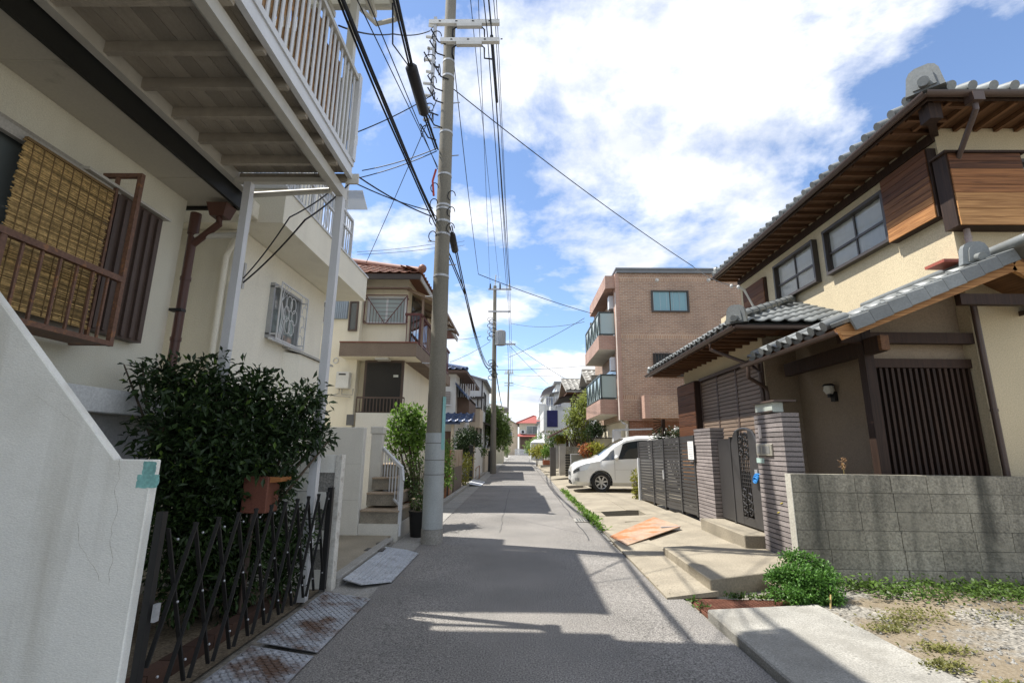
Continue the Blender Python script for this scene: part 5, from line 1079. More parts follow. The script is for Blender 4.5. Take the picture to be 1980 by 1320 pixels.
# ---- upper floor joinery
SIL = 4.66; HED = 5.55
bronze = M('bronze_sash', (.05, .04, .032), rough=.4, spec=.5)
w2_ = window(hr_, 'x', RX, 7.05, 8.60, SIL + .02, HED, -1, bronze, glass_clear, 2, fw=.05, dep=.11, curtain=curtain_m)
w1_ = window(hr_, 'x', RX, 8.92, 10.42, SIL + .02, HED, -1, bronze, glass_clear, 2, fw=.05, dep=.11, curtain=curtain_m)
for wn_, y0, y1 in ((w2_, 7.1, 8.55), (w1_, 8.97, 10.37)): box('rail', bronze, wn_, RX - .045, RX - .027, y0, y1, 5.06, 5.10)
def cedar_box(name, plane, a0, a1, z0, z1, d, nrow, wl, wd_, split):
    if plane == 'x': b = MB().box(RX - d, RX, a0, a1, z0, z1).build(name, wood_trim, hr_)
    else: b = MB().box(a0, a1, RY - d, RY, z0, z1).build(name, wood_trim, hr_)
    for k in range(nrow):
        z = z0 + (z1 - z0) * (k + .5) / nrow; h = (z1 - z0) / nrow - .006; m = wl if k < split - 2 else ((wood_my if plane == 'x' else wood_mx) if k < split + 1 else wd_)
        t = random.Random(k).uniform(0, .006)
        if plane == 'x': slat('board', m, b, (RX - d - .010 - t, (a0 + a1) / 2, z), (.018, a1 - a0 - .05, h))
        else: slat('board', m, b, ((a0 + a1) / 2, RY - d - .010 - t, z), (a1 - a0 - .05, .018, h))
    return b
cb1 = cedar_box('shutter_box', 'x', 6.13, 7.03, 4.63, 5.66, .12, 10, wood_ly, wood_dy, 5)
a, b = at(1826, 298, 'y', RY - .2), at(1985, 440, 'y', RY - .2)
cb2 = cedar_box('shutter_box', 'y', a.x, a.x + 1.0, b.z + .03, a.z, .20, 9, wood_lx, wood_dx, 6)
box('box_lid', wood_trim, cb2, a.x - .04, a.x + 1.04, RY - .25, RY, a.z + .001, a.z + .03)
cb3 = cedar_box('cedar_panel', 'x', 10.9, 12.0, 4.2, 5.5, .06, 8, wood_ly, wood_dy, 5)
window(hr_, 'y', RY, a.x + 1.05, a.x + 2.6, b.z + .02, a.z, -1, bronze, glass_dark, 2, fw=.05, dep=.10)
# ---- tile pieces
def eave_caps(parent, O, u, n, pitch, out, mat=kawara, r=.062, name='eave_tile'):
    """round cover-tile ends with the drooping pan between them"""
    key = ('cap', mat.name)
    if key not in UNIT:
        mb = MB().tube([(0, -.02, 0), (0, .30, 0)], r, 12)
        mb.add([(.04, 0, -.035), (pitch - .04, 0, -.035), (pitch - .04, 0, -.075), (pitch * .5, 0, -.10), (.04, 0, -.075), (.04, .28, -.035), (pitch - .04, .28, -.035)], [(0, 1, 2, 3, 4), (0, 5, 6, 1)])
        UNIT[key] = mb.mesh('cap_' + mat.name, True); UNIT[key].materials.append(mat)
        try: UNIT[key].set_sharp_from_angle(angle=math.radians(40))
        except Exception: pass
    u = V(u).normalized(); v = V(out).normalized() * -1; nrm = u.cross(v).normalized()
    if nrm.z < 0: nrm = -nrm
    rot = Matrix((u, v, nrm)).transposed().to_4x4()
    for i in range(n): link(name, UNIT[key], None, parent, Matrix.Translation(V(O) + u * pitch * (i + .3)) @ rot)
def onigawara(parent, p, yaw, s=1.0, mat=kawara):
    """ridge-end tile: arched plate with a knob and rolled shoulders"""
    mb = MB(); pts = [(-.20, -.05), (-.18, .08), (-.165, .20), (-.13, .27), (-.07, .305), (.07, .305), (.13, .27), (.165, .20), (.18, .08), (.20, -.05)]
    R_ = Matrix.Rotation(yaw, 4, 'Z'); T = Matrix.Translation(V(p)) @ R_ @ Matrix.Scale(s, 4)
    mb.prism([T @ V((x, -.05, z)) for x, z in pts], (T.to_3x3() @ V((0, .10, 0))))
    inn = [(x * .6, z * .7 + .02) for x, z in pts]; mb.prism([T @ V((x, -.068, z)) for x, z in inn], (T.to_3x3() @ V((0, .02, 0))))
    mb.tube([T @ V((0, -.16, .02)), T @ V((0, .02, .06))], .062 * s, 12)
    return mb.build('ridge_end', mat, parent, smooth=True)
# ---- upper roof
EX, EY, EZ_ = 5.15, 5.44, 5.99; SLP = .45; YF = 12.3; rise = 3.6
ur = MB(); hgt = SLP * rise
ur.add([(EX, EY, EZ_), (15.5, EY, EZ_), (15.5, YF + .06, EZ_), (EX, YF + .06, EZ_), (EX + rise, EY + rise, EZ_ + hgt), (12, EY + rise, EZ_ + hgt), (12, YF - .2, EZ_ + hgt), (EX + rise, YF - .2, EZ_ + hgt)],
       [(0, 1, 5, 4), (1, 2, 6, 5), (2, 3, 7, 6), (3, 0, 4, 7), (4, 5, 6, 7)])
for f_ in (): pass
rb = ur.build('roof', kawara, hr_)
MB().box(EX + .02, 15.4, EY + .02, RY + .1, EZ_ - .03, EZ_ - .004).box(EX + .02, RX + .1, RY + .101, YF, EZ_ - .03, EZ_ - .004).build('roof_boards', woodmat('sheathing', (.05, .025, .013), (.15, .075, .035), 'y'), rb)
for i in range(27):
    y = EY + .16 + i * .272
    if y > YF: break
    slat('rafter', wood_raft if i % 1 == 0 else wood_raft, rb, ((EX + RX) / 2 + .04, y, EZ_ - .065), (RX - EX - .08, .05, .065))
for i in range(16): slat('rafter', wood_barge, rb, (EX + .35 + i * .28, (EY + RY) / 2 + .03, EZ_ - .066), (.05, RY - EY - .08, .065))
box('eave_board', wood_trim, rb, EX + .0, EX + .035, EY, YF, EZ_ - .10, EZ_ - .001); box('eave_board', wood_trim, rb, EX + .036, 15, EY, EY + .035, EZ_ - .10, EZ_ - .001)
box('corner_rafter', wood_trim, rb, EX + .06, EX + .22, EY + .06, EY + .22, EZ_ - .32, EZ_ - .101); MB().bar((EX + .1, EY + .1, EZ_ - .11), (RX, RY, EZ_ - .11), .09, .13).build('hip_rafter', wood_trim, rb)
box('wall_beam', wood_trim, rb, RX - .04, RX - .002, RY, YF, EZ_ - .24, EZ_ - .102); 
MB().box(EX + .04, RX, YF, YF + .04, EZ_ - .12, EZ_ - .03).build('end_board', wood_barge, rb)
gut_m = M('gutter_brown', (.075, .048, .038), rough=.4, var=.1, spec=.5)
def gutter(parent, p, q, r=.055):
    p, q = V(p), V(q); d = (q - p).normalized(); s_ = d.cross(V((0, 0, 1))).normalized(); rows = []
    for k in range(9):
        t = math.pi * k / 8; o = s_ * math.cos(t) * r - V((0, 0, 1)) * math.sin(t) * r; rows.append([p + o, q + o])
    for k in range(8, -1, -1):
        t = math.pi * k / 8; o = s_ * math.cos(t) * (r - .006) - V((0, 0, 1)) * math.sin(t) * (r - .006); rows.append([p + o, q + o])
    return MB().grid(rows).build('gutter', gut_m, parent, smooth=True)
gutter(hr_, (EX - .06, EY - .08, EZ_ - .045), (EX - .06, YF, EZ_ - .045)); gutter(hr_, (EX - .08, EY - .06, EZ_ - .047), (13, EY - .06, EZ_ - .047))
eave_caps(rb, (EX - .05, EY + .15, EZ_ + .06), (0, 1, 0), 26, .262, (-1, 0, -SLP)); eave_caps(rb, (EX + .2, EY - .05, EZ_ + .06), (1, 0, 0), 22, .262, (0, -1, -SLP))
onigawara(rb, (EX + .05, EY + .05, EZ_ + .10), -math.pi / 4, 1.0); MB().tube([(EX + .1, EY + .1, EZ_ + .16), (EX + rise, EY + rise, EZ_ + hgt + .12)], .10, 10).build('hip_ridge', kawara, rb, smooth=True)
onigawara(rb, (EX + .02, YF - .1, EZ_ + .06), -math.pi * .75, .6)
# upper downpipe
hx_, hy_ = at(1884, 195, 'y', EY - .06), 0
dpu = MB().tube([(hx_.x, EY - .06, EZ_ - .1), (hx_.x, EY - .06, EZ_ - .28), (RX + .10, RY - .08, EZ_ - .72), (RX + .10, RY - .08, EZ_ - .78)], .034, 10).build('downpipe', gut_m, hr_, smooth=True)
MB().tube([(RX + .10, RY - .08, EZ_ - .76), (RX + .10, RY - .08, 3.92)], .036, 10).tube([(RX + .10, RY - .08, 4.25), (RX + .10, RY - .08, 4.28)], .042, 10).build('downpipe_run', M('pipe_mauve', (.34, .28, .26), rough=.5, var=.1), dpu, smooth=True)
box('hopper', gut_m, dpu, hx_.x - .07, hx_.x + .07, EY - .13, EY + .0, EZ_ - .20, EZ_ - .08)
# ---- lean-to roof (hipped at the near corner)
LX_, LY_, LZ_ = 3.50, 7.66, 3.50; run = RX - LX_; LT = LZ_ + run * SLP; LYF = 13.1
lr = MB().add([(LX_, LY_, LZ_), (RX, LY_, LZ_), (RX, LY_ + run, LT), (LX_, LYF, LZ_), (RX, LYF, LT), (RX, LY_ + .01, LZ_ - .04)], [(0, 1, 2), (0, 2, 4, 3)]).build('lean_to_roof', kawara, hr_)
MB().box(LX_ + .01, 4.25, LY_ + .01, LYF, LZ_ - .05, LZ_ - .01).box(4.2505, RX - .002, LY_ + .01, 8.32, LZ_ - .05, LZ_ - .01).build('soffit', wood_barge, lr)
for i in range(18):
    y = LY_ + .2 + i * .3
    if y < LYF: slat('rafter', wood_raft, lr, ((LX_ + 4.2) / 2 + .03, y, LZ_ - .08), (4.2 - LX_ - .06, .045, .055))
box('eave_board', wood_trim, lr, LX_, LX_ + .03, LY_, LYF, LZ_ - .09, LZ_ - .001); box('eave_board', wood_trim, lr, LX_ + .031, RX - .01, LY_, LY_ + .03, LZ_ - .09, LZ_ - .001)
tile_field(lr, (LX_ + .0, LY_ - .06, LZ_ + .02), (1, 0, 0), (0, 1, SLP), 9, 10, .262, .245, kawara, clip=lambda c: (c.x - LX_) > (c.y - LY_) - .02 and c.x < RX, thick=.022, rise=.045)
tile_field(lr, (LX_ - .06, LY_, LZ_ + .02), (0, -1, 0), (1, 0, SLP), 0, 0, .262, .245, kawara)
def tf2(O, n, nv):
    u = V((0, 1, 0)); v = V((1, 0, SLP)); tile_field(lr, O, u, v, n, nv, .262, .245, kawara, clip=lambda c: (c.x - LX_) < (c.y - LY_) + .06 and c.x < RX)
tf2((LX_ - .06, LY_ + .1, LZ_ + .02), 19, 9)
eave_caps(lr, (LX_ - .05, LY_ + .12, LZ_ + .055), (0, 1, 0), 20, .262, (-1, 0, -SLP)); 
MB().tube([(LX_ + .05, LY_ + .05, LZ_ + .13), (RX, LY_ + run, LT + .13)], .085, 12).build('hip_ridge', kawara, lr, smooth=True)
MB().prism([(LX_ + .1, LY_ + .0, LZ_ + .05), (RX, LY_ + run - .1, LT + .05), (RX, LY_ + run + .1, LT + .05), (LX_ + .0, LY_ + .1, LZ_ + .05)], (0, 0, .09)).build('ridge_bed', kawara, lr)
for i in range(9):
    t = (i + .5) / 9.5; c = V((LX_ + .05, LY_ + .05, LZ_ + .13)).lerp(V((RX, LY_ + run, LT + .13)), t); d_ = V((1, 1, SLP)).normalized()
    MB().tube([c - d_ * .02, c + d_ * .02], .097, 12).build('ridge_tile', kawara, lr, smooth=True)
onigawara(lr, (LX_ + .02, LY_ + .02, LZ_ + .06), -math.pi / 4, .85); onigawara(lr, (LX_ + .02, LYF - .05, LZ_ + .03), -math.pi * .75, .5)
gutter(hr_, (LX_ - .06, LY_ - .08, LZ_ - .045), (LX_ - .06, LYF + .05, LZ_ - .045)); gutter(hr_, (LX_ - .08, LY_ - .07, LZ_ - .047), (5.3, LY_ - .07, LZ_ - .047), .05)
MB().tube([(LX_ - .06, LY_ + 1.0, LZ_ - .09), (LX_ - .06, LY_ + 1.0, LZ_ - .22), (4.05, LY_ + .75, LZ_ - .55), (4.1, LY_ + .6, LZ_ - .7), (4.1, 8.22, .4)], .032, 10).build('downpipe', gut_m, hr_, smooth=True)
# ---- porch gable roof
GY, GX0, GZ0, GRX, GRZ = 5.50, 3.80, 2.95, 5.84, 3.83; GYF = 8.0; gs_ = (GRZ - GZ0) / (GRX - GX0)
pg = MB().prism([(GX0, GY, GZ0), (GRX, GY, GRZ), (6.55, GY, 3.42), (6.55, GY, 3.36), (GRX, GY, GRZ - .08), (GX0, GY, GZ0 - .06)], (0, GYF - GY, 0)).build('porch_roof', wood_barge, hr_)
tile_field(pg, (GX0 - .05, GY + .30, GZ0 + .01), (0, 1, 0), (1, 0, gs_), 8, 9, .262, .245, kawara, clip=lambda c: c.x < GRX - .05)
eave_caps(pg, (GX0 - .06, GY + .26, GZ0 + .055), (0, 1, 0), 8, .262, (-1, 0, -gs_))
sv = V((1, 0, gs_)).normalized(); nv_ = V((-gs_, 0, 1)).normalized()
for i in range(9):
    c = V((GX0 + .02, GY + .08, GZ0 + .0)) + sv * (.245 * i + .10)
    ob = MB(); w_ = .25
    pts = [c - sv * w_ / 2 + nv_ * .02, c + sv * w_ / 2 + nv_ * .005, c + sv * w_ / 2 + nv_ * .055, c - sv * w_ / 2 + nv_ * .075]
    ob.prism([p + V((0, -.15, 0)) for p in pts], (0, .38, 0)); pts2 = [c - sv * w_ / 2 - nv_ * .09, c + sv * w_ / 2 - nv_ * .10, c + sv * w_ / 2 + nv_ * .05, c - sv * w_ / 2 + nv_ * .068]
    ob.prism([p + V((0, -.16, 0)) for p in pts2], (0, .03, 0)); ob.build('verge_tile', kawara, pg, bevel=.006)
MB().bar(V((GX0 - .1, GY + .02, GZ0 - .12)), V((GRX, GY + .02, GRZ - .14)), .05, .15, up=(0, 0, 1)).build('bargeboard', wood_lx, pg); MB().bar(V((GRX + .01, GY + .02, GRZ - .14)), V((6.55, GY + .02, 3.26)), .05, .15).build('bargeboard', wood_lx, pg)
MB().bar(V((GRX, GY - .1, GRZ + .06)), V((6.6, GY - .1, 3.42)), .3, .05, up=(0, 0, 1)).build('verge_tile', kawara, pg)
MB().tube([(GRX, GY - .22, GRZ + .10), (GRX, GYF, GRZ + .10)], .07, 14).build('ridge_roll', kawara, pg, smooth=True); MB().ball((GRX, GY - .22, GRZ + .10), (.07, .03, .07), 14, 8).build('ridge_cap', kawara, pg, smooth=True)
onigawara(pg, (GRX - .26, GY + .18, GRZ - .03), -.2, .8); box('flashing', M('copper_flash', (.32, .09, .06), rough=.5), pg, RX - .25, RX - .003, RY - .06, RY + .25, GRZ + .11, GRZ + .15)
gutter(hr_, (GX0 - .06, GY + .1, GZ0 - .06), (GX0 - .06, GYF + .1, GZ0 - .06), .05)
MB().bar((4.42, GY + .35, 2.80), (4.42, GYF, 2.80), .10, .20).build('porch_beam', wood_trim, hr_); box('beam_end', wood_barge, hr_, 4.37, 4.47, GY + .30, GY + .349, 2.71, 2.89)
MB().bar((GX0 + .3, 6.15, 2.93), (RX, 6.15, 2.93), .09, .14).build('tie_beam', wood_trim, hr_)
MB().bar((5.2, GY + .1, 3.28), (6.35, GY + .1, 3.28), .08, .13).build('purlin', wood_trim, hr_)
MB().tube([(GX0 - .06, GYF - .1, GZ0 - .1), (GX0 - .05, GYF - .05, GZ0 - .28), (4.12, GYF + .15, GZ0 - .42), (4.14, GYF + .17, GZ0 - .5), (4.14, GYF + .17, .4)], .032, 10).build('downpipe', gut_m, hr_, smooth=True)
# low downpipe on the near wall
a = at(1881, 586, 'y', RY - .06); MB().tube([(6.48, GY + .05, 3.30), (6.46, GY + .2, 3.25), (a.x + .06, RY - .1, a.z + .06), (a.x, RY - .06, a.z), (a.x, RY - .06, .2)], .035, 10).build('downpipe', gut_m, hr_, smooth=True)
MB().tube([(a.x, RY - .06, 2.0), (a.x, RY - .06, 2.03)], .042, 10).build('pipe_joint', gut_m, hr_)
MB().prism([(6.40, GY + .02, 3.22), (6.62, GY + .02, 3.30), (6.62, GY + .02, 3.36), (6.40, GY + .02, 3.28)], (0, .6, 0)).build('gutter_end', gut_m, hr_)
# electric service fittings at the far eave
mt_ = thing('service_bracket', 'small white insulators and conduit at the far end of the tiled house eave', 'bracket', (5.3, 11.7, 5.3))
p = at(1428, 555, 'x', 5.2); MB().tube([p, p + V((.15, .05, -.05)), p + V((.35, .05, -.5))], .03, 8).build('conduit', bone_metal, mt_, smooth=True); MB().ball(p, (.045, .045, .05)).build('insulator', insul_m, mt_, smooth=True); MB().ball(p + V((-.12, .1, .06)), (.04, .04, .05)).build('insulator', insul_m, mt_, smooth=True)

# flowering hedge and trellis behind the folding gate
hd = thing('flowering_hedge', 'dark hedge dotted with white flowers above the folding gate', 'hedge', (4.2, 13.3, 0)); bl_ = []
for px, py, yy, r in [(1275, 838, 13.6, .25), (1290, 842, 13.5, .28), (1305, 838, 13.3, .30), (1320, 838, 13.1, .30), (1330, 842, 12.9, .25)]:
    p = at(px, py, 'y', yy); bl_.append((p.x, p.y, p.z - .1, r, r, r))
leaves('crown', leaf_dark, hd, bl_, 1700, .075, .5, .3); leaves('flowers', leafmat('white_petal', (.75, .74, .72), .1, .2), hd, bl_, 170, .085, .9, .9); branches('stem', bark, hd, (4.4, 13.3, .1), bl_, .03, 10, 9)
tp_ = thing('trellis', 'brown wooden trellis post with a small lattice, behind the folding gate', 'trellis', (4.1, 13.7, 0)); p = at(1282, 810, 'y', 13.4); box('post', wood_trim, tp_, p.x - .04, p.x + .04, 13.36, 13.44, .1, p.z)
for k in range(6): slatp('lath', wood_trim, tp_, (p.x - .28, 13.35, p.z - .45 + k * .09), (p.x - .04, 13.35, p.z - .2 + k * .03), .012, .02)
vp = at(1316, 798, 'y', 13.0); tag(MB().tube([(vp.x, 13.0, .1), (vp.x, 13.0, vp.z)], .045, 10).build('vent_pipe', M('pale_pipe', (.45, .53, .55), rough=.5), None, smooth=True), 'pale blue-grey vent pipe rising beside the flowering hedge', 'pipe')
# ------------------------------------------------------------------ plants on the lot
wd_ = thing('weed_bush', 'bushy bright green weed growing at the foot of the brick pillar', 'plant', (2.75, 5.2, .05)); bl_ = []
for px, py, yy, r in [(1525, 1078, 5.35, .09), (1545, 1082, 5.35, .12), (1572, 1088, 5.3, .11), (1590, 1100, 5.3, .10), (1500, 1110, 5.2, .10), (1520, 1115, 5.2, .14), (1550, 1115, 5.1, .15), (1580, 1122, 5.1, .13), (1605, 1118, 5.15, .11), (1535, 1150, 5.0, .13), (1565, 1160, 5.0, .13), (1600, 1150, 5.0, .13), (1622, 1160, 5.05, .08), (1490, 1118, 5.2, .07), (1500, 1145, 5.1, .09), (1545, 1180, 4.95, .08), (1610, 1172, 5.0, .07)]:
    p = at(px, py, 'y', yy); bl_.append((p.x, p.y, max(p.z, .16), r, r, r * .9))
leaves('foliage', leafmat('weed_leaf', (.085, .20, .04), .4, .4), wd_, bl_, 7500, .032, .6, .25); branches('stem', leaf_bright, wd_, (2.8, 5.15, .08), bl_, .012, 22, 11)
dw = thing('dead_stem', 'dry yellow bent stem beside the bushy weed', 'plant', (3.0, 4.9, .1)); MB().tube([at(1598, 1165, 'y', 4.95), at(1606, 1150, 'y', 4.9), at(1606, 1180, 'y', 4.85), at(1590, 1186, 'y', 4.85)], .008, 6).build('stem', M('straw', (.40, .30, .12), rough=.8), dw, smooth=True)
rg = random.Random(31)
def ground_cover(name, label, cat, pts, n, size, mat, h=.05):
    mb = MB()
    for i in range(n):
        x, y, z, r = rg.choice(pts); c = V((x + rg.gauss(0, r), y + rg.gauss(0, r * .5), z + abs(rg.gauss(0, h)))); ln = size * rg.uniform(.5, 1.3)
        d_ = V((rg.gauss(0, 1), rg.gauss(0, 1), rg.uniform(.0, .9))).normalized(); q = d_.cross(V((rg.gauss(0, .4), rg.gauss(0, .4), 1))).normalized() * ln * .28
        mb.add([c, c + d_ * ln * .5 + q, c + d_ * ln, c + d_ * ln * .5 - q], [(0, 1, 2), (0, 2, 3)])
    me = bpy.data.meshes.new(name); me.from_pydata(mb.v, [], mb.f); o = link(name, me, mat); stuff(o); tag(o, label, cat); return o
pts = [(3.4 + .11 * i, 5.48 + .06 * math.sin(i), .11, .12) for i in range(48)] + [(3.6 + .12 * i, 5.2 + .12 * math.sin(i * 1.7), .11, .13) for i in range(30)] + [(5.4 + .2 * i, 5.3, .11, .2) for i in range(10)]
ground_cover('ground_ivy', 'low green creeper along the foot of the block wall', 'ground cover', pts, 9000, .045, leafmat('ivy_leaf', (.075, .14, .03), .5, .35))
pts = [(2.95, 4.3, .12, .1), (3.05, 3.9, .12, .1), (2.82, 3.6, .13, .08), (2.95, 3.3, .13, .08), (4.4, 4.6, .12, .25), (4.8, 4.7, .12, .25), (3.5, 4.7, .12, .15), (3.2, 4.5, .12, .12), (5.0, 4.3, .12, .3), (6.0, 4.8, .12, .4)]
ground_cover('dry_grass', 'patchy yellow-green grass on the gravel lot', 'grass', pts, 3600, .028, leafmat('dry_grass', (.17, .18, .06), .4, .4), .012)
pts = [(2.15 + .06 * i, 5.38, .03, .05) for i in range(10)] + [(1.74, 5.3, .01, .03), (1.77, 5.1, .01, .03)]
ground_cover('grate_weeds', 'small green weeds along the drain grate edge', 'weeds', pts, 500, .04, leaf_mid, .02)
pts = [(1.52 + .01 * i * 0, 9.4 + .33 * i, .03, .04) for i in range(26)] + [(1.55, 10.6 + .1 * i, .03, .06) for i in range(7)]
ground_cover('kerb_weeds', 'bright green weeds in the seam of the right gutter', 'weeds', pts, 2100, .075, leaf_bright, .04)
mb = MB(); rgl = random.Random(90)
for i in range(420):
    if rgl.random() < .55: x, y = rgl.gauss(-1.62, .12), rgl.uniform(3.5, 22)
    else: x, y = rgl.gauss(1.45, .12), rgl.uniform(5.5, 24)
    s_ = rgl.uniform(.012, .03); a_ = rgl.uniform(0, 6.3); d_ = V((math.cos(a_), math.sin(a_), rgl.uniform(-.1, .3))) * s_; q_ = V((-math.sin(a_), math.cos(a_), rgl.uniform(-.2, .2))) * s_ * .45; c = V((x, y, .032))
    if -1.95 < x < -1.45 and y < 7.5: continue
    mb.add([c, c + d_ * .5 + q_, c + d_, c + d_ * .5 - q_], [(0, 1, 2), (0, 2, 3)])
me_ = bpy.data.meshes.new('leaf_litter'); me_.from_pydata(mb.v, [], mb.f); stuff(tag(link('leaf_litter', me_, leafmat('litter', (.16, .11, .05), .5, .1)), 'dry fallen leaves and grit along both road gutters', 'leaf litter'))
sp_ = at(1632, 893, 'x', 4.0); sp_ = at(1632, 915, 'y', WY + .2)
sd_ = thing('dry_seed_stalk', 'dry brown seed stalk rising behind the block wall', 'plant', (sp_.x, sp_.y, .1)); MB().tube([(sp_.x, sp_.y, .1), (sp_.x, sp_.y, sp_.z + .12)], .004, 5).build('stem', MATS['straw'], sd_)
leaves('seed_head', leafmat('seed', (.35, .22, .12), .3, .2), sd_, [(sp_.x, sp_.y, sp_.z + .12, .03, .03, .08)], 60, .03)
pts = [(3.62, 14.35 + .1 * i, .1, .08) for i in range(4)]
yc = thing('yellow_shrub', 'small yellow-green shrub between the van and the folding gate', 'shrub', (3.3, 14.6, .1)); p = at(1229, 925, 'y', 14.6); leaves('foliage', leaf_yellow, yc, [(p.x, 14.6, p.z, .12, .2, .3), (p.x + .05, 14.6, p.z - .4, .15, .2, .3)], 420, .10, .35, .2); branches('stem', bark, yc, (p.x, 14.6, .1), [(p.x, 14.6, p.z, .1, .1, .2)], .012, 5, 2)
# ------------------------------------------------------------------ white van
van = thing('white_van', 'white minivan parked nose-out on the driveway beside the folding gate', 'van', (4.1, 17.4, .102))
paint = M('pearl_paint', (.70, .70, .68), rough=.22, var=.0, fine=0, spec=.5, coat=.8)
VX, VYC, VZ = 1.74, 17.42, .102
ST = [(0, .30, .60, .68, .44, .46, .38), (.05, .22, .70, .79, .64, .66, .58), (.18, .19, .80, .90, .76, .78, .68), (.45, .19, .90, 1.00, .82, .83, .74), (.82, .19, .975, 1.07, .842, .845, .75), (1.1, .19, 1.0, 1.28, .845, .848, .72), (1.45, .19, 1.01, 1.53, .847, .85, .70),
      (1.85, .19, 1.02, 1.75, .85, .85, .68), (2.3, .19, 1.03, 1.83, .85, .85, .67), (3.4, .19, 1.04, 1.85, .85, .85, .67), (4.3, .20, 1.04, 1.82, .845, .845, .66), (4.65, .24, 1.02, 1.72, .82, .82, .62), (4.77, .36, .95, 1.5, .74, .74, .54)]
def vst(s):
    for a, b in zip(ST[:-1], ST[1:]):
        if a[0] <= s <= b[0]:
            t = (s - a[0]) / (b[0] - a[0]); return [a[i] + (b[i] - a[i]) * t for i in range(7)]
    return list(ST[-1])
def vprof(s):
    _, zl, zb, zt, wl, wb, wt = vst(s)
    return [(0, zl), (wl * .86, zl), (wl, zl + .12), (wb + .012, zl + (zb - zl) * .62), (wb, zb), (wt + .015, zt - .075), (wt - .07, zt - .01), (wt * .45, zt + .02), (0, zt + .026)]
def vpt(s, t, side=-1, off=0.0):
    p = vprof(s); i = min(int(t), len(p) - 2); f = t - i; a, b = p[i], p[i + 1]
    y = a[0] + (b[0] - a[0]) * f; z = a[1] + (b[1] - a[1]) * f
    nx, nz = (b[1] - a[1]), -(b[0] - a[0]); l = math.hypot(nx, nz) or 1
    return V((VX + s, VYC + side * (y + off * nx / l), VZ + z + off * nz / l))
mb = MB(); rows = []
ss = []
for a, b in zip(ST[:-1], ST[1:]):
    k = 3 if b[0] - a[0] > .2 else 2
    ss += [a[0] + (b[0] - a[0]) * j / k for j in range(k)]
ss.append(ST[-1][0])
for s in ss: rows.append([vpt(s, t, -1) for t in range(9)] + [vpt(s, t, 1) for t in range(7, 0, -1)] + [vpt(s, 0, -1)])
mb.grid(rows); n_ = 17
mb.f.append(tuple(range(16))); mb.f.append(tuple((len(rows) - 1) * n_ + i for i in range(16)))
bme = bmesh.new(); tmp = mb.mesh('van_body', True); bme.from_mesh(tmp); bmesh.ops.remove_doubles(bme, verts=bme.verts[:], dist=1e-4); bmesh.ops.recalc_face_normals(bme, faces=bme.faces[:]); bme.to_mesh(tmp); bme.free()
bo = bpy.data.objects.new('body_tmp', tmp); COL.objects.link(bo)
cutters = []
for s in (.95, 3.81):
    for sd__ in (-1, 1):
        cm = MB().tube([(VX + s, VYC + sd__ * .55, VZ + .33), (VX + s, VYC + sd__ * 1.1, VZ + .33)], .375, 28).mesh('cut'); co = bpy.data.objects.new('cut', cm); COL.objects.link(co); cutters.append(co)
        m_ = bo.modifiers.new('b', 'BOOLEAN'); m_.operation = 'DIFFERENCE'; m_.solver = 'EXACT'; m_.object = co
bpy.context.view_layer.update(); dg = bpy.context.evaluated_depsgraph_get(); bm2 = bpy.data.meshes.new_from_object(bo.evaluated_get(dg))
for o in cutters + [bo]: bpy.data.objects.remove(o)
bm2.materials.clear(); bm2.polygons.foreach_set('use_smooth', [True] * len(bm2.polygons))
try: bm2.set_sharp_from_angle(angle=math.radians(35))
except Exception: pass
link('body', bm2, paint, van)
def vpatch(name, mat, s0, s1, t0, t1, off=.006, side=-1, ns=6, nt=3, s0t=None, s1t=None, parent=None):
    rows = []
    for i in range(nt + 1):
        t = t0 + (t1 - t0) * i / nt; a = s0 + ((s0t if s0t is not None else s0) - s0) * i / nt; b = s1 + ((s1t if s1t is not None else s1) - s1) * i / nt
        rows.append([vpt(a + (b - a) * j / ns, t, side, off) for j in range(ns + 1)])
    return MB().grid(rows).build(name, mat, parent or van, smooth=True)
vg = glassmat('van_glass', (.02, .025, .028), .03)
for sd__ in (-1, 1):
    vpatch('quarter_window', vg, .92, 1.42, 4.08, 4.85, side=sd__, s0t=1.30)
    vpatch('side_window', vg, 1.52, 2.55, 4.08, 4.90, side=sd__, s0t=1.72); vpatch('side_window', vg, 2.62, 3.6, 4.08, 4.90, side=sd__); vpatch('side_window', vg, 3.68, 4.5, 4.08, 4.9, side=sd__)
    vpatch('headlight', M('headlight', (.55, .57, .6), rough=.12, spec=.9, coat=1.0), .03, .50, 3.25, 3.95, side=sd__, s0t=.08, s1t=.62)
    vpatch('lamp_core', M('lamp_dark', (.12, .13, .14), rough=.15, metal=.6), .05, .25, 3.35, 3.8, .010, side=sd__)
    vpatch('fog_lamp', M('fog', (.3, .3, .3), rough=.2), .10, .24, 2.1, 2.5, side=sd__)
    vpatch('door_seam', dark_iron, 1.405, 1.412, 2.2, 4.0, .003, side=sd__, ns=1, nt=6); vpatch('door_seam', dark_iron, 2.58, 2.588, 2.2, 4.0, .003, side=sd__, ns=1, nt=6)
    vpatch('belt_line', M('crease', (.45, .45, .44), rough=.3), 1.42, 4.2, 3.05, 3.09, .003, side=sd__)
    mp3 = vpt(1.46, 4.15, sd__, .1); mir = MB().ball(tuple(mp3), (.07, .12, .085), 12, 8).build('mirror', paint, van, smooth=True)
    vpatch('door_handle', paint, 2.28, 2.48, 3.62, 3.75, .02, side=sd__)
rows = []
for i in range(7):
    s = .93 + (1.80 - .93) * i / 6; rows.append([V((p.x, p.y, p.z + .006)) for p in ([vpt(s, 6.25, -1), vpt(s, 7, -1), vpt(s, 8, -1), vpt(s, 7, 1), vpt(s, 6.25, 1)])])
MB().grid(rows).build('windscreen', vg, van, smooth=True)
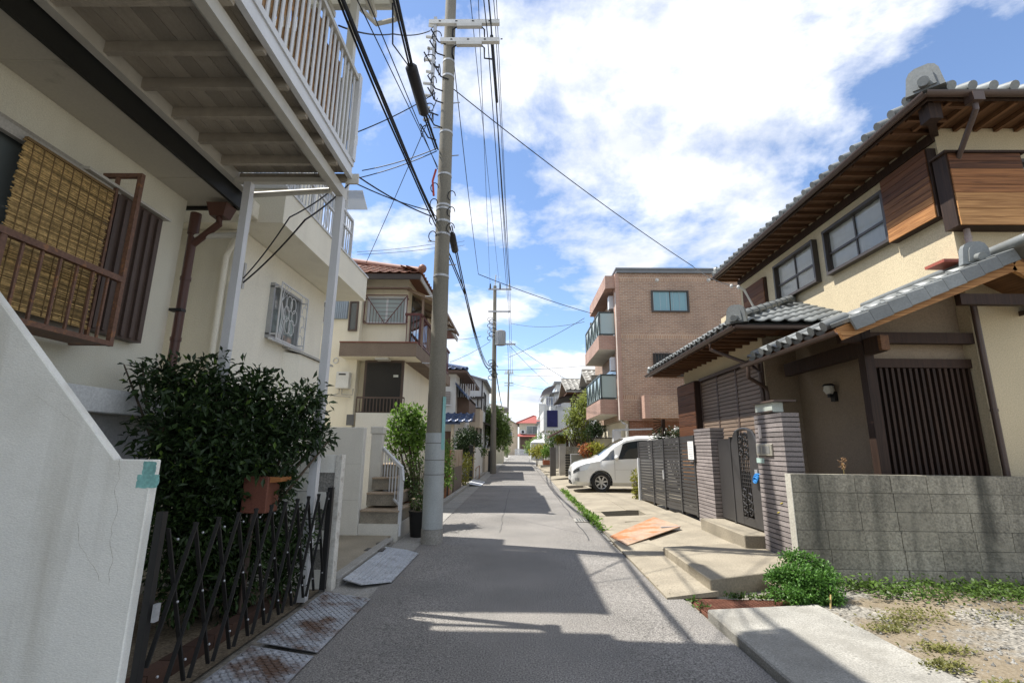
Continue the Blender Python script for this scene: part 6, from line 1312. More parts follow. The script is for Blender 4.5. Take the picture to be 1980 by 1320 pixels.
MB().bar((VX + .93, VYC - .5, VZ + 1.165), (VX + 1.02, VYC + .1, VZ + 1.25), .02, .015).build('wiper', dark_iron, van)
grl = MB().box(VX - .012, VX + .03, VYC - .42, VYC + .42, VZ + .50, VZ + .62).build('grille', M('grille_chrome', (.35, .36, .37), rough=.2, metal=.9), van)
for k in range(3): box('grille_bar', dark_iron, grl, VX - .016, VX - .0125, VYC - .41, VYC + .41, VZ + .515 + k * .035, VZ + .53 + k * .035)
box('number_plate', M('plate', (.7, .7, .68), rough=.5), van, VX - .022, VX - .0125, VYC - .16, VYC + .16, VZ + .36, VZ + .48)
box('intake', dark_iron, van, VX + .0, VX + .06, VYC - .40, VYC + .40, VZ + .22, VZ + .34)
tyre_m = M('tyre', (.02, .02, .02), rough=.85, var=.1); rim_m = M('rim', (.48, .48, .48), rough=.3, metal=.7, var=.02)
for s in (.95, 3.81):
    for sd__ in (-1, 1):
        c = V((VX + s, VYC + sd__ * .79, VZ + .318)); R0 = .318; prof = [(R0 - .11, -.095), (R0 - .02, -.10), (R0, -.08), (R0, .08), (R0 - .02, .10), (R0 - .11, .095)]
        rows = [[(c.x + r * math.cos(2 * math.pi * k / 28), c.y + sd__ * o, c.z + r * math.sin(2 * math.pi * k / 28)) for k in range(29)] for r, o in prof]
        wl_ = MB().grid(rows).build('wheel', tyre_m, van, smooth=True)
        rows = [[(c.x + r * math.cos(2 * math.pi * k / 28), c.y + sd__ * o, c.z + r * math.sin(2 * math.pi * k / 28)) for k in range(29)] for r, o in [(.212, .095), (.195, .085), (.19, .03), (.19, -.08)]]
        MB().grid(rows).build('rim', rim_m, wl_, smooth=True); MB().tube([c + V((0, sd__ * .01, 0)), c + V((0, sd__ * .02, 0))], .188, 24).build('brake_disc', dark_iron, wl_)
        for k in range(7):
            t = 2 * math.pi * k / 7 + .2; d_ = V((math.cos(t), 0, math.sin(t))); MB().bar(c + V((0, sd__ * .075, 0)) + d_ * .02, c + V((0, sd__ * .085, 0)) + d_ * .195, .05, .02, up=(0, 1, 0)).build('spoke', rim_m, wl_)
        MB().tube([c + V((0, sd__ * .07, 0)), c + V((0, sd__ * .095, 0))], .045, 12).build('hub', rim_m, wl_)
        if sd__ == -1 or True:
            rows = [[(c.x + r * math.cos(t), VYC + sd__ * yy, VZ + .33 + r * math.sin(t)) for t in [math.pi * k / 18 for k in range(-2, 21)]] for r, yy in [(.374, .848), (.374, .60)]]
            MB().grid(rows).build('wheel_liner', dark_iron, van)
# ------------------------------------------------------------------ brick apartment block
apt = thing('brick_apartment', 'three-storey brown brick-tiled apartment block with green-framed glass balconies', 'apartment block', (9, 24, 0))
AX, AY, AXR, AYB = 4.33, 20.5, 16, 27.8; atop = at(1300, 529, 'y', AY).z
bk = brickmat('tile_brick', (.37, .225, .145), (.265, .155, .10), (.42, .34, .27), .235, .075, .014); bk2 = brickmat('pink_brick', (.40, .25, .19), (.35, .21, .16), (.42, .30, .24), .235, .075, .010); bk_red = brickmat('red_brick', (.25, .10, .05), (.2, .075, .04), (.28, .18, .13), .235, .075, .012)
zb_ = at(1300, 812, 'y', AY).z
box('wall', bk, apt, AX, AXR, AY, AYB, zb_, atop); box('lower_wall', bk_red, apt, AX + .25, AXR, AY + .06, AYB, -.02, zb_ - .001)
box('corner_trim', bk2, apt, AX - .16, AX - .001, AY - .05, AY + .5, zb_, atop - .02); box('base_band', bk2, apt, AX - .0, AXR, AY - .03, AY - .001, zb_ - .04, zb_ + .02)
cp = box('coping', M('coping_slate', (.17, .18, .19), rough=.5), apt, AX - .1, AXR + .1, AY - .1, AYB, atop + .001, atop + .15); box('coping_lip', M('coping_slate2', (.20, .215, .23), rough=.45), cp, AX - .14, AXR + .1, AY - .14, AYB, atop + .151, atop + .22)
bks = brickmat('soldier_brick', (.40, .245, .15), (.31, .18, .115), (.50, .40, .31), .075, .235, .012)
for py_ in (539, 650, 770): p = at(1300, py_, 'y', AY); box('soldier_course', bks, apt, AX + .002, AXR, AY - .004, AY - .0005, p.z - .117, p.z + .117)
a, b = at(1258, 562, 'y', AY), at(1333, 604, 'y', AY); wa = window(apt, 'y', AY, a.x, b.x, b.z, a.z, -1, bronze, glassmat('teal_glass', (.20, .33, .34), .12, spec=.6), 2, fw=.06, dep=.08)
mb = MB()
for k in range(6): mb.box(a.x + .1 + k * .28, a.x + .11 + k * .28, AY - .035, AY - .033, b.z + .06, a.z - .06)
mb.build('blind_bar', galv, wa)
a, b = at(1262, 683, 'y', AY), at(1300, 712, 'y', AY); w4 = window(apt, 'y', AY, a.x, a.x + 1.5, a.z - 1.0, a.z, -1, bronze, glass_dark, 2, fw=.06, dep=.08)
for k in range(12): slat('grille_bar', bronze, w4, (a.x + .08 + k * .12, AY - .13, a.z - .5), (.03, .03, 1.0))
a = at(1256, 765, 'y', AY - .7); box('stair_wing', bk, apt, a.x, AXR, AY - .7, AY - .031, zb_ + .03, a.z + .02); box('wing_edge', bk2, apt, a.x - .22, a.x - .001, AY - .72, AY - .032, zb_ + .03, a.z + .03)
for px in (1271, 1371): p = at(px, 541, 'y', AY - .06); MB().tube([(p.x, AY - .1, p.z), (p.x, AY, p.z)], [.05, .09], 10).build('vent_cap', insul_m, apt)
# recessed street side and balconies
BX0 = at(1157, 640, 'y', AY + .4).x; by0, by1 = AY + .4, 25.4
box('parapet', bk2, apt, BX0 + .3, AX - .001, AY + .05, by1, at(1172, 557, 'y', AY + .05).z, at(1168, 533, 'y', AY + .05).z)
green_fr = M('green_frame', (.025, .04, .038), rough=.4, spec=.5); bglass = glassmat('balcony_glass', (.34, .42, .40), .22, spec=.6)
soff_w = M('soffit_white', (.62, .60, .54), rough=.8)
for (pxs, zs0, zs1, zg) in [((1155, 675), 0, 0, 0), ((1160, 800), 0, 0, 0)]:
    z0 = at(*pxs, 'y', by0).z; z1 = z0 + .62; zt_ = z0 + 1.72
    bb = MB().box(BX0, BX0 + .12, by0, by1, z0, z1).box(BX0 + .12, AX - .001, by0, by0 + .12, z0, z1).box(BX0 + .12, AX - .001, by1 - .12, by1, z0, z1).box(BX0 + .12, AX - .001, by0 + .12, by1 - .12, z0, z0 + .2)
    bo_ = bb.build('balcony', bk2 if False else bk2, apt); box('soffit', soff_w, bo_, BX0 + .02, AX - .01, by0 + .02, by1 - .02, z0 - .012, z0 - .001)
    fr = MB().box(BX0 + .03, BX0 + .09, by0, by1, zt_ - .06, zt_).box(BX0 + .03, BX0 + .09, by0, by1, z1 + .05, z1 + .09).box(BX0 + .09, AX - .05, by0 + .03, by0 + .08, zt_ - .06, zt_).box(BX0 + .09, AX - .05, by0 + .03, by0 + .08, z1 + .05, z1 + .09)
    npan = 4
    for k in range(npan + 1):
        y = by0 + .03 + (by1 - by0 - .06) * k / npan; fr.box(BX0 + .035, BX0 + .085, y - .03, y + .03, z1 + .001, zt_ - .061)
        if k < npan: y_2 = by0 + .03 + (by1 - by0 - .06) * (k + 1) / npan; fr.bar((BX0 + .04, y + .03, zt_ - .07), (BX0 + .04, (y + y_2) / 2, z1 + .1), .03, .05).bar((BX0 + .04, y_2 - .03, zt_ - .07), (BX0 + .04, (y + y_2) / 2, z1 + .1), .03, .05)
    fr.build('rail_frame', green_fr, bo_)
    for k in range(npan):
        y = by0 + .07 + (by1 - by0 - .06) * k / npan; box('glass_panel', bglass, bo_, BX0 + .06, BX0 + .07, y, y + (by1 - by0 - .06) / npan - .07, z1 + .1, zt_ - .065)
    box('glass_panel', bglass, bo_, BX0 + .1, AX - .08, by0 + .05, by0 + .06, z1 + .1, zt_ - .065)
    box('divider', M('divider_beige', (.50, .46, .36), rough=.7), bo_, BX0 + .25, AX - .01, by1 - .3, by1 - .26, z1 - .3, z0 + 2.3)
    box('balcony_door', glass_dark, bo_, AX - .02, AX - .002, by0 + .5, by1 - .6, z0 + .22, z0 + 2.2); box('air_unit', white_metal, bo_, AX - .35, AX - .03, by0 + .15, by0 + .5, z0 + 1.9, z0 + 2.5)
MB().tube([(AX - .13, AY + .06, atop - .9), (AX - .13, AY + .06, zb_ - .02), (AX - .02, AY - .02, zb_ - .15), (AX + .12, AY - .0, zb_ - .2), (AX + .12, AY - .0, .1)], .055, 10).build('downpipe', M('pipe_white', (.55, .53, .48), rough=.5), apt, smooth=True)
box('panel_wall', MATS['divider_beige'], apt, 3.5, 4.3, 23.2, 23.28, .1, 1.95); box('panel_frame', bronze, apt, 3.46, 4.34, 23.15, 23.19, 1.96, 2.0); box('panel_frame', bronze, apt, 3.44, 3.48, 23.15, 23.28, .1, 1.96)
box('utility_box', white_metal, apt, 4.0, 4.32, 21.1, 21.4, .1, 2.3); box('entry_wall', cream2, apt, 4.5, 4.57, AY + .2, 27, -.02, zb_ - .01)
tag(MB().bar(at(1187, 831, 'y', 18.9), at(1262, 829, 'y', 18.9), .04, .06).build('clothes_pole', galv), 'long grey metal pole above the van roof in front of the brick base', 'pole')
# ------------------------------------------------------------------ generic houses further off
def far_house(name, label, x0, x1, y0, y1, ze, wall, roofm, kind='hip', rise=1.4, ov=.5, wins=(), tiles=None, cat='house'):
    t = thing(name, label, cat, ((x0 + x1) / 2, (y0 + y1) / 2, 0)); box('wall', wall, t, x0, x1, y0, y1, -.02, ze)
    X0_, X1_, Y0_, Y1_ = x0 - ov, x1 + ov, y0 - ov, y1 + ov
    if kind == 'hip':
        h = min(X1_ - X0_, Y1_ - Y0_) / 2 - .01
        pts = [(X0_, Y0_, ze), (X1_, Y0_, ze), (X1_, Y1_, ze), (X0_, Y1_, ze), (X0_ + h, Y0_ + h, ze + rise), (X1_ - h, Y0_ + h, ze + rise), (X1_ - h, Y1_ - h, ze + rise), (X0_ + h, Y1_ - h, ze + rise)]
        r = MB().add(pts, [(0, 1, 5, 4), (1, 2, 6, 5), (2, 3, 7, 6), (3, 0, 4, 7), (4, 5, 6, 7), (0, 3, 2, 1)]).build('roof', roofm, t)
        for a_, b_ in ((0, 4), (1, 5)): MB().tube([V(pts[a_]) + V((0, 0, .05)), V(pts[b_]) + V((0, 0, .08))], .1, 8).build('hip_ridge', roofm, r, smooth=True)
    elif kind == 'gx':   # ridge along x (gable ends face the street)
        ym = (Y0_ + Y1_) / 2
        r = MB().prism([(X0_, Y0_, ze), (X0_, ym, ze + rise), (X0_, Y1_, ze), (X0_, Y1_, ze - .12), (X0_, ym, ze + rise - .14), (X0_, Y0_, ze - .12)], (X1_ - X0_, 0, 0)).build('roof', roofm, t)
        MB().prism([(x0, y0, ze), (x0, ym, ze + rise - .15), (x0, y1, ze)], (x1 - x0, 0, 0)).build('gable', wall, t); MB().tube([(X0_, ym, ze + rise + .04), (X1_, ym, ze + rise + .04)], .11, 8).build('ridge', roofm, r, smooth=True)
    elif kind == 'gy':   # ridge along the street
        xm = (X0_ + X1_) / 2
        r = MB().prism([(X0_, Y0_, ze), (xm, Y0_, ze + rise), (X1_, Y0_, ze), (X1_, Y0_, ze - .12), (xm, Y0_, ze + rise - .14), (X0_, Y0_, ze - .12)], (0, Y1_ - Y0_, 0)).build('roof', roofm, t)
        MB().prism([(x0, y0, ze), (xm, y0, ze + rise - .15), (x1, y0, ze)], (0, y1 - y0, 0)).build('gable', wall, t); MB().tube([(xm, Y0_, ze + rise + .04), (xm, Y1_, ze + rise + .04)], .11, 8).build('ridge', roofm, r, smooth=True)
    else: r = box('roof', roofm, t, X0_, X1_, Y0_, Y1_, ze + .001, ze + .25)
    if tiles:
        tw, side = tiles
        if kind == 'gx': tile_field(r, (X0_, Y0_ - .03, ze + .01), (1, 0, 0), (0, (Y1_ - Y0_) / 2, rise), int((X1_ - X0_) / tw), int(math.hypot((Y1_ - Y0_) / 2, rise) / .5), tw, .5, roofm, rise=.07, thick=.03)
        if kind == 'hip': tile_field(r, (X0_, Y0_ - .03, ze + .01), (1, 0, 0), (0, h, rise), int((X1_ - X0_) / tw), int(math.hypot(h, rise) / .5), tw, .5, roofm, clip=lambda c: (c.x - X0_) > (c.y - Y0_) and (X1_ - c.x) > (c.y - Y0_), rise=.07, thick=.03)
        if kind == 'gy': tile_field(r, (X0_ if side < 0 else X1_, Y0_, ze + .01), (0, 1, 0), ((X1_ - X0_) / 2 * -side, 0, rise), int((Y1_ - Y0_) / tw), 8, tw, .5, roofm, rise=.07, thick=.03)
    for (pl__, a0, a1, z0, z1, fm, gm) in wins:
        v_ = {'n': ('y', y0, -1), 'l': ('x', x0, -1), 'r': ('x', x1, 1)}[pl__]; window(t, v_[0], v_[1], a0, a1, z0, z1, v_[2], fm, gm, 2, fw=.06, dep=.08)
    return t, r
whitew = M('far_white', (.62, .62, .60), rough=.85, var=.06, fine=.03, streak=.15, scol=(.35, .33, .3)); greyw = M('far_grey_siding', (.52, .53, .54), rough=.8, var=.05, stripe=('z', .3, .04, (.36, .37, .38)))
beigew = M('far_beige', (.56, .48, .38), rough=.85, var=.06, streak=.15, scol=(.35, .3, .25)); yell = M('far_yellow', (.56, .52, .40), rough=.85, var=.05, streak=.12); redroof = M('red_roof', (.30, .085, .07), rough=.6, var=.08, stripe=('x', .45, .06, (.22, .06, .05)))
darkroof = M('slate_roof', (.22, .22, .22), rough=.6, var=.1); brn = M('far_brown', (.12, .08, .06), rough=.7, var=.1)
# L4 blue-tiled house
y4 = 24.6
a = at(905, 722, 'y', y4 - .8); x4 = at(882, 745, 'y', y4).x
h4, r4 = far_house('blue_tiled_house', 'white house with glossy blue roof tiles and a brown balcony', -8, x4, y4, 31.5, at(890, 718, 'y', y4).z, whitew, kawara_blue, 'hip', .9, .6, tiles=(.32, 1))
box('eave_soffit', brn, r4, -8.5, x4 + .58, y4 - .58, 31.9, at(890, 718, 'y', y4).z - .14, at(890, 718, 'y', y4).z - .01)
a, b = at(858, 757, 'y', y4), at(870, 782, 'y', y4); s4 = box('shutter', M('shutter_taupe', (.27, .25, .24), rough=.6, stripe=('z', .12, .3, (.2, .18, .17))), h4, a.x, b.x, y4 - .1, y4 - .001, b.z, a.z); box('shutter_sill', white_metal, s4, a.x - .1, b.x + .1, y4 - .16, y4 - .101, b.z - .06, b.z)
a, b = at(858, 806, 'y', y4 - 1.2), at(886, 820, 'y', y4 - 1.2)
lr4 = MB().prism([(a.x - 1.5, y4 - 1.3, b.z), (b.x + .1, y4 - 1.3, b.z), (b.x - .3, y4, b.z + .5), (a.x - 1.5, y4, b.z + .5)], (0, 0, .08)).build('lower_roof', kawara_blue, h4)
tile_field(lr4, (a.x - 1.2, y4 - 1.32, b.z + .08), (1, 0, 0), (0, 1.3, .5), 8, 3, .32, .45, kawara_blue, rise=.07, thick=.03)
box('porch_post', beigew, h4, b.x - .35, b.x - .22, y4 - 1.1, y4 - .97, -.02, b.z - .0); box('porch_post', beigew, h4, b.x - 1.1, b.x - .98, y4 - 1.1, y4 - .97, -.02, b.z); box('porch_door', brn, h4, b.x - 1.6, b.x - .5, y4 - .05, y4 - .001, -.02, b.z - .3)
a, b = at(877, 772, 'y', y4 - .2), at(899, 806, 'y', y4 - .2)
bb4 = MB().box(x4, -2.65, y4 + .6, y4 + .66, b.z, a.z + .2).box(-2.71, -2.65, y4 + .661, 29, b.z, a.z + .2).box(x4, -2.72, y4 + .66, 29, b.z, b.z + .12).build('balcony', brn, h4)
MB().prism([(x4, y4 - .3, at(885, 735, 'y', y4).z - .25), (-2.65, y4 - .3, at(885, 735, 'y', y4).z - .95), (-2.65, y4 - .3, at(885, 735, 'y', y4).z - .85), (x4, y4 - .3, at(885, 735, 'y', y4).z - .12)], (0, 6, 0)).build('balcony_roof', kawara_blue, h4)
for k in range(8): slat('rail_bar', white_metal, bb4, (x4 + .06 + k * .12, y4 + .63, a.z + .55), (.035, .035, .7))
window(h4, 'x', x4, 26, 28.5, b.z + .3, a.z + 1.5, 1, bronze, glass_mid, 2); 
# L5 grey siding house and its beige balcony
y5 = 34.0; x5 = at(933, 745, 'y', y5).x; ze5 = at(925, 735, 'y', y5).z
h5, r5 = far_house('grey_siding_house', 'pale grey siding house with dark trim and a beige box balcony', -9, x5, y5, 42, ze5, whitew, darkroof, 'gy', 1.0, .35, wins=[('r', 35.2, 37.0, ze5 - 2.0, ze5 - .7, bronze, glass_dark)])
box('trim_band', bronze, h5, -9, x5 + .2, y5 - .15, y5 - .001, at(925, 768, 'y', y5).z - .1, at(925, 768, 'y', y5).z + .05); box('corner_trim', bronze, h5, x5 - .06, x5 + .03, y5 - .06, y5 - .002, -.02, ze5)
a, b = at(905, 790, 'y', y5 - 1.2), at(928, 826, 'y', y5 - 1.2); bb5 = MB().box(a.x - 1.0, b.x, y5 - 1.5, y5 - .002, b.z, a.z).build('box_balcony', beigew, h5); MB().prism([(b.x + .002, y5 - 1.5, b.z), (b.x + .12, y5 - 1.3, b.z - .1), (b.x + .12, y5 - 1.3, a.z - .1), (b.x + .002, y5 - 1.5, a.z)], (0, 1.2, 0)).build('balcony_side', beigew, bb5)
box('balcony_cap', bronze, bb5, a.x - 1.05, b.x + .05, y5 - 1.55, y5 - .003, a.z + .001, a.z + .07)
MB().tube([(x5 - .3, y5 - .1, ze5 - 1.2), (x5 - .3, y5 - .1, .2)], .05, 8).build('downpipe', bronze, h5)
MB().prism([(x5, y5 + 1, 3.2), (x5 + 1.0, y5 + 1, 2.8), (x5 + 1.0, y5 + 1, 2.9), (x5, y5 + 1, 3.3)], (0, 3.5, 0)).build('carport_roof', bronze, h5)
# L6, L7 and the row beyond
h6, r6 = far_house('pale_yellow_house', 'pale yellow house behind the transformer pole and tree', -9, at(972, 800, 'y', 47).x, 47, 53, at(965, 790, 'y', 47).z, yell, darkroof, 'hip', .9, .5, wins=[('r', 48, 50, 3.6, 4.8, white_metal, glass_mid)])
y7 = 104; x7 = at(1001, 815, 'y', y7).x
h7, r7 = far_house('beige_gable_house', 'large beige rendered house with a long roof slope near the street end', -9, x7, y7, 114, 6.2, beigew, darkroof, 'gy', 2.4, .4, wins=[('n', -2.6, -1.6, 3.6, 4.6, white_metal, glass_mid)])
# red-roofed house closing the street
y9 = 100; a, b = at(1004, 815, 'y', y9), at(1052, 815, 'y', y9)
h9, r9 = far_house('red_roofed_house', 'pale house with red hipped roof closing the end of the street', a.x, b.x + 1.0, y9, 109, at(1020, 818, 'y', y9).z, yell, redroof, 'hip', 1.7, .6, wins=[('n', at(1018, 830, 'y', y9).x, at(1040, 830, 'y', y9).x, at(1025, 828, 'y', y9).z - 1.1, at(1025, 818.5, 'y', y9).z - .5, white_metal, glass_mid)])
p = at(1010, 842, 'y', y9); MB().prism([(a.x - .3, y9 - 1.4, p.z - .25), (b.x + .4, y9 - 1.4, p.z - .25), (b.x + .4, y9, p.z + .25), (a.x - .3, y9, p.z + .25)], (0, 0, .09)).build('porch_roof', redroof, h9); box('entrance', brn, h9, a.x + .2, a.x + 2.6, y9 - .06, y9 - .001, .1, p.z - .1)
box('air_unit', white_metal, h9, a.x + .2, a.x + 1.3, y9 - .5, y9 - .05, p.z + .4, p.z + 1.1); MB().tube([(a.x + .75, y9 - .51, p.z + .75), (a.x + .75, y9 - .53, p.z + .75)], .28, 14).build('fan', dark_iron, h9)
fe = thing('white_fence', 'low white picket fence in front of the red-roofed house', 'fence', (0.2, 97.8, 0))
for k in range(26): slat('picket', white_metal, fe, (-.9 + k * .11, 97.8, .65), (.07, .05, 1.2))
slat('rail', white_metal, fe, (.47, 97.85, 1.0), (3, .05, .08)); slat('rail', white_metal, fe, (.47, 97.85, .4), (3, .05, .08))
# ------------------------------------------------------------------ left-side fences and plants
FX = -2.12
rw = thing('stained_wall', 'brown rust-stained low wall with a dark panel, past the utility pole', 'wall', (FX, 16.8, 0)); stn = M('stained_concrete', (.34, .27, .19), rough=.9, var=.2, scale=3, fine=.12, streak=.6, scol=(.12, .06, .035), blotch=.6, bcol=(.20, .10, .06), bsc=2.2)
box('wall_body', stn, rw, FX - .12, FX, 15.2, 18.4, -.02, 1.40, bevel=.01); box('dark_panel', brown_metal, rw, FX + .001, FX + .03, 15.9, 18.0, .08, .85)
gp = thing('rusty_gate', 'narrow orange-brown rusted gate frame beside the stained low wall', 'gate', (FX, 14.8, 0))
for y in (14.35, 14.95): box('post', M('gate_orange', (.30, .13, .06), rough=.7, var=.2, fine=.1), gp, FX - .03, FX + .03, y, y + .06, .0, 1.32)
box('cap', MATS['gate_orange'], gp, FX - .05, FX + .05, 14.3, 15.06, 1.321, 1.40)
for k in range(5): slat('bar', dark_iron, gp, (FX, 14.47 + k * .1, .62), (.02, .03, 1.1))
gfce = thing('grey_board_fence', 'grey vertical board fence just beyond the utility pole', 'fence', (FX, 12.8, 0))
for k in range(14): slat('board', M('grey_board', (.26, .24, .20), rough=.85, var=.2, rnd=.3), gfce, (FX, 11.9 + k * .165, .55), (.02, .145, 1.1))
bg_ = thing('black_gate', 'tall black metal gate leaf standing open by the pale wall', 'gate', (FX, 21.6, 0)); box('leaf', dark_iron, bg_, FX - .02, FX + .02, 20.9, 22.3, .08, 1.6)
for k in range(8): slat('bar', dark_iron, bg_, (FX + .03, 21.0 + k * .17, .85), (.02, .03, 1.45))
pw = thing('pale_wall', 'pale smooth boundary wall before the transformer pole', 'wall', (FX, 25.5, 0)); box('wall_body', whitew, pw, FX - .14, FX, 23.0, 28.4, -.02, 1.5, bevel=.015); box('end_pier', stn, pw, FX - .2, FX + .02, 22.4, 22.99, -.02, 1.55)
tag(MB().tube([(-2.0, 22.9, .0), (-2.0, 22.9, .55), (-1.95, 24.2, .62), (-1.95, 24.2, .0)], .02, 6).build('hoop_rail', M('rail_rust', (.25, .12, .07), rough=.7)), 'small rusty tubular hoop rail in front of the pale wall', 'rail')
t = thing('ramp_plate', 'pale moulded gutter ramp lying before the black gate', 'ramp', (-1.75, 21.5, 0)); MB().prism([(-1.5, 19.6, .01), (-2.0, 19.5, .10), (-2.0, 21.9, .10), (-1.5, 21.8, .01)], (0, 0, .02)).build('plate', M('ramp_pale', (.6, .62, .65), rough=.5, var=.1), t)
for k in range(3): slat('gap', dark_iron, t, (-1.75, 20.1 + k * .6, .075), (.42, .04, .03), Matrix.Rotation(.18, 3, 'Y'))
for (y0, y1, h, lab) in [(30.2, 35, 1.4, 'low beige wall just past the transformer pole'), (36, 44, 1.5, 'low grey wall between the transformer pole and the street end')]:
    q = thing('boundary_wall', lab, 'wall', (FX, y0, 0)); box('wall_body', beigew if y0 < 33 else conc_gutter, q, FX - .14, FX, y0, y1, -.02, h); box('cap', conc_gutter, q, FX - .17, FX + .03, y0, y1, h + .001, h + .06)
def plant(name, label, cat, blobs, base, n, size, lm, shell=.3, tr=.05, nb=8, wid=.5, group=None):
    t = thing(name, label, cat, base, group); leaves('crown', lm, t, blobs, n, size, wid, shell); branches('trunk', bark, t, base, blobs, tr, nb, n); return t
def bpx(lst): return [(*at(px, py, 'y', yy), r, r, r * .85) for px, py, yy, r in lst]
plant('garden_tree', 'dense dark green garden tree in front of the grey siding house balcony', 'tree', bpx([(893, 850, 22.5, .5), (905, 843, 23, .55), (915, 850, 23.5, .5), (900, 866, 22.5, .5)]), (-2.9, 22.8, 0), 2200, .13, leaf_dark, .3, .07, 12)
plant('street_tree', 'green tree rising behind the transformer pole', 'tree', bpx([(950, 805, 38, .9), (962, 820, 38, 1.1), (960, 840, 38, 1.2), (967, 850, 38, .9), (960, 800, 38, .7), (970, 832, 38, .7)]), (-2.9, 38, 0), 5000, .22, leaf_far, .3, .12, 12)
plant('flower_shrub', 'small shrub with pale flowers on top of the low walls', 'shrub', bpx([(898, 905, 19, .35), (900, 890, 19.4, .4), (897, 925, 18.8, .3)]), (-2.1, 19.2, 0), 900, .08, leaf_yellow, .3, .02, 6)
plant('wall_top_plants', 'row of plants along the top of the pale wall', 'plants', bpx([(905, 868, 24.5, .35), (918, 868, 26, .35), (930, 872, 27.5, .4)]), (-2.3, 25.5, 1.2), 900, .11, leaf_mid, .3, .02, 6)
plant('corner_shrub', 'rounded green shrub at the base of the distant pole', 'shrub', bpx([(968, 862, 62, .9), (974, 870, 66, .9), (964, 868, 55, .7)]), (-2.4, 60, 0), 900, .25, leaf_far, .3, .05, 5)
plant('hedge_bush', 'round clipped bush before the red-roofed house', 'bush', bpx([(1028, 862, 88, 1.5), (1036, 866, 86, 1.5), (1040, 855, 88, 1.3), (1046, 850, 86, 1.2), (1024, 870, 88, 1.0)]), (3.0, 88, 0), 2600, .3, leaf_far, .4, .08, 6)
# ------------------------------------------------------------------ right side beyond the apartment
ra, rra = far_house('grey_gable_house', 'house with grey tiled gables and white walls just beyond the brick block', at(1092, 760, 'y', 32).x + .9, 14, 32, 37, at(1100, 757, 'y', 32).z, whitew, kawara_far, 'gx', 1.1, .9, tiles=(.33, 1), wins=[('l', 33, 35, 3.4, 5.0, bronze, glass_mid), ('n', at(1104, 800, 'y', 32).x, at(1112, 800, 'y', 32).x, 3.2, 4.8, bronze, glass_mid)])
box('soffit', wood_barge, rra, at(1092, 760, 'y', 32).x + .05, at(1092, 760, 'y', 32).x + 1.0, 31.2, 37.8, at(1100, 757, 'y', 32).z - .2, at(1100, 757, 'y', 32).z - .13)
MB().prism([(2.5, 31.5, 4.6), (4.2, 31.5, 5.1), (4.2, 31.5, 5.2), (2.5, 31.5, 4.7)], (0, 5, 0)).build('balcony_roof', wood_trim, ra)
rb2, rrb2 = far_house('brown_gable_house', 'narrow house with a grey tiled gable roof close behind the brick apartment', at(1128, 750, 'y', 29).x + .7, 13, 28.4, 31, at(1130, 740, 'y', 28.4).z, greyw, kawara_far, 'gx', .9, .7, tiles=(.33, 1))
cvy = 30.5; pr_ = thing('entrance_canopy', 'small dark tiled entrance canopy beside the garden tree', 'canopy', (3.3, 30.5, 0)); a, b = at(1073, 845, 'y', cvy), at(1130, 812, 'y', cvy)
MB().prism([(a.x - .4, cvy - .6, a.z - .05), (b.x, cvy - .6, b.z), (b.x, cvy - .6, b.z + .12), (a.x - .4, cvy - .6, a.z + .07)], (0, 1.8, 0)).build('roof', M('canopy_tile', (.20, .12, .10), rough=.6, var=.15), pr_); box('post', wood_trim, pr_, a.x + .7, a.x + .85, cvy, cvy + .15, .1, a.z + .1); box('door', M('canopy_door', (.30, .27, .22), rough=.6), pr_, a.x + 1.0, a.x + 1.9, cvy + .9, cvy + 1.0, .1, 2.1)
# laundry balcony house
y10 = 44; a, b = at(1059, 795, 'y', y10), at(1077, 828, 'y', y10)
lb2, lrb = far_house('white_balcony_house', 'white house with a laundry balcony and navy blanket over its rail', b.x - .2, 14, y10, 52, 6.4, whitew, darkroof, 'gy', 1.0, .3)
MB().box(a.x - .3, b.x + 1.2, y10 - .6, y10 - .5, b.z - .2, a.z).box(a.x - .4, a.x - .3, y10 - .6, 51, b.z - .2, a.z).box(a.x - .3, b.x, y10 - .499, 51, b.z - .2, b.z).build('balcony', whitew, lb2); box('post', white_metal, lb2, a.x - .3, a.x - .2, y10 - .6, y10 - .5, -.02, b.z - .21)
for k in range(7): slat('rail_bar', white_metal, lb2, (a.x - .35 + k * .2, y10 - .55, a.z + .6), (.05, .05, 1.2))
slat('rail', white_metal, lb2, (a.x + .4, y10 - .55, a.z + 1.2), (2.0, .06, .06)); slat('rail', white_metal, lb2, (a.x + .4, y10 - .55, a.z + .5), (2.0, .06, .06))
nb_ = tag(box('navy_blanket', M('navy_cloth', (.03, .03, .10), rough=.9, var=.2), None, a.x - .1, a.x + .85, y10 - .66, y10 - .601, b.z + .1, a.z + .05), 'navy blanket hung over the white laundry balcony', 'blanket')
aw2 = thing('balcony_canopy', 'mauve-grey curved canopy over the laundry balcony', 'canopy', (a.x, y10, 6)); rows = []
for k in range(7):
    t = k / 6 * 1.4; rows.append([(a.x - .6 + 1.6 * (1 - math.cos(t)), y10 - .8, a.z + 1.4 + .9 * math.sin(t)), (a.x - .6 + 1.6 * (1 - math.cos(t)), 50, a.z + 1.4 + .9 * math.sin(t))])
MB().grid(rows).build('sheet', M('mauve_sheet', (.24, .21, .24), rough=.5), aw2, smooth=True)
rg = random.Random(77)
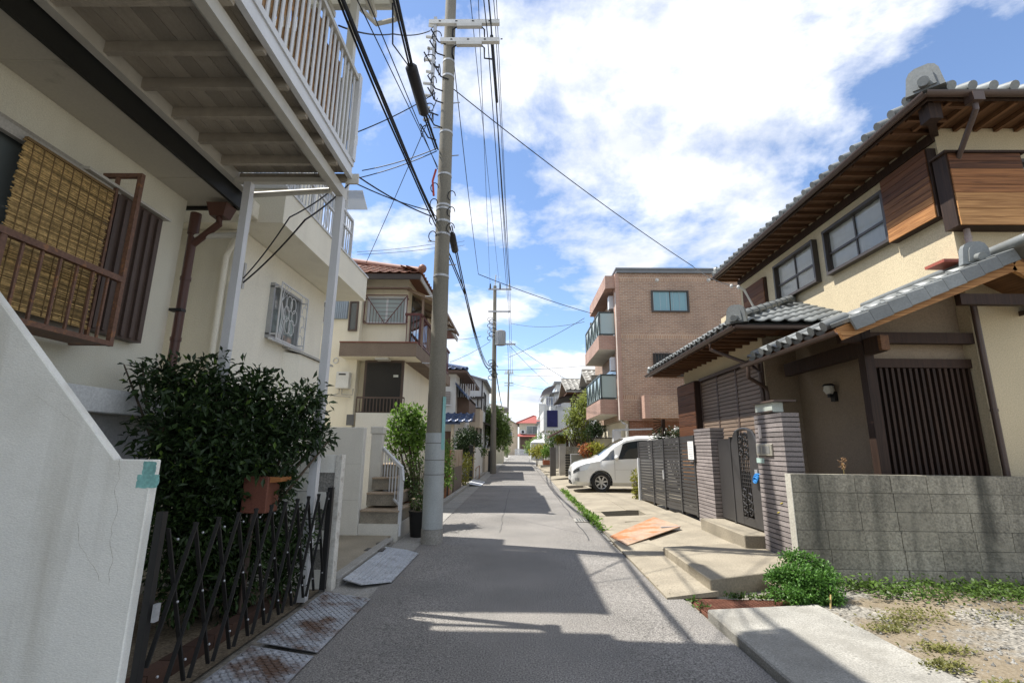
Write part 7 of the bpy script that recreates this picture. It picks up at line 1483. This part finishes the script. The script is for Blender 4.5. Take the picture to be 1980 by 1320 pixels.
for k, c in enumerate([(.5, .5, .55), (.3, .35, .45), (.6, .58, .55), (.2, .2, .28)]):
    x = a.x - .1 + k * .34; rows = [[(x + .26 * j / 4, y10 - .3 + .05 * math.sin(j * 2 + k), z) for j in range(5)] for z in (a.z + .45, a.z + .9, a.z + 1.3)]
    tag(MB().grid(rows).build('hanging_laundry', M('laundry%d' % k, c, rough=.9)), ['pale blue shirt', 'grey-blue towel', 'off-white shirt', 'dark grey trousers'][k] + ' drying on the laundry balcony', 'laundry')
y11 = 58; a = at(1042, 785, 'y', y11)
fa_, fra_ = far_house('grey_block_house', 'plain grey rendered house with a projecting balcony before the street end', a.x + .8, 15, y11, 68, at(1050, 762, 'y', y11).z, M('far_render', (.46, .46, .43), rough=.85, var=.06, streak=.2), darkroof, 'flat', 0, .2, wins=[('n', a.x + 1.2, a.x + 2.4, 3.5, 4.8, bronze, glass_dark)])
box('balcony', whitew, fa_, a.x, a.x + .8, y11 + .2, 66, at(1042, 805, 'y', y11).z, at(1042, 780, 'y', y11).z)
h12, r12 = far_house('pale_far_house', 'pale two-storey house beside the hedge near the street end', at(1043, 840, 'y', 74).x, 16, 74, 84, 5.2, whitew, darkroof, 'hip', 1.2, .4, wins=[('l', 76, 78, 3.2, 4.4, white_metal, glass_mid)])
h13, r13 = far_house('tall_white_house', 'tall white house rising behind the tiled gables', at(1066, 745, 'y', 54).x + .6, 16, 54, 57.5, at(1075, 742, 'y', 54).z, whitew, darkroof, 'flat', 0, .3, wins=[('n', at(1072, 760, 'y', 54).x, at(1078, 760, 'y', 54).x, 5.4, 6.4, bronze, glass_dark)])
# garden wall, piers and plants
RXW = 2.95
gw = thing('garden_wall', 'grey block garden wall beside the garden tree, next to the van', 'wall', (3.6, 22.6, 0))
a, b = at(1094, 868, 'y', 26.0), at(1128, 905, 'y', 26.0)
for r_ in range(8):
    for c_ in range(6): slat('block', blk, gw, (a.x + .2 + c_ * .4 - (.2 if r_ % 2 else 0), 26.05, .1 + r_ * .2), (.392, .1, .192))
box('pier', M('pier_stone', (.36, .34, .31), rough=.9, var=.15, fine=.15), gw, a.x - .35, a.x + .0, 25.9, 26.2, -.02, 1.62); box('pier', M('pier_dark', (.12, .11, .10), rough=.9, var=.15), gw, a.x - .8, a.x - .5, 26.3, 26.6, -.02, 1.55)
sgt = thing('slat_screen', 'small dark slatted screen beside the van nose', 'screen', (2.6, 24.5, 0)); a, b = at(1095, 883, 'y', 24.6), at(1102, 915, 'y', 24.6)
for k in range(9): slat('slat', dark_iron, sgt, (a.x + .15, 24.6, .2 + k * .12), (.4, .03, .08))
cr = thing('framed_panel', 'pale framed panel with plants behind the van bonnet', 'panel', (2.9, 22.8, 0)); a, b = at(1103, 877, 'y', 22.9), at(1140, 905, 'y', 22.9); box('sheet', M('panel_grey', (.20, .20, .17), rough=.5), cr, a.x + .03, b.x, 22.9, 22.93, .1, a.z - .03); MB().box(a.x, a.x + .03, 22.88, 22.94, .1, a.z).box(a.x + .03, b.x, 22.88, 22.94, a.z - .03, a.z).build('frame', white_metal, cr)
cw = thing('covered_stack', 'low pale block covered with a white sheet at the road edge', 'cover', (2.2, 62, 0)); a, b = at(1027, 852, 'y', 62), at(1052, 880, 'y', 62)
box('side', M('cover_grey', (.42, .42, .40), rough=.8), cw, a.x, b.x + .8, 62, 66, .0, a.z - .25); MB().prism([(a.x - .05, 61.9, a.z - .24), (b.x + .9, 61.9, a.z - .24), (b.x + .8, 66, a.z + .25), (a.x + .6, 66, a.z + .15)], (0, 0, .08)).build('sheet', M('cover_white', (.7, .72, .74), rough=.6), cw)
for k, (px, y, h, w_, lab) in enumerate([(1068, 35, 1.75, .3, 'brown-grey gate pier beside the yellow flowers'), (1076, 33, 1.7, .25, 'grey gate pier with a white post cap'), (1086, 30.5, 1.7, .3, 'concrete gate pier before the entrance canopy')]):
    p = at(px, 880, 'y', y); q = thing('gate_pier', lab, 'pier', (p.x, y, 0)); box('shaft', M('pier%d' % k, [(.20, .16, .14), (.38, .38, .37), (.34, .32, .29)][k], rough=.9, var=.15), q, p.x - w_ / 2, p.x + w_ * (2.5 if k == 0 else .5), y, y + .3, -.02, h); box('cap', conc_gutter, q, p.x - w_ / 2 - .03, p.x + w_ * (2.5 if k == 0 else .5) + .03, y - .03, y + .33, h + .001, h + .06)
for k, (px, py, y, r, n, lm, lab) in enumerate([(1038, 872, 42, .7, 700, leaf_yellow, 'yellow-flowering planter shrub at the far right road edge'), (1050, 872, 41, .7, 700, leaf_yellow, 'yellow-green planter shrub beside the brown gate pier'), (1060, 872, 38, .6, 600, leaf_bright, 'green planter shrub in a low trough by the gate pier'), (1073, 852, 34, .9, 900, leaf_mid, 'green bush behind the grey gate pier'), (1085, 850, 31, .4, 300, leaf_yellow, 'straw-coloured plant hanging on the pier by the canopy'), (1133, 870, 22.7, .35, 350, leafmat('rust_leaf', (.30, .12, .05), .4, .3), 'rust-red leafy plant behind the van windscreen'), (1150, 868, 22.6, .4, 450, leaf_yellow, 'yellow-green plant behind the van windscreen'), (1048, 850, 70, 1.3, 700, leaf_far, 'dark green bush at the far right corner')]):
    p = at(px, py, 'y', y); plant('roadside_plant', lab, 'plant', [(p.x, y, p.z, r, r, r * .8), (p.x + r * .5, y + .3, p.z + r * .2, r * .7, r * .7, r * .6)], (p.x, y, 0), n, .11 + y * .002, lm, .3, .02, 5)
tb = thing('planter_trough', 'low terracotta trough under the roadside shrubs', 'planter', (2.4, 38.5, 0)); p = at(1060, 885, 'y', 38); box('trough', terracotta, tb, p.x - .4, p.x + .7, 37.6, 38.2, .25, .6); box('stand', conc_gutter, tb, p.x - .6, p.x + .8, 37.5, 38.3, -.02, .245)
plant('maple_tree', 'light green airy garden tree in front of the tiled gable houses', 'tree', bpx([(1125, 780, 27.5, .7), (1110, 800, 27, .6), (1135, 790, 27.5, .8), (1120, 815, 27, .7), (1100, 815, 27, .45), (1140, 770, 28, .6), (1108, 838, 27, .55), (1130, 840, 27, .6), (1095, 835, 26.8, .3), (1135, 760, 28, .4)]), (at(1138, 900, 'y', 27.3).x, 27.3, 0), 4200, .13, leafmat('maple_leaf', (.25, .31, .08), .4, .5), .1, .08, 22)
plant('dark_shrub', 'dark evergreen shrub under the lowest apartment balcony', 'shrub', bpx([(1145, 835, 25.8, .5), (1153, 828, 26, .5), (1137, 872, 25.5, .5), (1147, 862, 25.8, .5)]), (at(1140, 900, 'y', 25.8).x, 25.8, 0), 2400, .12, leaf_dark, .3, .05, 12)
tag(box('boundary_wall', conc_gutter, None, 3.0, 3.1, 36.2, 46, -.02, 1.5), 'grey wall running back behind the roadside planters', 'wall')
